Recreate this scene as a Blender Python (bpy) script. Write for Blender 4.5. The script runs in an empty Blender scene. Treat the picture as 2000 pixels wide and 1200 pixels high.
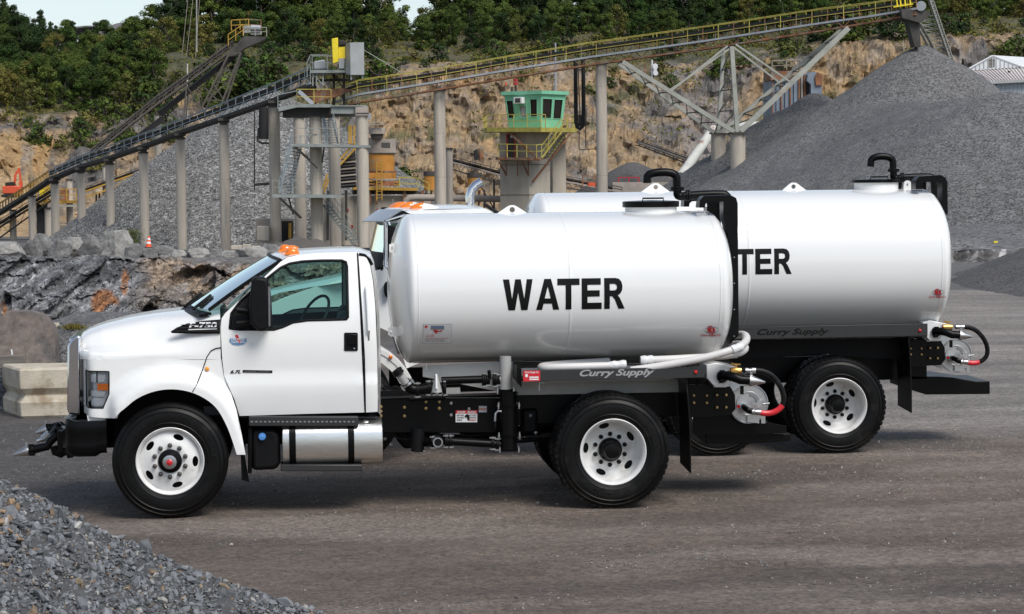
import bpy, math, random
from math import sin, cos, pi, radians, sqrt, exp
from mathutils import Vector, Matrix, noise
from mathutils.geometry import delaunay_2d_cdt
random.seed(7)
R = random.Random(11)
SC = bpy.context.scene
COL = SC.collection

# ---------------------------------------------------------------- camera
CF, CP = 4726.057, Vector((1.11092, -21.77872, 3.01416))
CYAW, CPIT, CROL = 0.0908046, 0.0526118, -0.0105555
_f = Vector((sin(CYAW)*cos(CPIT), cos(CYAW)*cos(CPIT), -sin(CPIT)))
_r = Vector((cos(CYAW), -sin(CYAW), 0)); _u = _r.cross(_f)
_r2 = _r*cos(CROL) + _u*sin(CROL); _u2 = -_r*sin(CROL) + _u*cos(CROL)
cam_d = bpy.data.cameras.new('camera'); cam = bpy.data.objects.new('camera', cam_d); COL.objects.link(cam)
m = Matrix.Identity(4)
for i in range(3):
    m[i][0] = _r2[i]; m[i][1] = _u2[i]; m[i][2] = -_f[i]; m[i][3] = CP[i]
cam.matrix_world = m
cam_d.sensor_width = 36; cam_d.lens = CF*36/2000; cam_d.clip_start = 0.5; cam_d.clip_end = 4000
SC.camera = cam
SC.render.resolution_x = 1024; SC.render.resolution_y = 614

# ---------------------------------------------------------------- light
SUN_EL, SUN_AZ = radians(50), radians(150)      # azimuth clockwise from +Y: behind the camera, to the right
world = bpy.data.worlds.new("World"); SC.world = world; world.use_nodes = True
nt = world.node_tree; bg = nt.nodes['Background']
sky = nt.nodes.new('ShaderNodeTexSky'); sky.sky_type = 'NISHITA'; sky.sun_disc = False
sky.sun_elevation = SUN_EL; sky.sun_rotation = SUN_AZ; sky.dust_density = 0.6; sky.air_density = 1.0; sky.ozone_density = 2.5
hs_ = nt.nodes.new('ShaderNodeHueSaturation'); hs_.inputs['Saturation'].default_value = 0.62; nt.links.new(sky.outputs[0], hs_.inputs['Color'])   # thin overcast: a pale sky
nt.links.new(hs_.outputs[0], bg.inputs[0]); bg.inputs[1].default_value = 0.112
sl = bpy.data.lights.new('sun', 'SUN'); sl.energy = 2.7; sl.angle = radians(30); sl.color = (1, 0.965, 0.91)
so = bpy.data.objects.new('sun', sl); COL.objects.link(so)
sd = Vector((sin(SUN_AZ)*cos(SUN_EL), cos(SUN_AZ)*cos(SUN_EL), sin(SUN_EL)))
so.rotation_euler = sd.to_track_quat('Z', 'Y').to_euler(); so.location = (0, -10, 30)
SC.view_settings.view_transform = 'Standard'; SC.view_settings.look = 'None'; SC.view_settings.gamma = 1
SC.view_settings.use_curve_mapping = False; SC.view_settings.exposure = 0.28

# ---------------------------------------------------------------- helpers
def W(px, py, Y):
    """the point of the place seen at (px, py) of the photograph at distance plane Y"""
    d = _f + _r2*((px-1000)/CF) + _u2*((600-py)/CF)
    return CP + d*((Y-CP.y)/d.y)
def poly(pts, Y): return [(W(a, b, Y).x, W(a, b, Y).z) for a, b in pts]
def smooth(t): t = max(0., min(1., t)); return t*t*(3-2*t)
def lerp(a, b, t): return a+(b-a)*t
def interp(x, tab):
    if x <= tab[0][0]: return tab[0][1]
    for (a, va), (b, vb) in zip(tab, tab[1:]):
        if x <= b: return va+(vb-va)*(x-a)/(b-a)
    return tab[-1][1]
def V(*a): return Vector(a[0]) if len(a) == 1 else Vector(a)
def n3(x, y, z, s, seed=0): return noise.noise(Vector((x*s+seed, y*s-seed*.7, z*s+seed*1.3)))
def fbm(x, y, z, s, o=4, seed=0): return noise.fractal(Vector((x*s+seed, y*s-seed*.7, z*s+seed*1.3)), 1.0, 2.1, o)

MATS = {}
def mat(name, col, rough=.6, metal=0., var=0., vscale=3., bump=0., bscale=20., coat=0., dirt=None, dscale=1.5, damt=.5,
        stretch=None, spec=.5, attr=None, bdist=.01, vor=None, emit=None, rustmap=None):
    """principled material; colour varied by noise, optional second colour (dirt), optional voronoi stones"""
    if name in MATS: return MATS[name]
    M = bpy.data.materials.new(name); M.use_nodes = True; t = M.node_tree; N = t.nodes; L = t.links
    b = N['Principled BSDF']
    b.inputs['Roughness'].default_value = rough; b.inputs['Metallic'].default_value = metal
    b.inputs['Specular IOR Level'].default_value = spec
    if coat: b.inputs['Coat Weight'].default_value = coat; b.inputs['Coat Roughness'].default_value = .06
    tc = N.new('ShaderNodeNewGeometry'); src = tc.outputs['Position']; raw = src
    if stretch:
        mp = N.new('ShaderNodeMapping'); mp.inputs['Scale'].default_value = stretch; L.new(src, mp.inputs[0]); src = mp.outputs[0]
    def mixrgb(kind, fac, a, c):
        x = N.new('ShaderNodeMix'); x.data_type = 'RGBA'; x.blend_type = kind
        if isinstance(fac, float) or isinstance(fac, int): x.inputs[0].default_value = fac
        else: L.new(fac, x.inputs[0])
        for s, v in ((6, a), (7, c)):
            if isinstance(v, (tuple, list)): x.inputs[s].default_value = (*v[:3], 1)
            else: L.new(v, x.inputs[s])
        return x.outputs[2]
    def nz(scale, det=5, rg=.55, s=None):
        n = N.new('ShaderNodeTexNoise'); n.inputs['Scale'].default_value = scale; n.inputs['Detail'].default_value = det
        n.inputs['Roughness'].default_value = rg; L.new(s or src, n.inputs['Vector']); return n.outputs[0]
    def ramp(v, a, c, ca=(0, 0, 0), cc=(1, 1, 1)):
        r = N.new('ShaderNodeValToRGB'); r.color_ramp.elements[0].position = a; r.color_ramp.elements[1].position = c
        r.color_ramp.elements[0].color = (*ca, 1); r.color_ramp.elements[1].color = (*cc, 1); L.new(v, r.inputs[0]); return r.outputs[0]
    out = tuple(col)
    if attr:
        an = N.new('ShaderNodeAttribute'); an.attribute_name = attr; out = an.outputs['Color']
    if dirt: out = mixrgb('MIX', ramp(nz(dscale, 7, .65), damt, damt+.14), out, dirt)
    if vor:      # vor = (scale, amount low, amount high, bump)
        vs = vor if isinstance(vor, list) else [vor]
        for (s_, lo, hi, vb) in vs:
            vn = N.new('ShaderNodeTexVoronoi'); vn.inputs['Scale'].default_value = s_; vn.inputs['Randomness'].default_value = 1
            wv = mixrgb('ADD', .10/s_*3, raw, nz(s_*1.4, 2, .5, raw)) ; L.new(wv, vn.inputs['Vector'])
            sep = N.new('ShaderNodeSeparateColor'); L.new(vn.outputs['Color'], sep.inputs[0])
            out = mixrgb('MULTIPLY', 1., out, ramp(sep.outputs[0], 0, 1, (lo,)*3, (hi,)*3))
    if var:
        out = mixrgb('MULTIPLY', 1., out, ramp(nz(vscale, 8, .6), .3, .7, (1-var,)*3, (1+var,)*3))
    if isinstance(out, tuple): b.inputs['Base Color'].default_value = (*out, 1)
    else: L.new(out, b.inputs['Base Color'])
    if bump or vor:
        bp = N.new('ShaderNodeBump'); bp.inputs['Distance'].default_value = bdist
        bp.inputs['Strength'].default_value = bump or vs[0][3]
        if vor: L.new(vn.outputs['Distance'], bp.inputs['Height']); bp.invert = True
        else: L.new(nz(bscale, 8, .65), bp.inputs['Height'])
        L.new(bp.outputs[0], b.inputs['Normal'])
    if emit: b.inputs['Emission Color'].default_value = (*emit, 1); b.inputs['Emission Strength'].default_value = 1
    MATS[name] = M; return M

def glassmat(name, tint, rough=.02, refl=.12):
    M = bpy.data.materials.new(name); M.use_nodes = True; t = M.node_tree; N = t.nodes; L = t.links
    for n in list(N):
        if n.type == 'BSDF_PRINCIPLED': N.remove(n)
    tr = N.new('ShaderNodeBsdfTransparent'); tr.inputs[0].default_value = (*tint, 1)
    gl = N.new('ShaderNodeBsdfGlossy'); gl.inputs['Roughness'].default_value = rough; gl.inputs[0].default_value = (.9, 1, .98, 1)
    fr = N.new('ShaderNodeLayerWeight'); fr.inputs[0].default_value = refl
    mx = N.new('ShaderNodeMixShader'); L.new(fr.outputs['Fresnel'], mx.inputs[0]); L.new(tr.outputs[0], mx.inputs[1]); L.new(gl.outputs[0], mx.inputs[2])
    L.new(mx.outputs[0], N['Material Output'].inputs[0]); MATS[name] = M; return M

def inside(p, pg):
    x, y = p; c = False; j = len(pg)-1
    for i in range(len(pg)):
        xi, yi = pg[i]; xj, yj = pg[j]
        if (yi > y) != (yj > y) and x < (xj-xi)*(y-yi)/(yj-yi)+xi: c = not c
        j = i
    return c
def subdiv(pg, step):
    o = []
    for a, b in zip(pg, pg[1:]+pg[:1]):
        n = max(1, int(math.hypot(b[0]-a[0], b[1]-a[1])/step))
        for i in range(n): o.append((a[0]+(b[0]-a[0])*i/n, a[1]+(b[1]-a[1])*i/n))
    return o
def chaikin(pg, it=1, closed=True):
    for _ in range(it):
        o = []
        n = len(pg)
        for i in range(n if closed else n-1):
            a, b = Vector(pg[i]), Vector(pg[(i+1) % n])
            o += [tuple(a*.75+b*.25), tuple(a*.25+b*.75)]
        if not closed: o = [pg[0]]+o+[pg[-1]]
        pg = o
    return pg

class MB:
    def __init__(s): s.v = []; s.f = []; s.c = None
    def add(s, vs, fs):
        k = len(s.v); s.v += [tuple(x) for x in vs]; s.f += [tuple(i+k for i in q) for q in fs]; return s
    def box(s, c, sz, rot=None):
        c = Vector(c); h = Vector(sz)/2; vs = []
        for z in (-1, 1):
            for y in (-1, 1):
                for x in (-1, 1):
                    p = Vector((x*h.x, y*h.y, z*h.z)); vs.append(c+(rot @ p if rot else p))
        return s.add(vs, [(0, 2, 3, 1), (4, 5, 7, 6), (0, 1, 5, 4), (2, 6, 7, 3), (0, 4, 6, 2), (1, 3, 7, 5)])
    def beam(s, p, q, w, h=None, up=V(0, 0, 1)):
        p, q = Vector(p), Vector(q); d = q-p; L = d.length
        if L < 1e-6: return s
        z = d/L
        if abs(z.dot(up)) > .98: up = V(1, 0, 0)
        x = z.cross(up).normalized(); y = x.cross(z)
        rot = Matrix((x, y, z)).transposed()
        return s.box((p+q)/2, (w, h or w, L), rot)
    def tube(s, pts, r, n=8, caps=True):
        pts = [Vector(p) for p in pts]; rr = r if isinstance(r, (list, tuple)) else [r]*len(pts)
        vs = []; fs = []; up = None
        for i, p in enumerate(pts):
            t = (pts[min(i+1, len(pts)-1)]-pts[max(i-1, 0)]).normalized()
            if up is None: up = V(0, 0, 1) if abs(t.z) < .9 else V(1, 0, 0)
            up = (up-t*up.dot(t)).normalized(); b = t.cross(up)
            for k in range(n):
                a = 2*pi*k/n; vs.append(p+(up*cos(a)+b*sin(a))*rr[i])
        for i in range(len(pts)-1):
            for k in range(n):
                a = i*n+k; b_ = i*n+(k+1) % n; fs.append((a, b_, b_+n, a+n))
        if caps: fs.append(tuple(range(n-1, -1, -1))); fs.append(tuple(range((len(pts)-1)*n, len(pts)*n)))
        return s.add(vs, fs)
    def lathe(s, prof, c, ax=V(0, 1, 0), n=32, closed=False):
        """prof = [(radius, along)]"""
        c = Vector(c); ax = Vector(ax).normalized(); u = V(0, 0, 1) if abs(ax.z) < .9 else V(1, 0, 0)
        u = (u-ax*u.dot(ax)).normalized(); w = ax.cross(u); vs = []; fs = []; m_ = len(prof)
        for (r, a) in prof:
            for k in range(n):
                t = 2*pi*k/n; vs.append(c+ax*a+(u*cos(t)+w*sin(t))*r)
        for i in range(m_-1 if not closed else m_):
            for k in range(n):
                a = i*n+k; b = i*n+(k+1) % n; j = (i+1) % m_; e = j*n+(k+1) % n; d = j*n+k
                fs.append((a, d, e, b))
        return s.add(vs, fs)
    def grid(s, nu, nv, f):
        vs = [f(i/nu, j/nv) for j in range(nv+1) for i in range(nu+1)]
        fs = [(j*(nu+1)+i, j*(nu+1)+i+1, (j+1)*(nu+1)+i+1, (j+1)*(nu+1)+i) for j in range(nv) for i in range(nu)]
        return s.add(vs, fs)
    def patch(s, outline, fn, step=.06, holes=(), thick=0., edge=None):
        """surface over a 2-D outline: fn(a,b)->3-D"""
        o = subdiv(list(outline), edge or step); hs = [subdiv(list(h), edge or step) for h in holes]
        P = [Vector(p) for p in o]; E = [(i, (i+1) % len(o)) for i in range(len(o))]
        for h in hs:
            k = len(P); P += [Vector(p) for p in h]; E += [(k+i, k+(i+1) % len(h)) for i in range(len(h))]
        xs = [p[0] for p in o]; ys = [p[1] for p in o]
        def near(p):
            return any((p[0]-q.x)**2+(p[1]-q.y)**2 < (step*.45)**2 for q in P[:nb])
        nb = len(P); y = min(ys)+step/2
        while y < max(ys):
            x = min(xs)+step/2
            while x < max(xs):
                if inside((x, y), o) and not any(inside((x, y), h) for h in hs) and not near((x, y)): P.append(Vector((x, y)))
                x += step
            y += step
        r = delaunay_2d_cdt(P, E, [], 0, 1e-6)
        vs, fs = r[0], []
        for t in r[2]:
            cx = sum(vs[i].x for i in t)/3; cy = sum(vs[i].y for i in t)/3
            if inside((cx, cy), o) and not any(inside((cx, cy), h) for h in hs): fs.append(tuple(t))
        v3 = [Vector(fn(p.x, p.y)) for p in vs]
        if fs:      # face towards -Y by default
            a, b, c = (v3[i] for i in fs[0])
            if (b-a).cross(c-a).y > 0: fs = [tuple(reversed(t)) for t in fs]
        s.add(v3, fs); return s
    def prism(s, pts, y0, y1, step=None):
        """outline in x,z pushed from y0 (near) to y1"""
        n = len(pts); vs = [(x, y0, z) for x, z in pts]+[(x, y1, z) for x, z in pts]
        A = sum(a[0]*b[1]-b[0]*a[1] for a, b in zip(pts, pts[1:]+pts[:1]))
        f0 = tuple(range(n)); f1 = tuple(range(2*n-1, n-1, -1))
        if A < 0: f0, f1 = f0[::-1], f1[::-1]
        fs = [f0, f1]
        for i in range(n):
            j = (i+1) % n; q = (i, i+n, j+n, j); fs.append(q if A > 0 else q[::-1])
        return s.add(vs, fs)
    def build(s, name, mt, parent=None, sharp=35, bevel=0, solid=0, cols=None, kind=None, seg=2):
        if isinstance(mt, str): mt = MATS[mt]
        org = parent.matrix_world.translation.copy() if parent and not parent.parent else (root(parent).location.copy() if parent else None)
        me = bpy.data.meshes.new(name)
        vs = s.v if org is None else [(a-org.x, b-org.y, c-org.z) for a, b, c in s.v]
        me.from_pydata(vs, [], s.f); me.materials.append(mt)
        (me.shade_flat() if sharp == 0 else me.shade_smooth()); (me.set_sharp_from_angle(angle=radians(sharp)) if sharp else None)
        if cols:
            ca = me.color_attributes.new('Col', 'FLOAT_COLOR', 'POINT')
            flat = []
            for c in cols: flat += [c[0], c[1], c[2], 1]
            ca.data.foreach_set('color', flat)
        o = bpy.data.objects.new(name, me); COL.objects.link(o)
        if parent: o.parent = parent
        if solid:
            md = o.modifiers.new('solid', 'SOLIDIFY'); md.thickness = abs(solid); md.offset = -1 if solid > 0 else 1
            md = o.modifiers.new('split', 'EDGE_SPLIT'); md.split_angle = radians(max(sharp, 30))
        if bevel:
            md = o.modifiers.new('bevel', 'BEVEL'); md.width = bevel; md.segments = seg; md.limit_method = 'ANGLE'; md.angle_limit = radians(40)
        if kind: o['kind'] = kind
        return o
def root(o):
    while o.parent: o = o.parent
    return o
def tag(o, label=None, cat=None, group=None, kind=None):
    if label: o['label'] = label
    if cat: o['category'] = cat
    if group: o['group'] = group
    if kind: o['kind'] = kind
    return o
def thing(name, loc, label, cat, group=None):
    o = bpy.data.objects.new(name, None); o.empty_display_size = .2; COL.objects.link(o); o.location = Vector(loc)
    o.matrix_world = Matrix.Translation(Vector(loc)); tag(o, label, cat, group); return o
def kids(o): return [c for c in COL.objects if c.parent == o]
CH = {}
def dup(t, loc, label=None, rotz=None, scale=None):
    """copy of a thing with its parts and sub-parts, data shared"""
    if t.name not in CH: CH[t.name] = [(c, kids(c)) for c in kids(t)]
    r = t.copy(); COL.objects.link(r); r.location = Vector(loc)
    if rotz is not None: r.rotation_euler = (0, 0, rotz)
    if scale is not None: r.scale = scale if hasattr(scale, '__len__') else (scale,)*3
    if label: r['label'] = label
    for c, gs in CH[t.name]:
        k = c.copy(); COL.objects.link(k); k.parent = r
        for g in gs:
            d = g.copy(); COL.objects.link(d); d.parent = k
    return r
UNIT = {}
def bar(name, p, q, w, mt, parent, h=None, rnd=False, up=V(0, 0, 1), label=None):
    """a straight member as an object of its own; members of one material share a mesh"""
    key = (mt, rnd)
    if key not in UNIT:
        b = MB()
        if rnd: b.lathe([(0, 0), (.5, 0), (.5, 1), (0, 1)], (0, 0, 0), V(0, 0, 1), 8)
        else: b.box((0, 0, .5), (1, 1, 1))
        me = bpy.data.meshes.new(name); me.from_pydata(b.v, [], b.f); me.materials.append(MATS[mt])
        if rnd: me.shade_smooth(); me.set_sharp_from_angle(angle=radians(40))
        UNIT[key] = me
    p, q = Vector(p), Vector(q); d = q-p; L = d.length
    if L < 1e-4: return None
    z = d/L
    if abs(z.dot(up)) > .98: up = V(1, 0, 0)
    x = z.cross(up).normalized(); y = x.cross(z)
    o = bpy.data.objects.new(name, UNIT[key]); COL.objects.link(o)
    org = root(parent).location if parent else V(0, 0, 0)
    hh = h or w
    M4 = Matrix(((x.x*w, y.x*hh, z.x*L, p.x-org.x), (x.y*w, y.y*hh, z.y*L, p.y-org.y), (x.z*w, y.z*hh, z.z*L, p.z-org.z), (0, 0, 0, 1)))
    o.parent = parent; o.matrix_basis = M4
    if label: o['label'] = label
    return o
_tx = {}
def text2d(body, shear=0., bold=0.):
    k = (body, shear, bold)
    if k in _tx: return _tx[k]
    cu = bpy.data.curves.new('t', 'FONT'); cu.body = body; cu.shear = shear; cu.offset = bold; cu.resolution_u = 4
    o = bpy.data.objects.new('t', cu); COL.objects.link(o); bpy.context.view_layer.update()
    me = o.evaluated_get(bpy.context.evaluated_depsgraph_get()).to_mesh()
    vs = [(v.co.x, v.co.y) for v in me.vertices]; fs = [tuple(p.vertices) for p in me.polygons]
    bpy.data.objects.remove(o); bpy.data.curves.remove(cu)
    x0 = min(v[0] for v in vs); x1 = max(v[0] for v in vs); y0 = min(v[1] for v in vs); y1 = max(v[1] for v in vs)
    vs = [((a-x0)/(x1-x0), (b-y0)/(y1-y0)) for a, b in vs]
    _tx[k] = (vs, fs); return _tx[k]
def text_on(mb, body, fn, shear=0., bold=0.):
    """lettering laid on a surface: fn(u,v)->3-D for u,v in 0..1 over the whole line"""
    vs, fs = text2d(body, shear, bold); v3 = [Vector(fn(a, b)) for a, b in vs]
    return mb.add(v3, fs)

# ---------------------------------------------------------------- materials
mat('white_paint', (.80, .80, .785), .22, coat=.5, var=.02, vscale=1.5, bump=.03, bscale=2.5, bdist=.004)
mat('tank_paint', (.80, .80, .785), .17, coat=.5, var=.012, vscale=1.2, bump=.02, bscale=6, bdist=.004)
mat('black_paint', (.003, .003, .0033), .32, var=.2, vscale=6, spec=.16)
mat('black_satin', (.0055, .0055, .006), .5, spec=.16, var=.25, vscale=9, bump=.05, bscale=60)
mat('grey_satin', (.022, .022, .022), .45, var=.15, vscale=5)
mat('grey_primer', (.36, .36, .35), .4, var=.1, vscale=6)
mat('rubber', (.0035, .0035, .0035), .42, spec=.2, var=.3, vscale=12, bump=.1, bscale=70, dirt=(.016, .0145, .013), dscale=3.2, damt=.54)
mat('rubber_tread', (.022, .021, .020), .8, var=.3, vscale=14, bump=.2, bscale=60, dirt=(.06, .053, .045), dscale=9, damt=.52)
mat('tyre_text', (.009, .009, .009), .6, spec=.2)
mat('wheel_white', (.72, .715, .70), .35, coat=.2, var=.08, vscale=9, dirt=(.55, .52, .47), dscale=6, damt=.56)
mat('chrome', (.75, .76, .78), .07, 1.)
mat('aluminium', (.80, .79, .76), .3, 1., var=.1, vscale=7, bump=.05, bscale=30, stretch=(1, 1, 6))
mat('steel', (.5, .5, .5), .35, 1., var=.15)
mat('bolt_brass', (.42, .29, .13), .45, .8)
mat('bolt_grey', (.35, .35, .36), .4, .8)
mat('brass', (.62, .38, .12), .3, 1.)
mat('lens_orange', (.85, .20, .01), .12, coat=.8)
mat('lens_amber', (.8, .32, .02), .12, coat=.8)
mat('lens_red', (.55, .01, .015), .15, coat=.8)
mat('red_plastic', (.6, .02, .03), .3)
mat('black_letter', (.004, .004, .004), .5, spec=.2)
mat('decal_white', (.75, .75, .75), .4)
mat('decal_grey', (.22, .22, .25), .5)
mat('decal_line', (.42, .42, .44), .5)
mat('decal_red', (.55, .02, .03), .4)
mat('decal_blue', (.12, .25, .45), .4)
mat('blue_cap', (.08, .25, .6), .4)
mat('lamp_inside', (.50, .51, .53), .3, .25)
mat('grille_mesh', (.03, .035, .06), .25, .6)
mat('hose', (.62, .60, .58), .45, var=.06)
mat('hose_wrap', (.66, .66, .66), .3, var=.15, vscale=14, bump=.5, bscale=22, bdist=.02)
mat('interior', (.03, .032, .034), .7)
mat('seat', (.09, .09, .09), .8)
mat('silver', (.55, .56, .57), .3, .8)
mat('reflector', (.72, .73, .75), .25, .35)
mat('nut_grey', (.07, .065, .06), .45, .4)
glassmat('glass_side', (.55, .77, .72), refl=.22)
glassmat('glass_screen', (.34, .52, .49), refl=.28)
glassmat('glass_dark', (.05, .05, .05), refl=.5)
glassmat('lamp_glass', (.94, .96, .97), refl=.25)
# ================================================================ front truck
YC = 1.2      # centre line of the near truck
def Q(pts, Y): return [W(a, b, Y) for a, b in pts]
def tyre_mesh(y, x, z, sgn=1, blocks=True, n=72):
    R_ = .522; b = MB()
    pr = [(.290, .035), (.305, .014), (.335, .004), (.345, .0), (.350, .003), (.40, -.004), (.44, .002), (.446, -.002), (.452, .005), (.478, .016), (.484, .011), (.49, .02),
          (.508, .034), (.517, .045)]
    g = [(.519, .055), (.519, .082), (.508, .084), (.508, .092), (.519, .094), (.519, .118), (.508, .120), (.508, .127), (.519, .129)]
    pr = pr+g+[(a, .28-c) for a, c in reversed(g)]+[(a, .28-c) for a, c in reversed(pr)]
    b.lathe([(a, sgn*c) for a, c in pr], (x, y, z), V(0, 1, 0), n)
    if sgn < 0: b.f = [q[::-1] for q in b.f]
    if blocks:
        for k in range(54):
            t = 2*pi*k/54
            for (a0, a1, ph) in ((.036, .080, 0), (.096, .117, .5), (.163, .184, 0), (.200, .244, .5)):
                tt = t+ph*2*pi/54; rot = Matrix.Rotation(tt, 3, 'Y')
                c = V(x, y, z)+rot @ V(0, sgn*(a0+a1)/2, .5155)
                b.box(c, (.042, a1-a0, .018), rot)
    return b
def wheel(x, y, z, parent, steer, sgn=1, text=None, blocks=True):
    """rim with tyre, hub and nuts as its sub-parts; y is the outer face"""
    def yr(r):
        if steer: d = interp(r, [(.10, .028), (.165, .018), (.18, .030), (.25, .052), (.275, .075), (.29, .09)])
        else: d = interp(r, [(.10, .235), (.17, .240), (.185, .255), (.245, .235), (.272, .17), (.30, .17)])
        return y+sgn*d
    b = MB(); circ = [(.274*cos(t*pi/36), .274*sin(t*pi/36)) for t in range(72)]; holes = []
    for k in range(5):
        a = k*2*pi/5+(1.22 if steer else .55); c = (.224*cos(a), .224*sin(a)); tx, ty = -sin(a), cos(a)
        holes.append([(c[0]+tx*.048*cos(q)+cos(a)*.026*sin(q), c[1]+ty*.048*cos(q)+sin(a)*.026*sin(q)) for q in [i*2*pi/16 for i in range(16)]])
    ctr = [(.095*cos(t*pi/12), .095*sin(t*pi/12)) for t in range(24)]
    b.patch(circ, lambda p, q: (x+p, yr(math.hypot(p, q)), z+q), .035, holes+[ctr], edge=.03)
    b.lathe([(.274, sgn*(.075 if steer else .17)), (.272, sgn*.05), (.280, sgn*.028), (.292, sgn*.012), (.300, sgn*.003), (.306, sgn*.006), (.304, sgn*.03), (.285, sgn*.05), (.283, sgn*.2)], (x, y, z), V(0, 1, 0), 64)
    w = b.build('wheel', 'wheel_white', parent, sharp=50)
    bt = MB(); bt.lathe([(.283, sgn*.09), (.12, sgn*.12), (0, sgn*.12)] if steer else [(.27, sgn*.27), (0, sgn*.27)], (x, y, z), V(0, 1, 0), 24); bt.build('brake_drum', 'black_satin', w)
    t = tyre_mesh(y, x, z, sgn, blocks).build('tyre', 'rubber', w, sharp=30)
    d0 = yr(.1); h = MB()
    if steer: pr = [(.10, .01), (.108, -.005), (.105, -.02), (.07, -.03), (.066, -.075), (.055, -.09), (.03, -.095), (0, -.095)]
    else: pr = [(.11, .01), (.112, -.02), (.108, -.045), (.09, -.06), (.088, -.13), (.07, -.15), (.066, -.175), (.03, -.18), (0, -.18)]
    h.lathe([(a, sgn*c) for a, c in pr], (x, d0, z), V(0, 1, 0), 28)
    if not steer:
        for k in range(8):
            a = k*pi/4; h.lathe([(.012, 0), (.012, -sgn*.02), (0, -sgn*.02)], (x+.092*cos(a), d0-sgn*.045, z+.092*sin(a)), V(0, 1, 0), 6)
    h.build('hub', 'black_paint', w)
    if steer:
        c = MB(); c.lathe([(.062, 0), (.062, -sgn*.012), (.04, -sgn*.016), (0, -sgn*.016)], (x, d0-sgn*.088, z), V(0, 1, 0), 20); c.build('hub_ring', 'steel', w)
        c = MB(); c.lathe([(.028, 0), (.028, -sgn*.01), (.018, -sgn*.016), (0, -sgn*.018)], (x, d0-sgn*.104, z), V(0, 1, 0), 16); c.build('hub_cap', 'lens_red', w)
    nut = None
    for k in range(10):
        a = k*pi/5+.3; px_, pz_ = x+.143*cos(a), z+.143*sin(a)
        if nut is None:
            nb = MB(); nb.lathe([(.021, .0), (.021, -sgn*.01), (.017, -sgn*.012), (.016, -sgn*.034), (.009, -sgn*.038), (0, -sgn*.038)], (px_, yr(.143), pz_), V(0, 1, 0), 12)
            nut = nb.build('wheel_nut', 'black_satin' if not steer else 'nut_grey', w); nx, nz_ = px_, pz_
        else:
            o = nut.copy(); COL.objects.link(o); o.location = (px_-nx, 0, pz_-nz_)
    if text:
        for (body, a0, span, hgt, rad) in text:
            tb = MB()
            def f(u, v, a0=a0, span=span, hgt=hgt, rad=rad):
                a = radians(a0)-radians(span)*(u-.5); r = rad+hgt*v
                return (x+r*cos(a), y-.009*sgn if False else y-.0075, z+r*sin(a))
            text_on(tb, body, f, bold=.015); tb.build('tyre_lettering', 'tyre_text', w)
    return w

def tank_section(t, a, b, n=2.35):
    c, s = cos(t), sin(t)
    return (a*abs(c)**(2/n)*(1 if c > 0 else -1), b*abs(s)**(2/n)*(1 if s > 0 else -1))
def tank_mesh(x0, x1, yc, zc, a, b, dome=.2, n=64):
    T = MB(); prof = []
    for k in range(9):
        q = k/8; th = (1-q)*pi/2
        rr = sin(th) if k < 8 else 0
        prof.append((x0-dome*(1-rr**2.2)**.62 if k else x0, max(rr, .0)))
    prof = prof[::-1]                # from apex to rim
    right = [(x1+(x0-p), r) for p, r in prof][::-1]
    sts = prof+[(x0+.012, 1.), (x0+.03, 1.), (x0+.040, 1.0), (x0+.043, 1.003), (x0+.047, 1.003), (x0+.05, 1.0), (x0+.06, 1.), (x0+.07, 1.)]
    xs = [x0+.08+(x1-x0-.16)*k/6 for k in range(1, 6)]
    sts += [(x, 1.) for x in xs[:2]]
    xm = xs[2]; sts += [(xm-.03, 1.), (xm-.022, 1.), (xm-.005, 1.), (xm-.002, 1.0022), (xm+.002, 1.0022), (xm+.005, 1.), (xm+.022, 1.), (xm+.03, 1.)]+[(x, 1.) for x in xs[3:]]
    sts += [(x1-.07, 1.), (x1-.06, 1.), (x1-.05, 1.), (x1-.047, 1.003), (x1-.043, 1.003), (x1-.04, 1.), (x1-.03, 1.), (x1-.012, 1.)]+right
    vs = []; fs = []
    for (x, r) in sts:
        for k in range(n):
            yy, zz = tank_section(2*pi*k/n, a*r, b*r); vs.append((x, yc-yy, zc+zz))
    for i in range(len(sts)-1):
        for k in range(n):
            p = i*n+k; q = i*n+(k+1) % n; fs.append((p, p+n, q+n, q))
    T.add(vs, fs); return T
def tank_y(z, yc, zc, a, b, n=2.35, off=.003):
    q = max(0, 1-(abs(z-zc)/b)**n); return yc-a*q**(1/n)-off

def rows(ls): return ls
LET = {   # block capitals, 0..1 boxes: outline, holes
 'W': ([(0, 1), (.21, 1), (.30, .36), (.41, 1), (.60, 1), (.71, .36), (.80, 1), (1, 1), (.82, 0), (.61, 0), (.505, .58), (.40, 0), (.18, 0)], []),
 'A': ([(0, 0), (.36, 1), (.65, 1), (1, 0), (.74, 0), (.68, .2), (.32, .2), (.26, 0)], [[(.37, .37), (.63, .37), (.505, .76)]]),
 'T': ([(0, 1), (1, 1), (1, .79), (.63, .79), (.63, 0), (.37, 0), (.37, .79), (0, .79)], []),
 'E': ([(0, 0), (0, 1), (.96, 1), (.96, .79), (.29, .79), (.29, .61), (.9, .61), (.9, .41), (.29, .41), (.29, .21), (1, .21), (1, 0)], []),
 'R': ([(0, 0), (0, 1), (.55, 1), (.72, .97), (.84, .88), (.89, .74), (.87, .60), (.79, .50), (.66, .44), (.76, .35), (1, 0), (.70, 0), (.50, .32), (.38, .41), (.27, .41), (.27, 0)],
       [[(.27, .60), (.27, .81), (.50, .81), (.60, .77), (.62, .70), (.59, .63), (.50, .60)]]),
}
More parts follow.
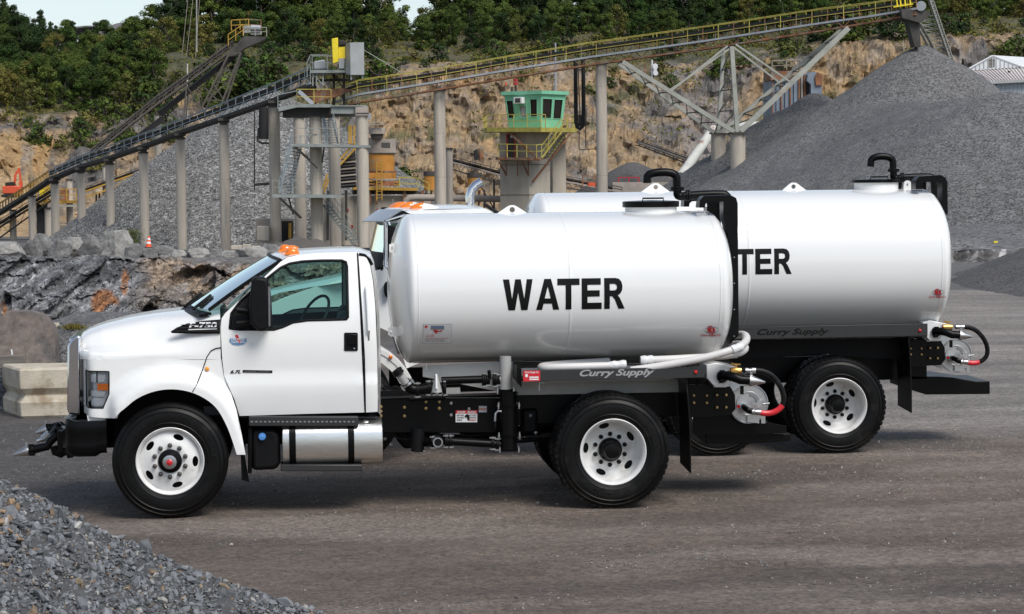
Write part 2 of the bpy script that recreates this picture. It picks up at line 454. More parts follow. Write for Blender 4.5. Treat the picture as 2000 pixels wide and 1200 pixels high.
def water(letters, x_of, zb, zt, yfn, parent):
    for ch, (a, b) in letters:
        o, hs = LET[ch]; mb = MB(); mp = lambda p: (a+(b-a)*p[0], zb+(zt-zb)*p[1])
        mb.patch([mp(p) for p in o], lambda x, z: (x, yfn(z), z), .05, [[mp(p) for p in h] for h in hs], edge=.03)
        mb.build('letter', 'black_letter', parent)
def logo(parent, px, py, Y0, yfn, s=1.):
    """red double-leaf emblem over a red script line"""
    c = W(px, py, Y0); k = s/215*24/24
    def F(u, v): x = c.x+u*k; z = c.z+v*k; return (x, yfn(z)-.002, z)
    b = MB()
    for (pg) in ([(-17, 3), (-9, 8), (0, 10), (9, 8), (17, 3), (9, 6.5), (0, 8), (-9, 6.5)], [(-17, 3), (-9, -3), (0, -5), (9, -3), (17, 3), (9, -1), (0, -3), (-9, -1)]):
        b.patch(pg, F, 30)
    b.build('emblem_eye', 'decal_grey', parent)
    b = MB(); b.patch([(-8, 10), (-3, 12), (1, 11), (0, 4), (2, -3), (-3, -4), (-7, 0), (-9, 5)], F, 30)
    b.patch([(1, 8), (5, 7), (8, 3), (7, -3), (3, -8), (0, -5), (3, -1), (2, 4)], F, 30)
    text_on(b, 'Curry Supply Co', lambda u, v: F(-20+40*u, -12+7*v), shear=.25, bold=.02)
    b.build('emblem', 'decal_red', parent)

def frame_bolts(pts, Y, mt, parent, r=.016):
    for p in pts:
        c = W(p[0], p[1], Y); b = MB(); b.lathe([(r, 0), (r, -.012), (r*.6, -.018), (0, -.018)], c, V(0, 1, 0), 8); b.build('bolt', mt, parent)

truck = thing('water_truck', (0, 0, 0), 'white water truck with short cab and long side fuel tank, nearest of the two', 'water truck', 'water trucks')
Rw = .522
# ---- running gear
wheel(0, .02, Rw, truck, True, 1, [('GOODYEAR', 153, 62, .045, .375), ('G661', 20, 28, .045, .375), ('HSA', -42, 20, .045, .375)], blocks=False)
wheel(0, 2.38, Rw, truck, True, -1, blocks=False)
XR = 4.01
wheel(XR, .02, Rw, truck, False, 1, [('GOODYEAR', 5, 60, .04, .375), ('ARMOR MAX', 253, 50, .04, .375)])
t = tyre_mesh(.35, XR, Rw); t.build('inner_tyre', 'rubber', truck, sharp=30)
wheel(XR, 2.38, Rw, truck, False, -1)
t = tyre_mesh(2.05, XR, Rw, -1); t.build('inner_tyre', 'rubber', truck, sharp=30)
b = MB(); b.tube([(XR, .35, Rw), (XR, 2.05, Rw)], .08, 12); b.lathe([(.0, -.2), (.2, -.16), (.24, 0), (.2, .16), (0, .2)], (XR, 1.2, Rw), V(0, 1, 0), 16); b.build('rear_axle', 'black_satin', truck)
b = MB(); b.tube([(0, .2, Rw-.05), (0, 2.2, Rw-.05)], .06, 10); b.build('front_axle', 'black_satin', truck)
b = MB(); b.tube([(1.4, 1.2, .75), (XR, 1.2, .55)], .05, 10); b.build('drive_shaft', 'black_satin', truck)
# ---- frame
for y in (.72, 1.62):
    b = MB(); p = poly([(480, 792), (742, 780), (1340, 752), (1340, 812), (742, 848), (480, 850)], y); b.prism(p, y, y+.07)
    b.build('frame_rail', 'black_paint', truck, bevel=.008)
for x in (-.3, .4, 1.2, 2.2, 3.2, 4.6, 5.2): b = MB(); b.box((x, 1.2, .85), (.12, .82, .15)); b.build('cross_member', 'black_paint', truck)
b = MB(); b.box((.15, 1.2, .95), (1.5, .8, .75)); b.box((1.3, 1.2, .75), (.9, .5, .4)); b.build('engine', 'black_satin', truck, bevel=.05)
for y in (.62, 1.78):
    for k in range(4): b = MB(); b.box((XR, y, .62+k*.02), (1.5-.3*k, .08, .016)); b.build('spring_leaf', 'black_satin', truck)
    b = MB(); b.box((XR, y, .76), (.25, .1, .12)); b.build('spring_clamp', 'black_satin', truck)

# ---- gear hanging under the frame
def ub(pts, y0, y1, name, mt='black_satin', bev=.03): b = MB(); b.prism(poly(pts, y0), y0, y1); return b.build(name, mt, truck, bevel=bev)
ub([(772, 838), (838, 834), (850, 850), (842, 872), (790, 878), (776, 862)], .95, 1.4, 'gearbox'); ub([(898, 838), (950, 836), (956, 852), (900, 856)], .85, 1.2, 'hydraulic_pump'); ub([(1018, 800), (1050, 798), (1052, 850), (1020, 848)], .66, .9, 'filter_housing')
for k, pp in enumerate(([(752, 800), (760, 846), (790, 862), (815, 850)], [(846, 846), (880, 858), (930, 850), (985, 846)], [(905, 850), (925, 866), (960, 858), (1010, 862), (1048, 858)], [(1000, 846), (1030, 862), (1060, 856)], [(756, 772), (772, 752), (790, 768), (812, 776)], [(748, 756), (764, 764), (800, 772), (850, 774)], [(1022, 790), (1040, 812), (1046, 846)])):
    b = MB(); P = chaikin([tuple(W(a, c, .62+.06*(k % 4))) for a, c in pp], 2, False); b.tube(P, .014+.005*(k % 3), 7); b.build('air_hose', 'black_satin', truck)
for a, c, Y in ((752, 857, .7), (764, 868, .7), (800, 853, .9), (846, 851, .8), (905, 849, .8), (1015, 856, .64), (1046, 846, .64), (1036, 812, .66)):
    b = MB(); b.lathe([(.014, 0), (.016, -.012), (0, -.02)], W(a, c, Y), V(0, 1, 0), 8); b.build('fitting', 'bolt_grey', truck)

# ---- cab skin
Z = lambda px, py, Y=.17: W(px, py, Y).z
X = lambda px, Y=.17, py=750: W(px, py, Y).x
zb = Z(560, 628); zr = Z(620, 495, .41)
def cab_y(x, z):
    if z > zb: t = (z-zb)/(zr-zb); return .185+.225*max(0, t)**1.25
    c = 1.245
    if z > c: return .185-.012*sin(pi*min(1, (z-c)/(zb-c)))
    if z > c-.045: return .185-.024*smooth((c-z)/.045)
    return .161+.05*((c-.045-z)/.35)**1.6
win = [(449, 641), (452, 612), (470, 588), (498, 563), (530, 538), (548, 524), (566, 516), (590, 512), (630, 510), (668, 510), (676, 513), (678, 522), (679, 619), (676, 623), (640, 624), (600, 625), (572, 629), (552, 638), (535, 643), (470, 643)]
door_o = [(431, 640), (433, 622), (440, 612), (548, 513), (560, 505), (580, 500), (620, 496), (699, 494), (703, 560), (711, 700), (713, 806), (590, 809), (468, 813), (458, 780), (447, 755), (438, 735), (434, 700)]
pil_o = [(701, 494), (716, 503), (724, 520), (729, 550), (733, 600), (737, 700), (738, 805), (715, 806), (713, 700), (705, 560)]
def skin(outline, holes, fn, name, mt, parent, st=.07, ss=.025, far=True, sharp=45):
    out = None
    for mir in ((0, 1) if far else (0,)):
        b = MB(); f = fn if not mir else (lambda a, c: (lambda p: (p[0], 2.4-p[1], p[2]))(fn(a, c)))
        b.patch(outline, f, st, holes, edge=.04)
        if mir: b.f = [q[::-1] for q in b.f]
        o = b.build(name, mt, parent, solid=ss, sharp=sharp)
        if out is None: out = o
    return out
cf = lambda x, z: (x, cab_y(x, z), z)
door = skin(poly(door_o, .19), [poly(win, .27)], cf, 'door', 'white_paint', truck)
def pil_f(x, z):
    xr = X(722, .3); return (x, cab_y(x, z)+.05*smooth((x-xr)/.12)**2, z)
skin(poly(pil_o, .19), [], pil_f, 'cab_corner', 'white_paint', truck)
# window surround and glass
def band(loop, Y, fn, w, d, mt, name, parent, closed=True):
    pts = subdiv(poly(loop, Y), .03); P = [Vector(fn(a, c)) for a, c in pts]
    b = MB(); b.tube(P+[P[0], P[1]] if closed else P, w, 6, False); return b.build(name, mt, parent, sharp=60)
for mir in (0, 1):
    mf = (lambda p: p) if not mir else (lambda p: (p[0], 2.4-p[1], p[2]))
    band(win, .27, lambda x, z: mf((x, cab_y(x, z)+.003, z)), .013, 0, 'black_satin', 'window_seal', truck)
    b = MB(); b.patch(poly(win, .27), lambda x, z: mf((x, cab_y(x, z)+.016, z)), .09, edge=.04)
    b.build('side_window', 'glass_side', truck)
sail = [(449, 641), (452, 612), (470, 588), (498, 563), (524, 543), (528, 560), (531, 600), (533, 643), (470, 643)]
b = MB(); b.patch(poly(sail, .27), lambda x, z: (x, cab_y(x, z)+.008, z), .09, edge=.04); b.build('mirror_sail', 'black_satin', truck, solid=.02)
# gaps between panels
gap = lambda pts, name='panel_gap', w=.006: band(pts, .19, lambda x, z: (x, cab_y(x, z)-.0005, z), w, 0, 'black_satin', name, truck, False)
gap([(699, 496), (703, 560), (711, 700), (713, 806)])
# ---- hood and fenders
x0 = X(185); RR = .07
def plan(s, ys):
    if s >= x0: return s, ys
    a = (x0-s)/RR
    if a < 1.5: return x0-RR*sin(a), ys+RR*(1-cos(a))
    e = (a-1.5)*RR; return x0-RR*sin(1.5)-e*.27, ys+RR*(1-cos(1.5))+e*.96
def s_px(px, Y=.16, py=750):
    x = X(px, Y, py)
    if x >= x0: return x
    for k in range(400):
        s = x0-k*.001
        if plan(s, .15)[0] <= x: return s
    return x0-.4
arch_in = [(226, 815), (232, 806), (246, 795), (268, 776), (300, 762), (335, 757), (370, 762), (400, 775), (425, 795), (444, 830), (455, 860), (463, 886)]
arch_in = chaikin(arch_in, 2, False)
arch = subdiv([(X(a, .05, c), Z(a, c, .05)) for a, c in arch_in], .05)[:-8] if False else [(X(a, .05, c), Z(a, c, .05)) for a, c in arch_in]
def adist(x, z):
    best = 9
    for (a, c), (d, e) in zip(arch, arch[1:]):
        dx, dz = d-a, e-c; t = max(0, min(1, ((x-a)*dx+(z-c)*dz)/(dx*dx+dz*dz))); best = min(best, math.hypot(x-a-dx*t, z-c-dz*t))
    return best
xd = X(431); xw = X(200)
def fender_y(x, z):
    base = .155+.035*smooth((x-X(300))/(xd-X(300)))
    zt = Z(300, 702); d = adist(x, z)
    fl = .135*smooth((.20-d)/.14)*smooth((x-X(205))/.12+ (0 if x > X(205) else 0))
    return base-fl+.02*smooth((Z(300, 700)-z)/-.1)
fo = [(158, 702), (185, 702), (250, 702), (300, 702), (370, 702), (410, 702), (432, 702), (437, 735), (450, 765), (462, 800), (472, 845), (480, 886)]+arch_in[::-1]+[(205, 817), (180, 815), (160, 810)]
def s_poly(pts):
    o = []
    for a, c in pts:
        s = s_px(a, .16, c) if a < 190 else X(a, .16, c); o.append((s, Z(max(a, 160), c, .16)))
    return o
def fender_fn(s, z):
    x, y = plan(s, .155)
    if s >= x0: y = fender_y(s, z)
    return (x, y, z)
lampo = [(165, 724), (214, 725), (214, 770), (202, 799), (166, 798)]
def lampo_s(pts): return [(s_px(a, .16, c) if a < 190 else X(a, .16, c), Z(max(a, 160), c, .16)) for a, c in pts]
skin(s_poly(fo), [lampo_s(lampo)], fender_fn, 'front_fender', 'white_paint', truck, .035, .02, sharp=60)
HS = [(155, [(.42, 702), (.42, 694), (.44, 688), (.47, 683), (.52, 674), (.62, 668), (.85, 664), (1.2, 662)]),
      (162, [(.30, 702), (.31, 693), (.35, 686), (.42, 679), (.49, 664), (.62, 656), (.85, 651), (1.2, 649)]),
      (175, [(.20, 702), (.21, 692), (.28, 684), (.40, 674), (.48, 657), (.62, 649), (.85, 643), (1.2, 641)]),
      (200, [(.157, 702), (.17, 692), (.25, 684), (.37, 670), (.46, 650), (.60, 640), (.85, 634), (1.2, 631)]),
      (250, [(.156, 702), (.165, 691), (.23, 682), (.34, 665), (.44, 642), (.60, 629), (.85, 622), (1.2, 618)]),
      (300, [(.157, 702), (.16, 690), (.21, 679), (.31, 660), (.42, 634), (.58, 620), (.85, 613), (1.2, 610)]),
      (370, [(.17, 702), (.17, 690), (.185, 676), (.22, 655), (.34, 625), (.56, 612), (.85, 605), (1.2, 602)]),
      (420, [(.188, 702), (.187, 690), (.186, 672), (.19, 650), (.215, 622), (.42, 612), (.8, 605), (1.2, 602)]),
      (431, [(.19, 702), (.188, 690), (.186, 672), (.186, 650), (.20, 622), (.40, 611), (.8, 604), (1.2, 601)])]
def hood_pt(u, v):
    vv = v*2 if v <= .5 else (1-v)*2; px = 155+(431-155)*u**1.3
    def sec(st):
        k = vv*7; i = min(6, int(k)); f = k-i; p = st[1]
        g = lambda j: Vector((p[max(0, min(7, j))][0], W(st[0], p[max(0, min(7, j))][1], p[max(0, min(7, j))][0]).z))
        a, b_, c, d = g(i-1), g(i), g(i+1), g(i+2)
        return .5*((2*b_)+(c-a)*f+(2*a-5*b_+4*c-d)*f*f+(3*b_-a-3*c+d)*f**3)
    i = 0
    while i < len(HS)-2 and px > HS[i+1][0]: i += 1
    f = (px-HS[i][0])/(HS[i+1][0]-HS[i][0]); g = lambda j: sec(HS[max(0, min(len(HS)-1, j))])
    pa, pb = g(i), g(i+1); yz = pa*(1-f)+pb*f
    y = yz.x if v <= .5 else 2.4-yz.x
    return (W(px, 680, yz.x).x if True else 0, y, yz.y)
b = MB(); b.grid(44, 48, hood_pt); b.build('hood', 'white_paint', truck, sharp=80)
# vent with number badge on the side of the hood
def hood_side(x, z, off=.004):
    # follow the flat rear side of the hood
    px = 300
    return (x, .187-.003*0-off+.02*smooth((X(360)-x)/.25)+.03*smooth((z-Z(380, 640))/.12), z)
vent = [(333, 648), (345, 640), (365, 632), (395, 627), (430, 624), (430, 652), (380, 652), (336, 651)]
b = MB(); b.patch(poly(vent, .19), lambda x, z: (x, hood_side(x, z, .016)[1], z), .05, edge=.04); vt = b.build('side_vent', 'black_satin', truck, solid=.02)
b = MB()
for k in range(3): b.tube([W(342+k*6, 647-k*6, .165), W(428, 647-k*7, .155)], .004, 5)
b.build('vent_slat', 'grey_satin', vt)
b = MB(); fo_ = lambda u, v: (lambda p: (p.x, hood_side(p.x, p.z, .026)[1], p.z))(W(369+55*u, 641.5-12*v, .17))
text_on(b, 'F-750', fo_, shear=.15, bold=.035); b.patch(poly([(368, 643), (424, 641.5), (424, 643.5), (368, 645)], .17), lambda x, z: (x, hood_side(x, z, .026)[1], z), .1)
b.build('badge', 'decal_white', vt)
# seam and marker on the fender
pts = [(431, 680), (422, 681), (412, 686), (404, 698), (396, 722), (386, 748), (377, 764)]
b = MB(); b.tube([V(p.x, fender_y(p.x, p.z)-.001, p.z) if c > 702 else V(p.x, .181, p.z) for (a, c), p in zip(pts, [W(a, c, .15) for a, c in pts])], .005, 5); b.build('fender_seam', 'black_satin', truck)
c = W(404, 722, .12); b = MB(); b.lathe([(.018, .02), (.022, 0), (.016, -.014), (0, -.018)], V(c.x, fender_y(c.x, c.z)-.002, c.z), V(0, 1, 0), 12); mk = b.build('side_marker', 'lens_amber', truck); 
# black wheel housing
b = MB(); n = 20; cx, cz = 0., .52
b.grid(n, 1, lambda u, v: (cx+.66*cos(pi*u), .16+.75*v, cz+.04+.72*sin(pi*u))); b.grid(n, 1, lambda u, v: (cx+.66*cos(pi*u)*v, .90, cz+.04+.72*sin(pi*u)*v)); 
b.grid(n, 1, lambda u, v: (cx+.66*cos(pi*u), 1.49+.75*v, cz+.04+.72*sin(pi*u))); b.build('wheel_housing', 'black_satin', truck)
# headlamp
hl = [(166, 725), (213, 726), (213, 770), (201, 797), (167, 796)]
def onfas(off):
    def f(s, z):
        q = fender_fn(s, z)
        if s >= x0: n = (0, -1)
        else: a = min(1.35, (x0-s)/RR); n = (-sin(a), -cos(a))
        return (q[0]+n[0]*off, q[1]+n[1]*off, z)
    return f
def hs(pts): return [(s_px(a, .16, c) if a < 190 else X(a, .16, c), Z(max(a, 160), c, .16)) for a, c in pts]
b = MB(); b.patch(hs(lampo), onfas(-.05), .03, edge=.03); hd = b.build('headlight', 'lamp_inside', truck)
b = MB()
for loop in (hl,): 
    P = [Vector(onfas(.0)(a, c)) for a, c in subdiv(hs(loop), .03)]; b.tube(P+[P[0]], .006, 5, False)
P = [Vector(onfas(-.02)(a, c)) for a, c in subdiv(hs([(189, 727), (189, 796)]), .03)[:4]]; b.tube(P, .006, 5)
b.build('lamp_bezel', 'black_satin', hd)
for (ya, yb_) in ((733, 747), (765, 775), (780, 793)):
    b = MB(); b.patch(hs([(171, ya), (188, ya-2), (206, ya), (203, yb_), (188, yb_+1), (172, yb_)]), onfas(-.03), .03); b.build('reflector', 'reflector', hd)
b = MB(); b.patch(hs([(190, 750), (212, 750), (212, 763), (190, 763)]), onfas(-.012), .03); b.build('reflector', 'lens_orange', hd)
b = MB(); b.patch(hs(hl), onfas(-.004), .03, edge=.03); b.build('lamp_lens', 'lamp_glass', hd)
# grille
def gp(px, py, Y): return W(px, py, Y)
b = MB(); pr = poly([(157, 657), (150, 656), (138, 664), (132, 676), (131, 800), (134, 809), (157, 811)], .45)
b.prism(pr, .44, .52); b.prism(pr, 1.88, 1.96)
b.box((W(146, 668, .5).x, 1.2, W(146, 668, .5).z), (.10, 1.40, .075)); b.box((W(145, 800, .5).x, 1.2, W(145, 800, .5).z), (.11, 1.40, .06)); 
gr = b.build('grille', 'chrome', truck, bevel=.02, seg=3)
b = MB(); 
b.box((W(150, 730, .5).x, 1.2, W(150, 730, .5).z), (.05, 1.38, .6))
b.build('grille_mesh', 'grille_mesh', gr)
for k in range(3):
    b = MB(); z_ = W(140, 700+k*36, .5).z; b.box((W(138, 700, .5).x, 1.2, z_), (.05, 1.36, .04)); b.build('grille_bar', 'chrome', gr, bevel=.01)
# bumper
b = MB()
def bump(u, v):
    # plan: round corner at near side, straight across
    s = u; L = 2.5
    if u < .5: t = u*2
    else: t = (1-u)*2
    d = t*1.35           # distance along from rear of side to the centre
    if d < .27: x, y = X(206, .16)-d, .17
    elif d < .27+.157: a = (d-.27)/.1; x = X(206, .16)-.27-.1*sin(a); y = .27-.1*cos(a)
    else: y = .27+(d-.427)*1.008; x = X(206, .16)-.37-.02*min(1, (d-.427))
    zt = Z(150, 822)-.0+ (.02 if d > .3 else 0); zb_ = Z(150, 895)+(.03 if d < .1 else 0)
    prof = [(0.09, 0), (.0, .02), (-.01, .2), (0.0, .5), (-.005, .85), (.03, .97), (.1, 1.)]
    k = v*6; i = min(5, int(k)); f = k-i; off = prof[i][0]*(1-f)+prof[i+1][0]*f; zz = prof[i][1]*(1-f)+prof[i+1][1]*f
    nx, ny = (0, 1) if d < .27 else ((sin((d-.27)/.1), cos((d-.27)/.1)) if d < .427 else (1, 0))
    x += nx*off; y += ny*off
    return (x, y if u < .5 else 2.4-y, zt+(zb_-zt)*zz)
b.grid(48, 12, bump); b.build('front_bumper', 'black_paint', truck, sharp=50)
b = MB(); b.prism(poly([(170, 812), (206, 817), (205, 828), (172, 824)], .2), .2, .4); b.build('bumper_filler', 'white_paint', truck)
# spray heads on the front bumper
def spray(parent, pts, r, cone_a, cone_b, name='spray_head', mt='black_paint'):
    b = MB(); b.tube(pts, r, 12); b.lathe([(r*1.25, -.015), (r*1.35, 0), (r*1.25, .02)], pts[0], V(pts[1])-V(pts[0]), 14)
    for k in range(4):
        a = k*pi/2+.5; c = Vector(pts[0])+V(0, cos(a), sin(a))*r*1.35; b.box(c, (.05, .02, .02))
    o = b.build(name, mt, parent)
    b = MB(); d = Vector(cone_b)-Vector(cone_a); b.lathe([(r*.6, -.03), (r*1.05, -.0), (r*1.0, .03), (r*.22, d.length), (0, d.length)], cone_a, d, 16); b.build('nozzle', 'steel', o)
    b = MB(); b.lathe([(r*1.15, -.02), (r*1.2, 0), (r*1.15, .015)], cone_a, d, 16); b.box(Vector(cone_a)+V(0, -.0, .06), (.02, .03, .04)); b.build('clamp', 'steel', o)
spray(truck, Q([(62, 879), (78, 875), (92, 872), (98, 862), (112, 850)], .75), .04, W(52, 881, .75), W(25, 889, .75))
spray(truck, Q([(95, 838), (108, 833), (118, 830), (128, 838)], 1.75), .036, W(90, 839, 1.75), W(69, 846, 1.75))
b = MB(); b.tube(Q([(98, 862), (104, 846), (110, 838), (122, 842)], .8), .03, 8); b.tube(Q([(104, 872), (108, 884), (118, 888), (130, 880)], .7), .035, 8)
b.tube(Q([(80, 861), (100, 845), (116, 826)], 1.2), .022, 8); b.tube(Q([(112, 850), (112, 852)], .75)+[W(118, 840, 1.75)], .03, 8)
b.build('spray_pipe', 'black_paint', truck)
b = MB(); b.tube(Q([(84, 858), (96, 846)], 1.1), .035, 10); b.tube(Q([(72, 862), (84, 858)], 1.15), .02, 8); b.build('spray_valve', 'steel', truck)
b = MB(); b.box(W(122, 858, .9), (.05, .5, .2)); b.box(W(122, 858, 1.6), (.05, .3, .2)); b.tube(Q([(128, 876), (135, 893), (142, 890)], .6), .02, 6); b.build('spray_bracket', 'black_paint', truck, bevel=.01)
# ---- windscreen, roof
def screen(u, v):
    yb, yt = .235, .44; y = lerp(lerp(yb, 2.4-yb, u), lerp(yt, 2.4-yt, u), v); q = 1-(2*u-1)**2
    A, B = W(408, 606, yb), W(549, 509, yt); x = lerp(A.x, B.x, v)-lerp(.20, .12, v)*q-.02*sin(pi*v); z = lerp(A.z, B.z, v)+.02*q*v+.012*q
    return (x, y, z)
b = MB(); b.grid(16, 8, screen); b.build('windscreen', 'glass_screen', truck)
b = MB(); P = [Vector(screen(0, k/8)) for k in range(9)]+[Vector(screen(k/16, 1)) for k in range(1, 17)]+[Vector(screen(1, 1-k/8)) for k in range(1, 9)]
b.tube([p+V(0, -.01 if i < 9 else 0, 0) for i, p in enumerate(P)], .017, 6); b.build('windscreen_seal', 'black_satin', truck)
b = MB(); b.grid(16, 2, lambda u, v: (lambda p: (p[0]-.09*v+.02*(1-v), p[1], p[2]-.022-.02*v))(screen(u, 0))); b.build('cowl', 'black_satin', truck, solid=.02)
b = MB()
for (a, c, Y) in ((390, 600, .5), (372, 596, 1.2)):
    p0 = W(a, c, Y); b.tube([p0, p0+V(.12, .1, .085), p0+V(.40, .25, .16)], .009, 5); b.tube([p0+V(-.06, .0, -.02), p0+V(.1, .12, .10)], .016, 6)
b.build('wiper', 'black_satin', truck)
RS = [(549, .43, 509, 498), (560, .42, 503, 493), (575, .41, 499, 489), (600, .41, 497, 486), (650, .41, 495, 483), (695, .41, 495, 482), (708, .41, 497, 484), (717, .40, 504, 491), (724, .40, 518, 508), (730, .38, 550, 545), (736, .30, 620, 618), (738, .22, 700, 700), (739, .20, 806, 806)]
def roof(u, v):
    k = u*(len(RS)-1); i = min(len(RS)-2, int(k)); f = k-i
    def q(s):
        px, ys, ps, pc = s; a = W(px, ps, ys); c = W(px, pc, 1.2); w = abs(2*v-1)
        fr = -.13*(1-w*w)*(1 if px < 552 else max(0, 1-(px-552)/60))
        return V(a.x+fr+.05*(1-w**3)*(1 if px > 716 else 0), ys+(2.4-2*ys)*v, a.z+(c.z-a.z)*(1-w**2.6))
    return q(RS[i])*(1-f)+q(RS[i+1])*f
b = MB(); b.grid(48, 24, roof); b.build('roof', 'white_paint', truck, sharp=80)
b = MB(); b.tube([W(x, y, .40) for x, y in ((701, 497), (712, 499), (722, 508), (727, 518))], .014, 6); b.build('roof_seam', 'black_satin', truck)
for (a, c, Y) in ((567, 489, .55), (555, 483, .95), (555, 483, 1.2), (556, 483, 1.45), (569, 484, 1.85)):
    p = W(a, c, Y); b = MB(); b.grid(12, 6, lambda u, v: (p.x+(.062*cos(2*pi*u))*cos(pi/2*v)+.02*(1-v), p.y+.045*sin(2*pi*u)*cos(pi/2*v), p.z-.02+.045*sin(pi/2*v)))
    b.box(p+V(0.015, 0, -.03), (.13, .09, .02)); b.build('roof_lamp', 'lens_orange', truck, sharp=60)
b = MB(); b.box((1.05, 1.2, .95), (1.5, 1.9, .08)); b.build('cab_floor', 'interior', truck)
b = MB(); b.patch(poly([(470, 640), (700, 628), (708, 800), (475, 805)], .25), lambda x, z: (x, .25, z), .5); b.patch(poly([(470, 640), (700, 628), (708, 800), (475, 805)], .25), lambda x, z: (x, 2.15, z), .5); b.build('door_lining', 'interior', truck)
b = MB(); b.box((W(470, 640, 1.2).x, 1.2, 1.62), (.45, 1.85, .32)); b.build('dashboard', 'interior', truck, bevel=.06, seg=3)
b = MB(); b.lathe([(.205+.014*cos(k*pi/4), .014*sin(k*pi/4)) for k in range(8)], W(614, 616, .75), V(-.75, -.42, .5), 28, True); b.build('steering_wheel', 'interior', truck)
for y in (.7, 1.7):
    b = MB(); b.box((X(668, y), y, 1.50), (.16, .5, .62), Matrix.Rotation(radians(12), 3, 'Y')); b.box((X(640, y), y, 1.2), (.5, .5, .16)); b.build('seat', 'seat', truck, bevel=.05, seg=3)
# ---- mirror
def wedge(px_pts, y0, y1, name, mt, parent, bev=.02): 
    b = MB(); b.prism(poly(px_pts, y0), y0, y1); return b.build(name, mt, parent, bevel=bev, seg=3)
mr = wedge([(491, 549), (498, 541), (520, 544), (524, 552), (525, 640), (520, 647), (505, 648), (489, 632), (486, 600)], -.02, .20, 'mirror', 'black_satin', truck, .025)
b = MB(); b.tube(Q([(462, 605), (480, 607), (494, 612)], .12), .03, 8); b.tube(Q([(462, 632), (480, 630), (494, 628)], .12), .026, 8); b.build('mirror_arm', 'black_satin', mr)
b = MB(); b.prism(poly([(524, 560), (528, 562), (528, 638), (524, 636)], .0), .0, .18); b.build('mirror_glass', 'chrome', mr)
# ---- door fittings
hp = poly([(674, 650), (697, 650), (699, 652), (699, 684), (697, 686), (674, 686), (672, 684), (672, 652)], .17)
b = MB(); b.patch(hp, lambda x, z: (x, cab_y(x, z)-.006, z), .1); dh = b.build('door_handle', 'black_satin', truck, solid=.02)
b = MB(); b.prism(poly([(680, 653), (698, 653), (698, 674), (680, 674)], .16), .140, .158); b.build('handle_lever', 'black_paint', dh, bevel=.006)
b = MB(); b.lathe([(.008, .0), (.008, -.006), (0, -.007)], W(692, 681, .158), V(0, 1, 0), 8); b.build('keyhole', 'steel', dh)
b = MB(); b.tube([V(a.x, cab_y(a.x, a.z)-.04*s, a.z) for a, s in [(W(716, 561, .2), 0), (W(716, 566, .2), 1), (W(718, 600, .2), 1), (W(720, 645, .2), 1), (W(720, 652, .2), 0)]], .014, 8); gh = b.build('grab_handle', 'white_paint', truck)
b = MB(); a = W(720, 657, .19); b.tube([a+V(0, -.01, .035), a+V(0, -.01, -.035)], .012, 8); b.build('handle_end', 'chrome', gh)
# decals
def decal(outline, off, mt, name, parent, holes=(), fn=None, Y=.17, st=.1):
    b = MB(); f = fn or (lambda x, z: (x, cab_y(x, z)-off, z)); b.patch(poly(outline, Y), f, st, [poly(h, Y) for h in holes]); return b.build(name, mt, parent)
ov = lambda cx, cy, a, c, n=20: [(cx+a*cos(2*pi*k/n), cy+c*sin(2*pi*k/n)) for k in range(n)]
st_ = decal(ov(465, 664, 17.5, 11.5), .004, 'decal_white', 'door_sticker', truck)
decal([(449, 661), (481, 661), (482, 667), (476, 673), (465, 675), (454, 673), (448, 667)], .006, 'decal_blue', 'sticker_band', st_)
decal([(459, 655), (464, 654), (468, 662), (472, 670), (467, 671), (462, 663)], .008, 'decal_red', 'sticker_mark', st_)
b = MB(); text_on(b, 'CERTIFIED', lambda u, v: (lambda p: (p.x, cab_y(p.x, p.z)-.009, p.z))(W(451+28*u, 665-4*v, .17)), bold=.02); text_on(b, 'CLEAN IDLE', lambda u, v: (lambda p: (p.x, cab_y(p.x, p.z)-.009, p.z))(W(452+26*u, 670-4*v, .17)), bold=.02); b.build('sticker_text', 'decal_white', st_)
b = MB(); b.patch(poly([(474, 723), (532, 724), (532, 729), (474, 728)], .17), lambda x, z: (x, cab_y(x, z)-.006, z), .1)
text_on(b, '6.7L', lambda u, v: (lambda p: (p.x, cab_y(p.x, p.z)-.007, p.z))(W(450+21*u, 730-7*v, .17)), shear=.3, bold=.04); bd = b.build('engine_badge', 'black_letter', truck)
b = MB(); text_on(b, 'POWER STROKE', lambda u, v: (lambda p: (p.x, cab_y(p.x, p.z)-.008, p.z))(W(478+50*u, 728-3*v, .17))); b.build('badge_text', 'steel', bd)
# ---- steps, tanks beside the frame
def pbox(a, c, a2, c2, y0, y1, name, mt, parent, bev=.01, seg=2):
    b = MB(); b.prism(poly([(a, c), (a2, c), (a2, c2), (a, c2)], (y0)), y0, y1); return b.build(name, mt, parent, bevel=bev, seg=seg)
pbox(470, 813, 738, 818, .27, 2.13, 'sill', 'grey_satin', truck)
pbox(486, 814, 700, 833, .13, .40, 'upper_step', 'grey_satin', truck, .008)
b = MB()
for k in range(24):
    a = W(492+k*8.6, 824, .128); b.box(a, (.02, .01, .012))
b.build('step_grip', 'steel', truck, kind='stuff')
pbox(548, 908, 708, 921, .13, .40, 'lower_step', 'grey_satin', truck, .008)
b = MB(); b.prism(poly([(490, 838), (536, 838), (546, 850), (548, 905), (540, 918), (492, 920)], .2), .2, .6); dt = b.build('fluid_tank', 'black_satin', truck, bevel=.04, seg=3)
b = MB(); b.lathe([(.034, .03), (.036, -.01), (.03, -.025), (0, -.03)], W(512, 853, .19), V(0, 1, 0), 14); b.build('cap', 'blue_cap', dt)
pbox(484, 836, 492, 925, .18, .62, 'tank_bracket', 'black_paint', truck)
cA, cB = W(552, 862, .45), W(745, 862, .45); hz = .212
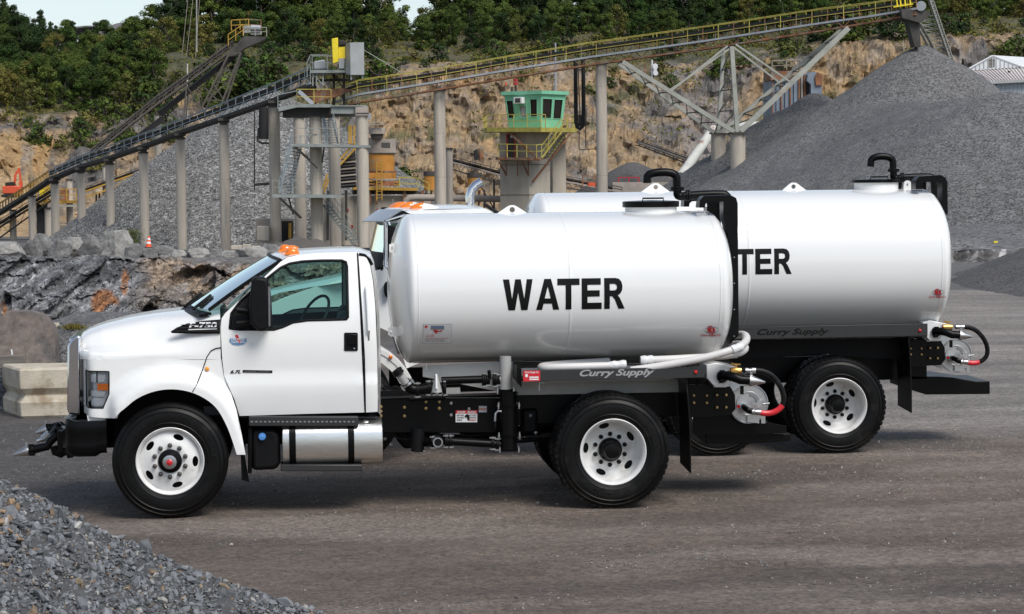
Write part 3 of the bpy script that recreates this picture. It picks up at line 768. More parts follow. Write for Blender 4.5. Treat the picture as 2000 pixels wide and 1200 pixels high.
def ftank(xa, xb, r, name, mt):
    b = MB(); sec = []
    for k in range(40):
        yy, zz = tank_section(2*pi*k/40, .31*r, hz*r, 3.2); sec.append((yy, zz))
    st = [(xa+.012, .90), (xa+.004, .96), (xa, .985), (xa+.006, 1.0), (xb-.006, 1.), (xb, .985), (xb-.004, .96), (xb-.012, .9)] if name == 'fuel_tank' else [(xa, .96), (xa, 1), (xb, 1), (xb, .96)]
    vs = [(x, .45-a*s, cA.z+c*s) for x, s in st for a, c in sec]; m_ = 40
    fs = [(i*m_+k, (i+1)*m_+k, (i+1)*m_+(k+1) % m_, i*m_+(k+1) % m_) for i in range(len(st)-1) for k in range(m_)]
    if name == 'fuel_tank': fs += [tuple(range(m_)), tuple(range(len(vs)-1, len(vs)-1-m_, -1))]
    b.add(vs, fs); return b.build(name, mt, truck)
ft = ftank(cA.x, cB.x, 1., 'fuel_tank', 'aluminium')
ftank(X(563, .2), X(576, .2), 1.025, 'tank_strap', 'black_paint'); ftank(X(678, .2), X(690, .2), 1.025, 'tank_strap', 'black_paint')
b = MB(); p = W(714, 829, .24); b.lathe([(.045, .05), (.045, 0), (.04, -.02), (.02, -.03), (0, -.03)], p, V(0, .8, -.6), 14); b.lathe([(.055+.006*cos(k), .006*sin(k)) for k in range(6)], p+V(.005, .01, -.03), V(0, .9, -.5), 18, True); b.build('filler_cap', 'aluminium', ft)
b = MB(); b.prism(poly([(470, 888), (478, 890), (487, 942), (472, 938)], .3), .3, .32); b.build('splash_flap', 'black_satin', truck)
pbox(742, 778, 1012, 846, .52, .60, 'side_plate', 'black_paint', truck)
b = MB(); b.beam(W(742, 777, .5), W(1012, 768, .5), .02); b.build('frame_edge', 'grey_satin', truck)
frame_bolts([(744, 795), (744, 804), (744, 813), (790, 796), (790, 813), (832, 785), (832, 798), (858, 785), (858, 798)], .52, 'bolt_brass', truck)
frame_bolts([(881, 788), (881, 811), (916, 799), (975, 788), (1008, 787)], .52, 'bolt_grey', truck)
def label_plate(a, c, a2, c2, Y, mt, name, parent, lines, band_=None):
    b = MB(); b.prism(poly([(a, c), (a2, c), (a2, c2), (a, c2)], Y), Y-.002, Y); o = b.build(name, mt, parent)
    if band_: b = MB(); b.prism(poly([(a, c), (a2, c), (a2, c+band_), (a, c+band_)], Y), Y-.004, Y-.002); b.build('heading', 'decal_red', o)
    for (body, u0, u1, v0, v1, m2) in lines:
        b = MB(); text_on(b, body, lambda u, v: W(a+(a2-a)*lerp(u0, u1, u), c+(c2-c)*lerp(v1, v0, v), Y-.006), bold=.02); b.build('lettering', m2, o)
    return o
label_plate(890, 802, 932, 825, .515, 'decal_white', 'warning_label', truck, [('DANGER', .08, .45, .05, .24, 'decal_white'), ('PELIGRO', .55, .95, .05, .24, 'decal_white'),
    ('KEEP CLEAR', .05, .38, .35, .48, 'black_letter'), ('OF MOVING', .05, .38, .55, .68, 'black_letter'), ('PARTS', .05, .3, .75, .9, 'black_letter'), ('NO TOCAR', .62, .95, .35, .48, 'black_letter'), ('PARTES EN', .62, .95, .55, .68, 'black_letter'), ('MOVIMIENTO', .62, .95, .75, .9, 'decal_red')], 6)
b = MB(); b.patch(poly([(908, 812), (913, 809), (917, 812), (917, 820), (914, 822), (912, 815), (908, 816)], .505), lambda x, z: (x, .507, z), .1); b.build('warning_symbol', 'black_letter', truck)
label_plate(935, 793, 951, 806, .515, 'decal_grey', 'small_label', truck, [('WARNING', .05, .95, .1, .3, 'decal_white'), ('READ MANUAL', .05, .95, .4, .6, 'lens_orange'), ('BEFORE USE', .05, .95, .7, .9, 'decal_white')])
# ---- tank
TA = dict(yc=1.2, zc=(2.697+1.288)/2, a=1.1, b=(2.697-1.288)/2)
ty = lambda z: tank_y(z, **TA)
tk = tank_mesh(2.21, 5.07, TA['yc'], TA['zc'], TA['a'], TA['b'], .19).build('water_tank', 'tank_paint', truck, sharp=40)
wx = [('W', 982.5, 1040.5), ('A', 1047, 1092), ('T', 1088.5, 1132), ('E', 1136, 1175), ('R', 1180, 1220)]
zt_, zb2 = W(1100, 544.5, .11).z, W(1100, 605, .11).z
water([(ch, (X(a, .11, 575), X(c, .11, 575))) for ch, a, c in wx], None, zb2, zt_, lambda z: ty(z), tk)
logo(tk, 1390, 648, .2, ty, 1.)
def tdecal(pts, mt, name, off=.0, par=None, Y=.2, holes=()):
    b = MB(); b.patch(poly(pts, Y), lambda x, z: (x, ty(z)-off, z), .08, [poly(h, Y) for h in holes]); return b.build(name, mt, par or tk)
dg = tdecal([(826, 633), (882, 632.5), (882, 672.5), (826, 673)], 'decal_line', 'diagram_sheet', .001)
tdecal([(826.8, 633.8), (881.2, 633.3), (881.2, 671.7), (826.8, 672.2)], 'decal_white', 'diagram_paper', .003, dg)
tdecal([(841, 636), (867, 636), (867, 644), (841, 644)], 'decal_grey', 'diagram_picture', .005, dg); tdecal([(842, 638), (866, 638), (866, 640), (842, 640)], 'decal_blue', 'diagram_picture', .006, dg)
tdecal([(845, 646), (851, 644), (857, 647), (864, 645), (863, 648), (854, 649), (852, 653), (849, 649)], 'decal_red', 'diagram_picture', .006, dg); tdecal(ov(832, 638, 3, 2.5), 'decal_red', 'diagram_mark', .005, dg)
for i, (a, y, mt_) in enumerate(((848, 656, 'decal_red'), (848, 659, 'decal_red'), (875, 663, 'decal_red'), (868, 666, 'decal_grey'), (872, 669, 'decal_grey'))):
    b = MB(); text_on(b, ('VALVE CLOSED', 'VALVE OPEN', 'FLUSH THE TANK AFTER EVERY USE', 'OPEN DRAIN AND RINSE', 'CLOSE VALVES BEFORE FILL')[i], lambda u, v: (lambda p: (p.x, ty(p.z)-.006, p.z))(W(831+(a-831)*u, y-2*v, .2))); b.build('diagram_text', mt_, dg)
def lug(pts, hole, Y, t, parent, name='lifting_lug'):
    b = MB(); P = poly(pts, Y); H = poly(hole, Y)
    r0 = []; b.patch(P, lambda x, z: (x, Y, z), .5, [H], edge=1); return b.build(name, 'tank_paint', parent, solid=-t)
lug([(968, 419), (990, 404), (996, 401), (1004, 401), (1010, 404), (1033, 419)], ov(1000, 410, 5.5, 5.5, 12), 1.2, .03, truck)
lug([(1358, 404), (1361, 391), (1366, 384), (1372, 384), (1378, 391), (1380, 404)], ov(1369, 393, 2.5, 2.5, 8), 1.1, .03, truck)
# eye tabs on the front head
for (a, c, Y) in ((772, 485, .75), (770, 648, .6)):
    P = [(a-12, c-7), (a-5, c-10), (a+12, c-8), (a+12, c+8), (a-6, c+10), (a-12, c+6)]
    lug(P, [(a-8, c-3), (a-5, c-3), (a-5, c+4), (a-8, c+4)], Y, .02, truck, 'front_eye')
# ================================================================ rear bodies of both trucks
def body_rear(tr, off, px_bar, first):
    G = lambda px, py, Y: W(px, py, Y)+off
    def GP(pts, Y, y0, y1):
        P = [G(a, c, Y) for a, c in pts]; b = MB(); b.prism([(p.x, p.z) for p in P], y0+off.y, y1+off.y); return b
    # hose tray with the lettered side rail
    b = GP([(1021, 724), (1376, 716), (1376, 738), (1021, 746)], .04, .04, .055) if first else None
    if first:
        rail = b.build('side_rail', 'grey_satin', tr, bevel=.004)
        b = GP([(1021, 742), (1376, 734), (1376, 738), (1021, 746)], .04, .056, .5); b.build('tray_floor', 'grey_satin', tr)
        b = MB(); b.prism([(p.x, p.z) for p in (G(1010, 716, .04), G(1020, 722, .04), G(1020, 758, .04), G(1010, 745, .04))], .10, .5); b.build('tray_end', 'black_paint', tr)
    else:
        P = [W(a, c, 4.0) for a, c in [(1395, 640), (1811, 632), (1811, 656), (1395, 664)]]
        b = MB(); b.prism([(p.x, p.z) for p in P], 3.98, 3.995); rail = b.build('side_rail', 'grey_satin', tr, bevel=.004)
        b = MB(); b.prism([(p.x, p.z) for p in [W(a, c, 4.0) for a, c in [(1395, 660), (1811, 652), (1811, 668), (1800, 658), (1395, 664)]]], 3.996, 4.45); b.build('tray_floor', 'grey_satin', tr)
    if first: f = lambda u, v: W(1132+146*u, 739.5-2.6*u-17*v, .036)
    else: f = lambda u, v: W(1479+141*u, 658-2*u-15*v, 3.976)
    b = MB(); text_on(b, 'Curry Supply', f, shear=.35, bold=.03); b.build('rail_lettering', 'silver' if first else 'black_letter', rail)
    c = W(1359, 727, .03) if first else W(1797, 646, 3.97)
    b = MB(); b.lathe([(.016, .01), (.018, 0), (.01, -.01), (0, -.012)], c, V(0, 1, 0), 10); b.build('marker_lamp', 'lens_red', rail)
    # cradle under the tank
    if first:
        b = MB(); b.prism(poly([(826, 716), (1000, 706), (1010, 720), (1330, 712), (1330, 766), (1010, 772), (826, 736)], .55), .55, .58); b.prism(poly([(826, 716), (1010, 706), (1330, 712), (1330, 766), (1010, 772), (826, 736)], 1.85), 1.85, 1.88)
    else:
        b = MB(); b.prism(poly([(1080, 640), (1770, 640), (1770, 685), (1080, 690)], 4.5), 4.5, 4.53); b.prism(poly([(1080, 640), (1770, 640), (1770, 685), (1080, 690)], 5.8), 5.8, 5.83)
    b.build('tank_cradle', 'grey_primer', tr, kind=None)
    # mud flap: a rubber sheet across the wheels
    p0, p1 = G(1340, 738, .05), G(1340, 925, .05)
    for y in (.06, 1.76):
        b = MB(); b.grid(6, 8, lambda u, v: (p0.x+.02*sin(v*3)+.03*v*v, off.y+y+.58*u, lerp(p0.z, p1.z+.03*u, v))); b.build('mud_flap', 'rubber', tr, solid=.012)
        b = MB(); b.box((p0.x, off.y+y+.3, p0.z-.02), (.03, .62, .06)); b.build('flap_bracket', 'black_paint', tr)
    # frame end plates with bolts
    for (pts, y0) in (([(1345, 752), (1393, 750), (1393, 814), (1345, 816)], .50), ([(1393, 758), (1428, 756), (1437, 772), (1438, 800), (1428, 812), (1393, 814)], .54)):
        b = GP(pts, .5, y0, y0+.02); b.build('end_plate', 'black_paint', tr)
        b = GP(pts, .5, 2.4-y0-.02, 2.4-y0); b.build('end_plate', 'black_paint', tr)
    def bolts(pts, Y, m_, r=.014):
        for a, c in pts:
            q = G(a, c, Y); b = MB(); b.lathe([(r, 0), (r, -.012), (r*.6, -.018), (0, -.018)], q, V(0, 1, 0), 8); b.build('bolt', m_, tr)
    bolts([(1355, 773), (1355, 787), (1380, 773), (1380, 787), (1400, 772), (1400, 796), (1418, 772), (1418, 796)], .5, 'bolt_brass')
    for a in (1363, 1381):
        b = MB(); p = G(a, 752, .5)
        b.tube([p+V(.016*cos(k*1.0), .016*sin(k*1.0), k*.0024) for k in range(44)], .004, 5); b.build('spring', 'black_satin', tr)
    # white valve box and spray head
    b = GP([(1378, 712), (1396, 708), (1436, 716), (1417, 756), (1395, 756), (1378, 738)], .4, .34, .75); b.build('valve_box', 'white_paint', tr, bevel=.008)
    spray_pts = [G(*q) for q in ((1410, 736, .32), (1422, 734, .26), (1434, 737, .22), (1446, 742, .22), (1466, 743, .22))]
    spray(tr, spray_pts[::-1] if False else spray_pts, .044, G(1467, 744, .22), G(1494, 747, .22))
    b = MB(); b.lathe([(.03, -.05), (.035, 0), (.03, .05)], G(1437, 725, .30), V(1, 0, 0), 10); b.tube([G(1437, 725, .3), G(1438, 713, .3), G(1428, 711, .3)], .012, 6); b.box(G(1440, 712, .3), (.06, .02, .012)); b.build('brass_valve', 'brass', tr)
    b = MB(); b.lathe([(.02, -.05), (.026, -.045), (.026, -.015), (.02, -.01), (.02, .01), (.027, .015), (.027, .05), (.02, .055)], G(1465, 724, .30), V(1, 0, 0), 12); b.build('coupler', 'steel', tr)
    hp_ = [(1474, 724), (1488, 725), (1503, 731), (1517, 744), (1527, 760), (1531, 776), (1530, 789), (1522, 800), (1508, 807), (1494, 808), (1484, 806)]
    hp_ = [hp_[0]]+chaikin(hp_, 1, False)[1:]
    P = [G(a, c, .30) for a, c in hp_]
    n_ = 13 if first else 16
    b = MB(); b.tube(P[:n_+1], .026, 10); b.build('air_hose', 'rubber', tr)
    b = MB(); b.tube([p+V(0, -.002, 0) for p in P[n_:]], .027, 10); b.build('hose_end', 'red_plastic', tr)
    b = MB(); b.lathe([(.028, -.05), (.03, -.03), (.024, -.02), (.024, -.005), (.03, 0), (.03, .03), (.026, .04)], G(1478, 805, .30), V(1, 0, -.1), 12); b.build('coupler', 'steel', tr)
    b = MB(); b.tube([G(1470, 804, .3), G(1462, 802, .3), G(1455, 797, .36), G(1452, 794, .6)], .028, 10); b.build('elbow', 'black_paint', tr)
    # hose reel
    rc = G(1462, 789, .62)
    b = MB(); b.lathe([(.0, .0), (.10, .0), (.105, -.006), (.115, -.006), (.12, 0), (.172, .0), (.183, -.012), (.188, -.006), (.185, .004), (0, .006)], rc, V(0, 1, 0), 40); b.build('reel_disc', 'silver', tr)
    b = MB(); b.lathe([(.0, .02), (.185, .02), (.185, .026), (0, .026)], rc+V(0, .5, 0), V(0, 1, 0), 40); b.lathe([(.08, 0), (.08, .5)], rc, V(0, 1, 0), 24); b.build('reel_drum', 'silver', tr)
    for k in range(9):
        a = pi*.05+k*.16; d = V(cos(a), 0, sin(a)); bar('reel_slot', rc+d*.07+V(0, -.004, 0), rc+d*.092+V(0, -.004, 0), .004, 'black_paint', tr)
    b = MB(); b.tube([rc+V(-.05, -.14, -.03), rc+V(-.05, .0, -.03)], .04, 14); b.build('reel_hub', 'silver', tr)
    b = MB(); b.box(G(1480, 789, .5), (.10, .02, .02)); b.lathe([(.03, 0), (.03, -.02), (0, -.02)], G(1482, 790, .5), V(0, 1, 0), 8); b.tube([G(1482, 790, .5), G(1503, 788, .5)], .009, 8); b.build('crank', 'silver', tr)
    b = MB(); b.box(G(1449, 762, .5), (.03, .03, .08)); b.build('reel_switch', 'black_satin', tr)
    b = GP([(1463, 812), (1498, 814), (1498, 829), (1490, 829), (1490, 819), (1486, 819), (1486, 829), (1463, 826)], .5, .58, .60); b.build('reel_stand', 'silver', tr)
    b = MB(); b.lathe([(.016, 0), (.016, -.012), (0, -.012)], G(1442, 794, .5), V(0, 1, 0), 8); b.build('tail_lamp', 'lens_red', tr)
    # step bumper / hitch plate
    if first: GP([(1361, 810), (1442, 812), (1470, 822), (1545, 837), (1545, 850), (1440, 856), (1361, 852)], .5, .70, .73).build('hitch_plate', 'black_paint', tr)
    o2 = off-V(3.09, 3.94, .12)
    P = [W(a, c, 4.5)+o2 for a, c in ([(1803, 742), (1868, 741), (1917, 748), (1943, 748), (1943, 760), (1880, 764), (1803, 764)] if first else [(1785, 737), (1868, 740), (1917, 748), (1943, 748), (1943, 773), (1817, 774), (1785, 764)])]
    b = MB(); b.prism([(p.x, p.z) for p in P], off.y+.75, off.y+1.65); b.build('step_bumper', 'black_paint', tr, bevel=.006)

def top_gear(tr, yc, zt, man, neck, frame, dots, bandh):
    """man = (px, py of lid top), neck = pixel path, frame outline"""
    c = W(man[0], man[1], yc); r = .25
    b = MB(); b.lathe([(r, zt-.06-c.z), (r, -.03), (r+.02, -.028), (r+.02, -.02)], c, V(0, 0, 1), 40); o = b.build('manhole_collar', 'tank_paint', tr)
    b = MB(); b.lathe([(r+.005, -bandh), (r+.022, -bandh), (r+.022, 0), (r-.03, .004), (.03, .012), (0, .012)], c, V(0, 0, 1), 40); ld = b.build('manhole_lid', 'black_paint', tr)
    b = MB(); b.tube([c+V(-.1, -.15, .0), c+V(-.1, -.15, .03), c+V(.1, -.15, .03), c+V(.1, -.15, .0)], .008, 6); b.build('lid_handle', 'black_paint', ld)
    up, cl, lo = neck
    P = [W(a, c_, yc+.15) for a, c_ in up]; P = [P[0]]+[Vector(p) for p in chaikin([tuple(p) for p in P], 2, False)[1:]]
    b = MB(); b.tube(P, .041, 14); nk = b.build('overflow_neck', 'black_paint', tr)
    P = [W(a, c_, yc+.15) for a, c_ in lo]; P = [P[0]]+[Vector(p) for p in chaikin([tuple(p) for p in P], 2, False)[1:]]
    b = MB(); b.tube(P, .041, 14); b.build('overflow_pipe', 'black_paint', tr)
    for (a, c_, ax) in cl:
        p = W(a, c_, yc+.15); b = MB(); b.lathe([(.042, -.02), (.056, -.018), (.056, -.004), (.048, 0), (.056, .004), (.056, .018), (.042, .02)], p, ax, 14)
        b.box(p+V(.05, -.03, 0), (.03, .03, .03)); b.box(p+V(-.05, -.03, 0), (.03, .03, .03)); b.build('pipe_clamp', 'black_satin', nk)
    for (y0, y1) in ((yc-.55, yc-.35), (yc+.35, yc+.55)):
        b = MB(); P = [W(a, c_, yc-.5) for a, c_ in frame[0]]
        if frame[1]:
            H = [(W(a, c_, yc-.5).x, W(a, c_, yc-.5).z) for a, c_ in frame[1]]
        P2 = [(p.x, p.z) for p in P]; b.prism(P2, y0, y1); fr = b.build('fill_frame', 'black_paint', tr)
        if y0 < yc:
            for a, c_ in dots:
                q = W(a, c_, y0); d = MB(); d.lathe([(.007, 0), (.006, -.005), (0, -.006)], q, V(0, 1, 0), 8); d.build('rivet', 'steel', fr)

body_rear(truck, V(0, 0, 0), None, True)
top_gear(truck, 1.2, 2.697, (1271, 393.5), ([(1264, 358), (1264, 338), (1322, 336), (1322, 367)], [(1322, 369, V(0, 0, 1)), (1343, 382, V(1, 0, 0))], [(1323, 371), (1323, 385), (1344, 382), (1402, 379), (1424, 381), (1424, 430)]),
    ([(1364, 406), (1365, 392), (1373, 383), (1425, 381), (1436, 387), (1439, 398), (1441, 655), (1424, 672), (1419, 640), (1427, 560), (1423, 480), (1416, 440), (1411, 425), (1411, 394), (1381, 395), (1376, 399), (1375, 406)], None), [(1434, 503), (1434, 554), (1434, 605), (1434, 657)], .055)
# red notice on the side rail
def rt(a, c, a2, c2): return lambda u, v: W(lerp(a, a2, u), lerp(c2, c, v), .034)
b = MB(); b.prism(poly([(1022, 724.5), (1055, 723.7), (1055, 744.5), (1022, 745.5)], .037), .036, .039); rs = b.build('red_notice', 'decal_red', truck)
b = MB(); text_on(b, 'Curry Supply Co', rt(1025, 725.5, 1052, 730), shear=.2, bold=.02)
for y in (736, 740): b.patch([(W(1034, y, .03).x, W(1034, y+2.6, .03).z), (W(1052, y, .03).x, W(1052, y+2.6, .03).z), (W(1052, y, .03).x, W(1052, y, .03).z), (W(1034, y, .03).x, W(1034, y, .03).z)], lambda x, z: (x, .034, z), 1)
b.patch([(W(1026, 733, .03).x, W(1026, 737, .03).z), (W(1031, 733, .03).x, W(1031, 737, .03).z), (W(1031, 733, .03).x, W(1031, 731, .03).z), (W(1026, 733, .03).x, W(1026, 731, .03).z)], lambda x, z: (x, .034, z), 1); b.build('notice_print', 'decal_white', rs)
# water hoses lying in the tray
def hose(path, r=.036, name='suction_hose'):
    P = [W(*p) for p in path]; Q_ = [P[0]]+[Vector(p) for p in chaikin([tuple(p) for p in P], 3, False)[1:]]
    out = [Q_[0]]; acc = 0; st = .011
    for a, c in zip(Q_, Q_[1:]):
        L = (c-a).length; n = max(1, int(L/st))
        for k in range(1, n+1): out.append(a.lerp(c, k/n))
    b = MB(); b.tube(out, [r if k % 2 else r*.95 for k in range(len(out))], 12); h = b.build(name, 'hose', truck, sharp=70); return h, Q_
h1, q1 = hose([(1212, 714, .14), (1150, 716, .13), (1085, 718, .14), (1058, 720, .2), (1056, 716, .38), (1090, 712, .52), (1190, 706, .6)])
h2, q2 = hose([(1254, 704, .13), (1310, 702, .12), (1400, 697, .15), (1440, 692, .3), (1458, 682, .6), (1450, 672, 1.0), (1430, 674, 1.6)])
h3, q3 = hose([(1232, 724, .09), (1300, 714, .06), (1380, 699, .02), (1430, 684, .02), (1455, 672, .2), (1460, 658, .5), (1448, 652, .9), (1420, 660, 1.6)])
def cuff(a, b_, r, parent):
    m_ = MB(); a = W(*a); b_ = W(*b_); n = 6; m_.tube([a.lerp(b_, k/n) for k in range(n+1)], [r*(1+.08*((k*7) % 3-1)) for k in range(n+1)], 12); return m_.build('hose_cuff', 'hose_wrap', parent)
cuff((1190, 715, .14), (1223, 712, .14), .041, h1); cuff((1251, 704, .13), (1276, 703, .13), .041, h2); cuff((1428, 684.5, .03), (1448, 677, .1), .040, h3)
# ---- pump and pipework ahead of the rear axle
def tb(pts, r, name, mt, parent=truck, n=14):
    b = MB(); b.tube([W(*p) for p in pts], r, n); return b.build(name, mt, parent, sharp=50)
def ring(p, ax, r, w, name='pipe_clamp', mt='black_satin', parent=truck, ears=True):
    c = W(*p); ax = V(*ax); b = MB(); b.lathe([(r*.8, -w), (r, -w*.8), (r, -w*.2), (r*.9, 0), (r, w*.2), (r, w*.8), (r*.8, w)], c, ax, 14)
    o = b.build(name, mt, parent)
    if ears:
        for s in (-1, 1):
            e = MB(); u = ax.cross(V(0, 1, 0)).normalized() if abs(ax.y) < .9 else V(0, 0, 1); e.lathe([(.008, -.03), (.008, .03)], c+u*r*s+V(0, -r*.4, 0), ax, 6); e.lathe([(.013, -.012), (.013, .012), (0, .013)], c+u*r*s+V(0, -r*.4, 0), ax, 6); e.build('clamp_bolt', 'steel', o)
    return o
px_ = (1, 0, 0)
p_ = tb([(862, 744, .33), (948, 741, .33)], .036, 'suction_pipe', 'black_paint')
for a in (945, 953, 966, 972): ring((a, 742, .33), px_, .06 if a in (945, 966) else .05, .018)
tb([(957, 741, .3), (955, 724, .28)], .016, 'valve_handle', 'black_satin'); tb([(970, 741, .33), (984, 741, .33)], .033, 'tee_branch', 'grey_primer')
tb([(987, 696, .33), (987, 762, .33)], .054, 'tank_outlet', 'grey_primer', n=18)
ring((987, 763, .33), (0, 0, 1), .075, .014, 'flange', 'black_paint')
tb([(993, 764, .33), (993, 790, .33), (993, 880, .33)], .078, 'water_pump', 'black_paint', n=20); ring((993, 792, .33), (0, 0, 1), .095, .012, 'flange', 'black_paint'); ring((994, 850, .33), (0, 0, 1), .095, .012, 'flange', 'black_paint'); ring((994, 878, .33), (0, 0, 1), .088, .015, 'flange', 'black_paint')
tb([(1005, 778, .4), (1020, 775, .4), (1022, 792, .4)], .012, 'hydraulic_line', 'black_satin', n=6)
for a, y0, y1, Y in ((868, 864, 862, .33),): tb([(873, 862, .33), (960, 867, .33), (985, 869, .33)], .036, 'discharge_pipe', 'black_paint')
for a, c in ((872, 862), (880, 862), (962, 866), (972, 868)): ring((a, c, .33), px_, .052, .016)
b = MB(); c = W(855, 864, .2); b.lathe([(.034, .0), (.034, -.03), (.046, -.03), (.046, .0), (.046, .1)], c, V(0, 1, 0), 20); b.build('drain_outlet', 'steel', truck)
b = MB(); b.lathe([(.033, -.02), (0, -.02)], c, V(0, 1, 0), 16); b.lathe([(.05, .02), (.055, .03), (.055, .14)], c, V(0, 1, 0), 16); b.build('outlet_throat', 'black_letter', truck)
ring((846, 864, .26), px_, .05, .02); tb([(846, 864, .3), (835, 866, .35), (825, 858, .5)], .035, 'elbow', 'black_paint')
tb([(817, 838, .4), (815, 882, .4)], .06, 'air_chamber', 'black_satin'); tb([(824, 880, .38), (832, 882, .38)], .01, 'drain_tap', 'steel', n=6)
tb([(790, 852, .7), (850, 858, .7), (1005, 862, .7)], .05, 'exhaust_pipe', 'black_satin')
tb([(967, 836, .3), (967, 822, .3)], .010, 'hydraulic_line', 'black_satin', n=6); tb([(967, 823, .3), (968, 808, .3), (973, 803, .3), (980, 804, .3)], .012, 'line_fitting', 'steel', n=8)
# front valve group
tb([(862, 757, .33), (838, 758, .33), (812, 762, .33)], .046, 'valve_body', 'black_paint'); 
for a in (838, 847, 860, 868): ring((a, 758, .33), px_, .062, .014)
b = MB(); p = W(853, 762, .26); q = W(852, 733, .26); b.tube([p+V(0, 0, -.02), p, q], [.05, .046, .014], 14); vh = b.build('valve_lever', 'grey_primer', truck)
tb([(852.5, 760, .205), (852, 731, .235)], .010, 'lever_stem', 'decal_white', vh, 8)
tb([(815, 762, .33), (804, 760, .33), (796, 752, .33), (790, 745, .32)], .048, 'elbow', 'black_paint')
ring((815, 762, .33), px_, .062, .014); ring((796, 751, .33), (-.6, 0, .8), .055, .012, mt='steel')
tb([(792, 748, .3), (782, 734, .28)], .040, 'spray_body', 'grey_primer'); ring((777, 727, .27), (-.55, 0, .8), .052, .03, ears=False)
tb([(800, 780, .5), (870, 776, .5)], .02, 'air_line', 'black_satin', n=8)
b = MB(); b.prism(poly([(745, 764), (800, 762), (800, 775), (745, 778)], .5), .5, .8); b.prism(poly([(866, 757), (900, 756), (900, 770), (866, 771)], .6), .6, .62); b.build('valve_shelf', 'black_satin', truck)
b = MB(); b.prism(poly([(868, 758), (898, 757), (900, 771), (868, 772)], .55), .54, .55); b.build('shelf_plate', 'grey_primer', truck)
for (a, c, s) in ((833, 716, 1), (1056, 748, -1)):
    tb([(a, c-7, .3), (a, c+6, .3), (a+8, c+7, .3)] if s > 0 else [(a-3, c+15, .12), (a-3, c, .12), (a+7, c, .12)], .008, 'hook', 'steel', n=6)
b = MB(); b.prism(poly([(1040, 812), (1320, 800), (1320, 812), (1040, 830)], .9), .9, 1.5); b.build('air_tank', 'black_satin', truck)

# ================================================================ rear truck
OF = V(3.09, 3.94, .12); Y2 = 3.94
truck2 = thing('water_truck', (1.75, 3.94, 0), 'white water truck parked behind, with chromed stack and tandem axle', 'water truck', 'water trucks')
X2 = 7.013
wheel(X2, Y2+.02, Rw, truck2, False, 1, blocks=True)
wheel(X2-1.33, Y2+.02, Rw, truck2, False, 1, blocks=True)
wheel(1.72, Y2+.02, Rw, truck2, True, 1, blocks=False)
for x in (X2, X2-1.33):
    tyre_mesh(Y2+.35, x, Rw).build('inner_tyre', 'rubber', truck2, sharp=30)
    tyre_mesh(Y2+2.38, x, Rw, -1).build('outer_tyre', 'rubber', truck2, sharp=30)
    b = MB(); b.tube([(x, Y2+.35, Rw), (x, Y2+2.1, Rw)], .08, 12); b.build('axle', 'black_satin', truck2)
tyre_mesh(Y2+2.38, 1.72, Rw, -1, False).build('outer_tyre', 'rubber', truck2, sharp=30)
for y in (.75, 1.6):
    b = MB(); b.prism(poly([(760, 720), (1810, 690), (1810, 740), (760, 770)], Y2+y), Y2+y, Y2+y+.08); b.build('frame_rail', 'black_paint', truck2)
b = MB(); b.box((4.3, Y2+.5, .85), (1.9, .5, .55)); b.build('side_tank', 'black_satin', truck2, bevel=.05)
b = MB(); b.prism(poly([(1440, 664), (1755, 660), (1755, 700), (1700, 700), (1600, 690), (1500, 700), (1440, 700)], Y2+.5), Y2+.45, Y2+.5); b.build('underbody_panel', 'black_satin', truck2)
body_rear(truck2, OF, None, False)
TB = dict(yc=5.14, zc=(2.862+1.27)/2, a=1.13, b=(2.862-1.27)/2)
ty2 = lambda z: tank_y(z, **TB)
tk2 = tank_mesh(3.87, 8.215, TB['yc'], TB['zc'], TB['a'], TB['b'], .21).build('water_tank', 'tank_paint', truck2, sharp=40)
wx2 = [('W', 1349, 1397), ('A', 1402, 1438), ('T', 1436, 1472), ('E', 1475, 1508), ('R', 1512, 1546)]
water([(ch, (W(a, 510, 4.02).x, W(c, 510, 4.02).x)) for ch, a, c in wx2], None, W(1500, 536, 4.02).z, W(1500, 486, 4.02).z, ty2, tk2)
logo(tk2, 1833, 574, 4.05, ty2, 1.)
top_gear(truck2, 5.14, 2.862, (1711, 351), ([(1700, 326), (1702, 306), (1744, 306), (1744, 331)], [(1744, 333, V(0, 0, 1)), (1762, 347, V(1, 0, 0))], [(1745, 335), (1745, 350), (1763, 347), (1812, 345), (1825, 347), (1825, 395)]),
    ([(1786, 370), (1786, 354), (1793, 345), (1836, 342), (1845, 348), (1848, 356), (1849, 420), (1838, 410), (1838, 356), (1800, 356), (1798, 370)], None), [], .035)
lug([(1252, 375), (1271, 361), (1276, 358), (1284, 358), (1289, 361), (1308, 375)], ov(1280, 366, 4.5, 4.5, 12), 5.14, .03, truck2)
lug([(1524, 375), (1541, 360), (1546, 357), (1553, 357), (1558, 360), (1578, 375)], ov(1549, 365, 4.5, 4.5, 12), 5.14, .03, truck2)
lug([(1764, 372), (1765, 356), (1769, 353), (1774, 353), (1778, 356), (1778, 372)], ov(1771, 361, 2, 3, 8), 5.0, .03, truck2)
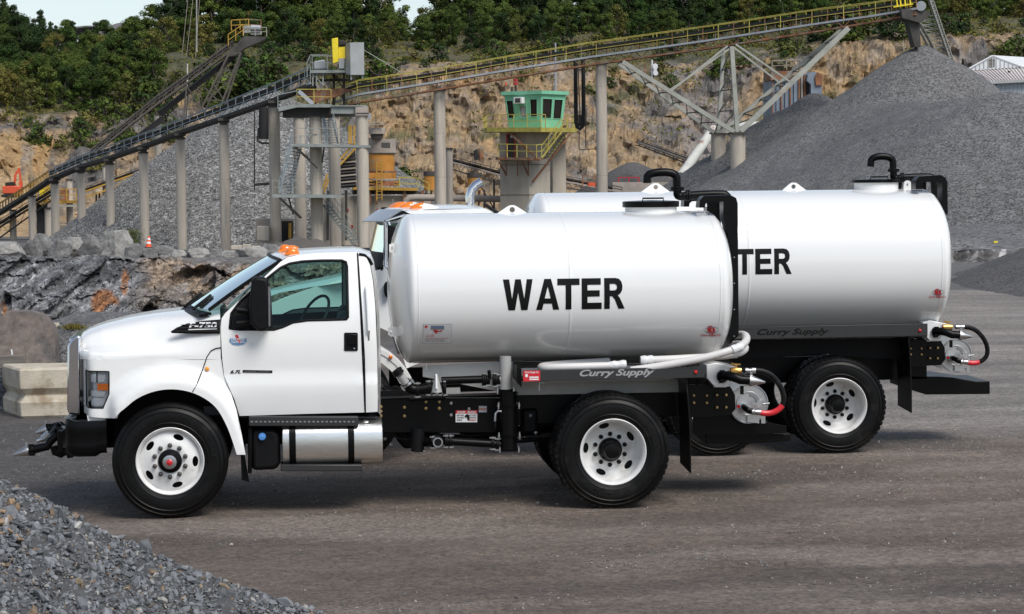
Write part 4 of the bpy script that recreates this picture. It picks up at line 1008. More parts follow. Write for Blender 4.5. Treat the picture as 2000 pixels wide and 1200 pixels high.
# cab of the rear truck
CY0, CY1 = Y2+.12, Y2+2.28; CC = Y2+1.2
def c2(x, z):
    zb_ = W(730, 525, CY0).z; t = max(0, (z-zb_)/.75); return CY0+.16*t**1.4
o_ = [(724, 530), (747, 526), (757, 433), (762, 421), (800, 412), (950, 408), (972, 420), (978, 640), (794, 720), (785, 690), (768, 652), (742, 640), (720, 640)]
w_ = [(757, 520), (764, 437), (800, 434), (800, 520)]
for mir in (0, 1):
    b = MB(); mf = (lambda p: p) if not mir else (lambda p: (p[0], 2*CC-p[1], p[2]))
    b.patch(poly(o_, CY0), lambda x, z: mf((x, c2(x, z), z)), .12, [poly(w_, CY0)], edge=.06); 
    if mir: b.f = [q[::-1] for q in b.f]
    b.build('cab_side', 'white_paint', truck2, solid=.02)
    b = MB(); b.patch(poly(w_, CY0), lambda x, z: mf((x, c2(x, z)+.01, z)), .3); b.build('side_window', 'glass_screen', truck2)
def rf2(u, v):
    tab = [(757, 434, 428), (762, 421, 414), (775, 413, 406), (842, 409, 400), (905, 408, 399), (945, 409, 402), (965, 415, 410), (978, 430, 428), (980, 560, 560)]
    k = u*(len(tab)-1); i = min(len(tab)-2, int(k)); f = k-i
    def q(s):
        ys = CY0+.16; a = W(s[0], s[1], ys); c = W(s[0], s[2], CC); w = abs(2*v-1)
        return V(a.x-.09*(1-w*w)*max(0, 1-(s[0]-757)/60), ys+(2*CC-2*ys)*v, a.z+(c.z-a.z)*(1-w**3))
    return q(tab[i])*(1-f)+q(tab[i+1])*f
b = MB(); b.grid(32, 16, rf2); b.build('cab_roof', 'white_paint', truck2, sharp=80)
def ws2(u, v):
    A = W(747, 526, CY0); B = W(757, 433, CY0); w = abs(2*u-1); x = lerp(A.x, B.x, v)-lerp(.14, .08, v)*(1-w*w); y = lerp(CY0+.03*0, CY0+.16, v); return (x, y+(2*CC-2*y)*u, lerp(A.z, B.z, v))
b = MB(); b.grid(14, 4, ws2); b.build('windscreen', 'glass_screen', truck2)
b = MB(); b.tube([ws2(0, 0), ws2(0, .5), ws2(0, 1)], .012, 6); b.tube([ws2(k/10, 0) for k in range(11)], .02, 6); b.build('windscreen_seal', 'black_satin', truck2)
b = MB(); b.box((W(790, 500, CC).x, CC, 2.0), (.9, 1.9, .5)); b.build('cab_interior', 'interior', truck2)
b = MB(); b.prism(poly([(735, 510), (746, 500), (748, 518), (736, 520)], CY0+.5), CY0+.5, CY0+.7); b.build('dash_paper', 'decal_blue', truck2)
# hood
def hd2(u, v):
    tab = [(512, 640, 622), (514, 600, 590), (522, 582, 575), (545, 573, 566), (600, 562, 553), (665, 551, 541), (724, 535, 526)]
    k = u*(len(tab)-1); i = min(len(tab)-2, int(k)); f = k-i; w = abs(2*v-1)
    def q(s): a = W(s[0], s[1], CY0+.25); c = W(s[0], s[2], CC); hw = lerp(.72, 1.08, smooth((s[0]-510)/200)); return V(a.x-.1*(1-w*w), CC+(2*v-1)*hw, a.z+(c.z-a.z)*(1-w**3))
    return q(tab[i])*(1-f)+q(tab[i+1])*f
b = MB(); b.grid(30, 20, hd2); b.build('hood', 'white_paint', truck2, sharp=80)
b = MB(); b.patch(poly([(512, 600), (600, 565), (722, 528), (722, 700), (660, 640), (590, 640), (540, 690), (512, 690)], CY0+.2), lambda x, z: (x, CY0+.16, z), .2); b.build('hood_side', 'white_paint', truck2, solid=.02)
b = MB(); b.prism(poly([(505, 590), (514, 590), (514, 800), (505, 800)], CY0+.5), CY0+.45, CY0+1.7); b.build('grille', 'chrome', truck2)
b = MB(); b.grid(16, 1, lambda u, v: (1.72+.68*cos(pi*u), Y2+.04+.35*v, .56+.70*sin(pi*u))); fe = b.build('front_fender', 'white_paint', truck2, solid=.05)
b = MB()
b.patch([(1.72+.60*cos(pi*k/20), .56+.62*sin(pi*k/20)) for k in range(21)]+[(1.72+.73*cos(pi*k/20), .56+.78*sin(pi*k/20)) for k in range(20, -1, -1)], lambda x, z: (x, Y2+.05, z), .2); b.build('fender_flare', 'white_paint', truck2, solid=.1)
b = MB(); b.lathe([(.02, 0), (.022, -.01), (0, -.02)], W(763, 697, Y2+.03), V(0, 1, 0), 12); b.build('side_marker', 'lens_orange', truck2)
# visor, lamps, mirror, stack
def vis(u, v):
    w = abs(2*u-1); fx = lerp(708, 752, w**1.5); bx = lerp(740, 786, w**1.5); p = W(lerp(fx, bx, v), lerp(433.5, 410.5, v), CC); y = lerp(CY0+.02, 2*CC-CY0-.02, u); q = W(lerp(fx, bx, v), lerp(433.5, 410.5, v), y); return (q.x, y, q.z)
b = MB(); b.grid(14, 3, vis); b.build('sun_visor', 'silver', truck2, solid=.01)
b = MB(); b.patch(poly([(753, 434), (786, 411), (803, 419), (778, 430)], CY0+.03), lambda x, z: (x, CY0+.03, z), .5); b.build('visor_end', 'black_satin', truck2)
for (a, Y) in ((802, CC-.72), (782, CC-.36), (766, CC), (761, CC+.36), (768, CC+.72)):
    p = W(a+14, 405 if Y < CC-.5 else 403, Y); b = MB(); b.grid(12, 6, lambda u, v: (p.x+(.10*cos(2*pi*u))*cos(pi/2*v)+.04*sin(pi/2*v), p.y+.06*sin(2*pi*u)*cos(pi/2*v), p.z-.02+.07*sin(pi/2*v))); lm = b.build('roof_lamp', 'lens_orange', truck2, sharp=60)
    b = MB(); b.prism([(p.x+.04, p.z-.01), (p.x+.24, p.z-.01), (p.x+.14, p.z+.03), (p.x+.06, p.z+.045)], p.y-.066, p.y+.066); b.build('lamp_base', 'white_paint', lm)
b = MB(); b.tube([W(767, 408, CC), W(767.5, 389, CC)], .004, 5); b.build('antenna', 'steel', truck2)
b = MB(); b.tube(Q([(764, 452), (758, 434), (752, 434), (752, 520), (760, 527), (772, 540)], CY0-.22), .016, 8); b.tube([W(752, 432, CY0-.22), W(790, 420, CY0)], .012, 6); mk2 = b.build('mirror_bracket', 'chrome', truck2)
b = MB(); b.prism(poly([(757, 440), (775, 441), (775, 515), (757, 514)], CY0-.25), CY0-.25, CY0-.18); b.build('mirror', 'black_satin', mk2, bevel=.015)
b = MB(); b.prism(poly(chaikin([(752, 551), (762, 551), (764, 582), (754, 582), (750, 572), (750, 560)], 1), CY0-.1), CY0-.1, CY0+.0); b.build('side_mirror', 'black_satin', truck2, bevel=.02)
b = MB(); b.tube([W(919, 520, CY1-.05), W(919, 400, CY1-.05), W(918, 385, CY1-.05), W(922, 371, CY1-.05), W(930, 362, CY1-.05), W(941, 356, CY1-.05)], [.055, .055, .055, .056, .056, .058], 16, False); b.build('exhaust_stack', 'chrome', truck2, solid=.006, sharp=60)
b = MB(); b.tube([W(945, 398, CY1-.3), W(985, 425, CY1-.3)], .02, 8); b.build('air_line', 'black_satin', truck2)
# ================================================================ ground, quarry, piles, wood
mat('yard', (.15, .126, .106), .92, attr='Col', var=.16, vscale=1.3, bdist=.012, stretch=(.35, 1.5, 1), vor=[(11, .85, 1.15, .3), (38, .62, 1.45, .8)])
mat('pit_floor', (.10, .10, .10), .95, var=.3, vscale=.8, bump=.6, bscale=6, bdist=.05)
mat('rock', (.2, .2, .2), .88, attr='Col', var=.45, vscale=2.2, vor=[(2.2, .75, 1.25, .3), (5.0, .55, 1.5, .8)], bdist=.12)
mat('quarry_wall', (.2, .2, .2), .92, attr='Col', var=.28, vscale=.6, vor=[(.7, .88, 1.12, .3), (2.4, .75, 1.25, .5)], bdist=.18)
mat('boulder', (.17, .165, .16), .85, var=.35, vscale=1.8, bump=.9, bscale=5, bdist=.08, dirt=(.30, .29, .28), dscale=1.6, damt=.54)
mat('boulder_pale', (.30, .29, .27), .85, var=.35, vscale=2.2, bump=.8, bscale=5, bdist=.08, dirt=(.16, .15, .14), dscale=1.3, damt=.54)
mat('granite', (.155, .125, .108), .8, var=.4, vscale=9, bump=.5, bscale=12, bdist=.02, dirt=(.085, .08, .078), dscale=3.2, damt=.5)
mat('gravel_dark', (.085, .080, .078), .9, var=.18, vscale=.25, vor=[(17, .5, 1.6, .9)], bdist=.04)
mat('gravel_mid', (.108, .106, .105), .9, var=.18, vscale=.09, vor=[(3.0, .9, 1.1, .3), (11., .35, 1.8, .9)], bdist=.06)
mat('gravel_pale', (.170, .166, .160), .88, var=.35, vscale=.16, vor=[(2.6, .7, 1.3, .3), (5.0, .25, 2.1, .9)], bdist=.12)
mat('gravel_berm', (.095, .092, .09), .9, var=.25, vscale=.8, vor=[(12, .7, 1.3, .3), (32, .3, 1.9, .9)], bdist=.02)
mat('gravel_bed', (.07, .07, .072), .9, var=.3, vscale=6, bump=.8, bscale=30, bdist=.02)
mat('stones', (.14, .145, .15), .75, attr='Col', var=.3, vscale=40, bump=.3, bscale=90, bdist=.004)
mat('stones_far', (.14, .145, .15), .8, attr='Col')
mat('far_pile', (.13, .12, .12), .95, var=.15, vscale=.2)
mat('fine_sand', (.105, .095, .085), .95, var=.12, vscale=.8)
mat('concrete', (.46, .405, .335), .85, var=.12, vscale=1.6, bump=.3, bscale=14, dirt=(.34, .30, .255), dscale=.9, damt=.52, stretch=(2.5, 2.5, .25))
mat('concrete_block', (.50, .45, .36), .88, var=.15, vscale=3, bump=.5, bscale=18, bdist=.015, dirt=(.30, .235, .16), dscale=2.2, damt=.50)
mat('timber', (.15, .135, .12), .9, var=.3, vscale=8, bump=.5, bscale=10, stretch=(.3, 4, 4))
mat('bark', (.09, .075, .06), .95, var=.3, vscale=4)
mat('grass_tuft', (.09, .11, .03), .9, var=.3, vscale=3)
mat('weed', (.16, .13, .02), .9, var=.3, vscale=9)
def leafmat(name, c1, c2):
    M = bpy.data.materials.new(name); M.use_nodes = True; t = M.node_tree; N = t.nodes; L = t.links; b = N['Principled BSDF']
    b.inputs['Roughness'].default_value = .8; b.inputs['Specular IOR Level'].default_value = .15
    oi = N.new('ShaderNodeObjectInfo'); an = N.new('ShaderNodeAttribute'); an.attribute_name = 'Col'
    r = N.new('ShaderNodeValToRGB'); r.color_ramp.elements[0].color = (*c1, 1); r.color_ramp.elements[1].color = (*c2, 1)
    L.new(oi.outputs['Random'], r.inputs[0]); m_ = N.new('ShaderNodeMix'); m_.data_type = 'RGBA'; m_.blend_type = 'MULTIPLY'; m_.inputs[0].default_value = 1
    L.new(r.outputs[0], m_.inputs[6]); L.new(an.outputs['Color'], m_.inputs[7]); L.new(m_.outputs[2], b.inputs['Base Color'])
    MATS[name] = M
leafmat('leaf_green', (.032, .064, .016), (.090, .120, .026)); leafmat('leaf_dark', (.020, .040, .014), (.036, .060, .018)); leafmat('leaf_olive', (.080, .100, .026), (.140, .125, .035))

# ---- the yard and the ground beyond
def left_of(x, y): return smooth((1.1+.09*(y+21.8)+4-x)/12)
def ground_z(x, y):
    z = 0.
    L = left_of(x, y)
    if y > 20:
        if y < 134.5: z = -6.6*L*smooth((y-20)/10)
        elif y < 139: z = lerp(-6.6, -1.95, smooth((y-134.5)/4))*L
        else: z = lerp(-1.9, -2.5, smooth((y-131)/40))*L
    if y > 100: z -= 1.2*(1-L)*smooth((y-170)/40)
    if y < 30: z += .014*fbm(x*.35, y*1.6, 0, .9, 3)+.012*n3(x*.2, y*2.1, 0, 1.0)
    return z
b = MB(); ys = []; y = -23.
while y < 262: ys.append(y); y += .22 if y < 12 else (.6 if y < 40 else 3.)
xs = []; x = -48.
while x < 150: xs.append(x); x += .30 if -9 < x < 14 else (1.2 if -16 < x < 30 else 3.5)
def gcol(x, y):
    c = V(.108, .083, .066)
    if y < 40:
        c = c*(1+.34*fbm(x*.22, y*1.1, 0, .8, 5, 3)+.12*fbm(x, y, 0, 1.1, 3, 8))
        c = c.lerp(V(.072, .058, .049), .75*smooth((fbm(x*.3, y*.8, 0, .5, 4, 17)+.02)/.3)); c = c.lerp(V(.175, .145, .122), .6*smooth((fbm(x*.35, y*1.5, 0, .8, 4, 37)-.05)/.25))
        c = c.lerp(V(.052, .050, .050), .85*smooth((2.2-x)/5)*smooth((y-.2)/2.2))            # darker towards the left, beyond the near wheel line
        far = smooth((y-3)/5)*smooth((x-2)/6); c = c.lerp(V(.190, .172, .157)*(1+.5*fbm(x*.4, y*1.2, 0, .7, 4, 29)), .8*far)
        for y0, w in ((-4.6+.02*x, .35), (-6.4, .4), (-1.2-.03*x, .25), (9.5-.25*(x-9), .5), (13-.3*(x-9), .7)):
            c = c*(1-.16*exp(-((y-y0+.3*sin(x*.35))/w)**2))
        return c
    return V(.105, .10, .096)*(1+.3*fbm(x, y, 0, .3, 4))
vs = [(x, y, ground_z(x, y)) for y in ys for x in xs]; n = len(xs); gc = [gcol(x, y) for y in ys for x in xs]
b.add(vs, [(j*n+i, j*n+i+1, (j+1)*n+i+1, (j+1)*n+i) for j in range(len(ys)-1) for i in range(n-1)])
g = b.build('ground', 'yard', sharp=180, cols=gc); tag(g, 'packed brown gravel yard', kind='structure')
b = MB(); b.box((0, 900, -12.0), (5000, 5000, .5)); tag(b.build('terrain', 'pit_floor'), kind='structure')

# ---- quarry hillside: control lines (py over px) at real distances
H = [ (238, [(-200, 470), (2300, 470)]),
      (256, [(-200, 420), (300, 420), (700, 440), (2300, 420)]),
      (272, [(-200, 300), (0, 275), (60, 300), (100, 310), (200, 300), (350, 300), (500, 330), (700, 300), (900, 290), (1300, 300), (2300, 300)]),
      (286, [(-200, 236), (0, 232), (100, 228), (200, 232), (260, 218), (330, 195), (400, 180), (500, 165), (600, 150), (700, 150), (800, 140), (900, 135), (1000, 135), (1100, 128), (1200, 150), (1400, 140), (1500, 118), (1600, 100), (1700, 75), (1800, 66), (1900, 78), (2000, 82), (2300, 90)]),
      (300, [(-200, 190), (0, 185), (200, 185), (270, 165), (300, 122), (340, 113), (400, 118), (500, 122), (560, 106), (640, 104), (700, 118), (800, 108), (900, 116), (1000, 112), (1150, 104), (1300, 106), (1450, 100), (1600, 72), (1750, 52), (1900, 55), (2000, 56), (2300, 60)]),
      (318, [(-200, 150), (0, 145), (200, 140), (300, 108), (400, 100), (520, 98), (640, 92), (800, 92), (1000, 88), (1200, 84), (1400, 76), (1600, 55), (1800, 40), (2300, 42)]),
      (350, [(-200, 118), (0, 112), (200, 112), (270, 100), (340, 70), (420, 55), (600, 55), (740, 68), (840, 72), (900, 50), (1200, 40), (1600, 20), (2300, 10)]),
      (420, [(-200, 160), (300, 150), (800, 120), (2300, 60)]) ]
def hill_pt(px, v):
    k = v*(len(H)-1); i = min(len(H)-2, int(k)); f = k-i
    def c(j): return H[j][0], W(px, interp(px, H[j][1]), H[j][0]).z
    (ya, za), (yb, zb_) = c(i), c(i+1); y = lerp(ya, yb, f); z = lerp(za, zb_, f)
    x = W(px, 300, y).x
    if i == 0: return x, y, z, 0
    rock = smooth((4.2-k)/1.2) if k < 4.6 else 0
    a = rock*min(1, (k-.6))
    d = 2.1*fbm(x, y*.6, z*1.3, .09, 5, 2)+1.5*abs(fbm(x*1.6+z*.5, y, z, .22, 5, 9))+.38*fbm(x, y, z, 1.0, 4)+.22*noise.cell(Vector((x*1.1+z*.3, 5, z*1.3)))
    if k > 2.6: z += (1-rock)*.9*fbm(x, y, 0, .12, 4, 5)
    y -= a*d*1.5; z += a*.8*fbm(x, y, z, .35, 4, 4)
    return x, y, z, k
NU, NV = 640, 150; vs = []; cols = []
for j in range(NV+1):
    for i in range(NU+1):
        px = -160+2400*i/NU; x, y, z, k = hill_pt(px, j/NV); vs.append((x, y, z))
        grey = V(.115, .105, .098); tan_ = V(.275, .190, .105); pale = V(.25, .22, .19); veg = V(.055, .058, .022); org = V(.33, .205, .09); lilac = V(.20, .175, .165)
        t = fbm(x, y, z, .16, 6, 21); w1 = smooth((interp(px, [(0, .15), (110, .05), (300, -.1), (620, -.05), (700, .25), (760, .60), (1120, .60), (1260, .25), (1400, -.1), (1580, .05), (1650, .25), (1800, .1), (1900, .1), (2000, 0)])+t*.9+.15)/.35)
        c = grey.lerp(tan_, w1*.85)
        t2 = fbm(x, y*.5, z, .35, 4, 33); c = c.lerp(pale, smooth((t2-.12)/.25)*.45); t3 = fbm(x, y, z, .5, 4, 41); c = c.lerp(V(.08, .074, .066), smooth((t3-.16)/.2)*.5)
        if 1330 < px < 1440 and 1.2 < k < 2.7: c = c.lerp(lilac, .7)
        c = c.lerp(org, smooth((fbm(x, y, z, .25, 4, 55)-.25)/.1)*.5*w1)
        # named patches of orange rock
        py_ = None
        if k < 3.4:
            q = 600-CF*((V(x, y, z)-CP).dot(_u2))/((V(x, y, z)-CP).dot(_f))
            if px < 40 and q > 262: c = org.lerp(tan_, .3+.3*n3(x, y, z, .5))
            if px < 55 and q > 340: c = tan_*1.2
            e = abs(q-(258+(px-100)*-1.2)-12)
            if 62 < px < 105 and 262 < q < 345 and abs((px-60)-(345-q)*.45) < 16: c = org*.95
            if 1590 < px < 1760 and 130 < q < 215: c = c.lerp(org, .65*smooth((fbm(x, y, z, .3, 3)+.25)/.3))
            if 540 < px < 655 and 100 < q < 135: c = c.lerp(tan_*1.15, .8)
            if 300 < px < 395 and 110 < q < 135: c = c.lerp(tan_*1.2, .7)
        vg = smooth((k-2.95+.6*fbm(x, y, 0, .11, 4, 77)-(.25 if px > 650 else 0))/.35); c = c.lerp(veg, vg*.85)
        if k < 3.1 and px > 250: c = c.lerp(veg*1.3, .75*smooth((fbm(x, y, z, .16, 4, 91)-.22-(.12 if 850 < px < 1400 else 0))/.12)*(1 if k > 2.1 else 0))
        cols.append(c)
b = MB(); n = NU+1; b.add(vs, [(j*n+i, j*n+i+1, (j+1)*n+i+1, (j+1)*n+i) for j in range(NV) for i in range(NU)])
hl_ = b.build('hillside', 'quarry_wall', sharp=0, cols=cols); tag(hl_, kind='structure')
from mathutils.bvhtree import BVHTree
HB = BVHTree.FromPolygons(vs, b.f)
def drop(x, y):
    r = HB.ray_cast(V(x, y, 200), V(0, 0, -1)); return r[0].z if r[0] else None

# ---- near rock face of the sunken pit, left
def face_top(px): return interp(px, [(-60, 500), (60, 500), (120, 506), (200, 498), (260, 505), (330, 500), (380, 515), (430, 508), (480, 515), (700, 515)])
vs = []; cols = []; NU, NV = 340, 90
for j in range(NV+1):
    v = j/NV
    for i in range(NU+1):
        px = -60+800*i/NU; Yb = 121; Yt = 131
        top = W(px, face_top(px), Yt).z; sv = v if v < .8 else .8+(v-.8)
        if v < .82: f = v/.82; z = lerp(-7.2, top, f); y = lerp(Yb, Yt, f**1.3); x = W(px, 550, y).x
        else: f = (v-.82)/.18; y = Yt+9*f; z = lerp(top, lerp(-1.9, -2.5, smooth((y-131)/40))+.04, f); x = W(px, 500, y).x; 
        s = x*.8-z*.9     # tilted strata
        a = 1 if v < .82 else max(0, 1-f*3)
        blk = noise.cell(Vector((s*.45, z*.6, 3))) if px < 260 else noise.cell(Vector((x*.28, z*.9+.2*x, 1)))
        d = 1.0*fbm(s*1.6, y*.2, z*.4, .55, 6, 3)+1.2*n3(x, 0, z, .16, 5)+.75*blk+.30*abs(fbm(x*2, z*2, 0, .8, 4))+.30*noise.cell(Vector((s*1.3, z*.8, 9)))+.10*fbm(x*3, z*3, 0, 1.4, 3, 4)
        cave = 1.9*smooth((1-math.hypot((px-395)/75, (W(px, 560, y).z-z+.1)/1.2))/.25)+1.6*smooth((1-math.hypot((px-290)/22, (z+5.2)/1.0))/.3)
        cave += 1.8*smooth((1-math.hypot((px-8)/14, (z+4.8)/1.6))/.3)
        y += a*(-d*1.25+cave)*smooth(v*8); z += a*.25*fbm(x, y, z, .9, 3, 8)*smooth((1-v)*5+.3)
        vs.append((x, y, z))
        g_ = V(.135, .135, .138); c = g_.lerp(V(.24, .24, .245), smooth((fbm(s*2.2, z*.7, x*.3, .9, 5, 12)-.02)/.22)*.8)
        c = c.lerp(V(.045, .045, .047), smooth((fbm(s*1.6, z, 0, .7, 4, 14)-.10)/.15)*.8)
        if px > 250: c = c.lerp(V(.23, .17, .12), smooth((px-250)/60)*(.35+.6*smooth((fbm(x, z*2.4, 0, .5, 4, 3)+.1)/.25)))
        if px > 250 and z < top-1.7: c = c.lerp(V(.15, .14, .13), .6)
        og = smooth((1-math.hypot((px-205)/34, (z+4.1)/.85))/.35)+.9*smooth((1-math.hypot((px-245)/9, (z+3.0)/.9))/.4)+smooth((1-math.hypot((px-3)/8, (z+4.4)/.7))/.4)+.5*smooth((1-math.hypot((px-222)/45, (z+5.4)/.7))/.35)
        c = c.lerp(V(.24, .105, .045), min(1, og)*smooth((fbm(x, z, 0, .9, 4)+.22)/.25))
        if v > .8: c = c.lerp(V(.12, .115, .11), .7)
        cols.append(c)
b = MB(); n = NU+1; b.add(vs, [(j*n+i, j*n+i+1, (j+1)*n+i+1, (j+1)*n+i) for j in range(NV) for i in range(NU)])
tag(b.build('rock_wall', 'rock', sharp=0, cols=cols), kind='structure')
# ---- ledge at right, in front of the big pile
vs = []; cols = []
for j in range(31):
    for i in range(221):
        v = j/30; px = 1780+640*i/220; top = W(px, interp(px, [(1780, 492), (1880, 489), (1970, 488), (2000, 484), (2110, 480)]), 61).z
        if v < .7: f = v/.7; z = lerp(-.25, top, f); y = 59+2*f
        else: f = (v-.7)/.3; z = lerp(top, .50, f); y = 61+2*f
        x = W(px, 500, y).x; s = x*1.1-z*1.2; a = 1 if v < .7 else 0; c = V(.14, .135, .13).lerp(V(.36, .35, .34), smooth((fbm(s*2.2, z*.9, 0, 1.6, 4, 5)-.02)/.14)); c = c.lerp(V(.05, .045, .04), smooth((fbm(s*2, z, 4, 1.2, 3)-.1)/.1)*.8)
        vs.append((x, y-a*.5*fbm(s*2, z, 0, 1.3, 4), z+.05*n3(x, y, 0, 2))); cols.append(c if v < .72 else V(.13, .13, .132))
b = MB(); n = 221; b.add(vs, [(j*n+i, j*n+i+1, (j+1)*n+i+1, (j+1)*n+i) for j in range(30) for i in range(220)])
tag(b.build('rock_ledge', 'rock', sharp=30, cols=cols), kind='structure')

# ---- piles
def heap(name, fz, x0, x1, y0, y1, nx, ny, m_, label, rough=.12, sc=.5, cat='gravel pile', group=None, sink=.4):
    cx = (x0+x1)/2; cy = (y0+y1)/2; t = thing(name, (cx, cy, 0), label, cat, group)
    def f(u, v):
        x = lerp(x0, x1, u); y = lerp(y0, y1, v); z = fz(x, y); return (x, y, z+rough*fbm(x, y, z, sc, 5, 6)-0)
    b = MB(); b.grid(nx, ny, f); b.build('gravel_heap', m_, t, sharp=180, kind='stuff'); return t
def cone(px, py, Y, slope, rnd=1.5):
    p = W(px, py, Y)
    return lambda x, y: p.z-slope*(sqrt((x-p.x)**2+(y-p.y)**2+rnd*rnd)-rnd)
# great pile on the right
c1 = cone(1800, 92, 152, .70, 1.2); c2_ = cone(1640, 190, 128, .62, 2.5)
yr_ = 122
rp = [(1593, 185, 160), (1640, 205, 155), (1720, 199, 143), (1840, 197, 133), (1900, 189, 126), (1975, 181, 122), (2060, 190, 120), (2200, 185, 120)]
rp = [W(a, c, Y) for a, c, Y in rp]; side = [W(a, c, Y) for a, c, Y in ((1460, 262, 120), (1380, 330, 128))]
def big(x, y):
    z = c1(x, y)
    for p in rp: z = max(z, p.z-(.68 if p is rp[0] else (.64 if p is rp[1] else .52))*(sqrt((x-p.x)**2+(y-p.y)**2+2)-1.41))
    for i_, (p, q) in enumerate(zip(rp, rp[1:])):
        sl_ = (.68, .64, .54, .5, .5, .5, .5)[i_]; d = q-p; t = max(0, min(1, ((x-p.x)*d.x+(y-p.y)*d.y)/(d.x*d.x+d.y*d.y))); m_ = p+d*t; z = max(z, m_.z-.16-sl_*(sqrt((x-m_.x)**2+(y-m_.y)**2+4)-2))
    # long apron running forward to the ledge
    return max(z, (lerp(.3, .62, smooth((y-61.8)/1.3)) if y < 90 else .62-(y-90)*.04) if x > W(1760, 480, 62).x else ground_z(x, y)-.05)
a0, a1 = W(1250, 370, 118).x, W(2250, 370, 118).x
heap('gravel_pile', big, a0, a1, 61.8, 186, 200, 190, 'gravel_mid', 'huge grey gravel pile under the long conveyor head at right', .22, .35)
d1 = cone(1350, 392, 110, .34, 3); heap('gravel_pile', lambda x, y: max(d1(x, y), -3), W(1180, 400, 105).x, W(1480, 400, 105).x, 95, 140, 50, 40, 'fine_sand', 'low brown sand heap at the foot of the big pile beside the round piers', .1)
p1_ = cone(522, 176, 205, .74, 2.); heap('gravel_pile', lambda x, y: max(p1_(x, y), -3.2), W(40, 300, 200).x, W(1000, 300, 200).x, 178, 232, 150, 100, 'gravel_pale', 'pale coarse crushed stone pile behind the conveyor columns', .3, .3)
p2_ = cone(1237, 317, 218, .62, 1.2); heap('gravel_pile', lambda x, y: max(p2_(x, y), -3.2), W(1120, 300, 210).x, W(1380, 300, 210).x, 205, 232, 40, 40, 'gravel_dark', 'small dark cone of grit behind the concrete wall', .1, .6)
p3_ = cone(238, 44, 430, .62, 2); heap('gravel_pile', lambda x, y: max(p3_(x, y), W(100, 90, 430).z), W(150, 50, 430).x, W(330, 50, 430).x, 418, 442, 40, 30, 'far_pile', 'distant dark spoil cone rising above the wood at left', .2, .3)
p5_ = cone(190, 52, 445, .16, 6); heap('gravel_pile', lambda x, y: max(p5_(x, y), W(100, 90, 445).z), W(-20, 50, 445).x, W(300, 50, 445).x, 438, 456, 40, 12, 'far_pile', 'distant long low spoil bank left of the dark cone', .3, .2)
p4q = W(2130, 455, 47)
def p4_(x, y):
    x = x-.27*(y-47); return p4q.z-.37*(sqrt((x-p4q.x)**2+(.33*(y-p4q.y))**2+.6)-.77)
heap('gravel_pile', lambda x, y: max(p4_(x, y)+.12*n3(x, y, 0, .3), -.15), W(1800, 500, 30).x, W(2500, 500, 60).x, 30, 72, 90, 80, 'gravel_dark', 'low dark grit mound below the rock ledge at far right', .06, .8)
p6_ = cone(585, 466, 158, .5, 1.5); heap('gravel_pile', lambda x, y: max(p6_(x, y), -3), W(480, 480, 150).x, W(700, 480, 165).x, 150, 168, 40, 24, 'fine_sand', 'small brown earth heap behind the near cab roof', .35, .7)
p7_ = cone(2050, 165, 112, .55, 2)
# berm at left behind the concrete block
bt = [(-160, 640), (0, 636), (100, 640), (150, 622), (240, 619), (370, 620), (420, 640), (520, 700), (700, 800)]
def berm(x, y):
    q = V(x, y, 1)-CP; px = 1000+CF*q.dot(_r2)/q.dot(_f); zt = W(px, interp(px, bt), 13.5).z
    return zt*smooth((y-(9.3+1.6*smooth((120-px)/30)))/(4.2-1.6*smooth((120-px)/30)))*smooth((22-y)/6)-.06
xa, xb = W(-220, 700, 13).x, W(820, 700, 13).x
heap('gravel_berm', berm, xa, xb, 9.0, 23, 170, 90, 'gravel_berm', 'low grey gravel berm behind the near truck hood at left', .035, 2.2)

# ---- boulders
def rock_thing(name, c, sz, m_, label, cat='boulder', group=None, seed=0, flat=.0, npl=9, rz=None):
    rr = random.Random(seed); t = thing(name, c, label, cat, group)
    pl = [(V(rr.uniform(-1, 1), rr.uniform(-1, 1), rr.uniform(-1, 1)).normalized(), rr.uniform(.55, .9)) for _ in range(npl)]+[(V(0, 0, 1), .75), (V(0, -1, .1).normalized(), .8)]
    b = MB(); n_ = 22
    def f(u, v):
        a = 2*pi*u; e = -pi/2+pi*v; d = V(cos(a)*cos(e), sin(a)*cos(e), sin(e)); r = 1.15
        for nn, h in pl:
            k = d.dot(nn)
            if k > 0: r = min(r, h/k)
        r *= 1+.10*fbm(d.x*3, d.y*3, d.z*3+seed, 1, 5)
        return (c[0]+d.x*r*sz[0]/2, c[1]+d.y*r*sz[1]/2, c[2]+d.z*r*sz[2]/2)
    b.grid(44, 26, f); b.build('stone', m_, t, sharp=22); return t
bl = [(18, 487, 60, 30, 0), (66, 486, 34, 34, 1), (88, 478, 36, 44, 1), (118, 487, 48, 36, 1), (142, 484, 34, 42, 0), (160, 492, 30, 26, 1), (176, 480, 40, 44, 1), (183, 494, 30, 22, 1), (222, 482, 58, 66, 0), (257, 491, 32, 32, 1), (283, 492, 44, 30, 1), (320, 492, 56, 26, 1), (352, 498, 26, 20, 0), (381, 497, 44, 24, 0), (420, 498, 40, 26, 1), (445, 498, 26, 18, 0), (492, 500, 50, 36, 0), (525, 490, 34, 26, 1), (200, 497, 26, 22, 1), (30, 497, 24, 14, 1), (545, 497, 40, 30, 0)]
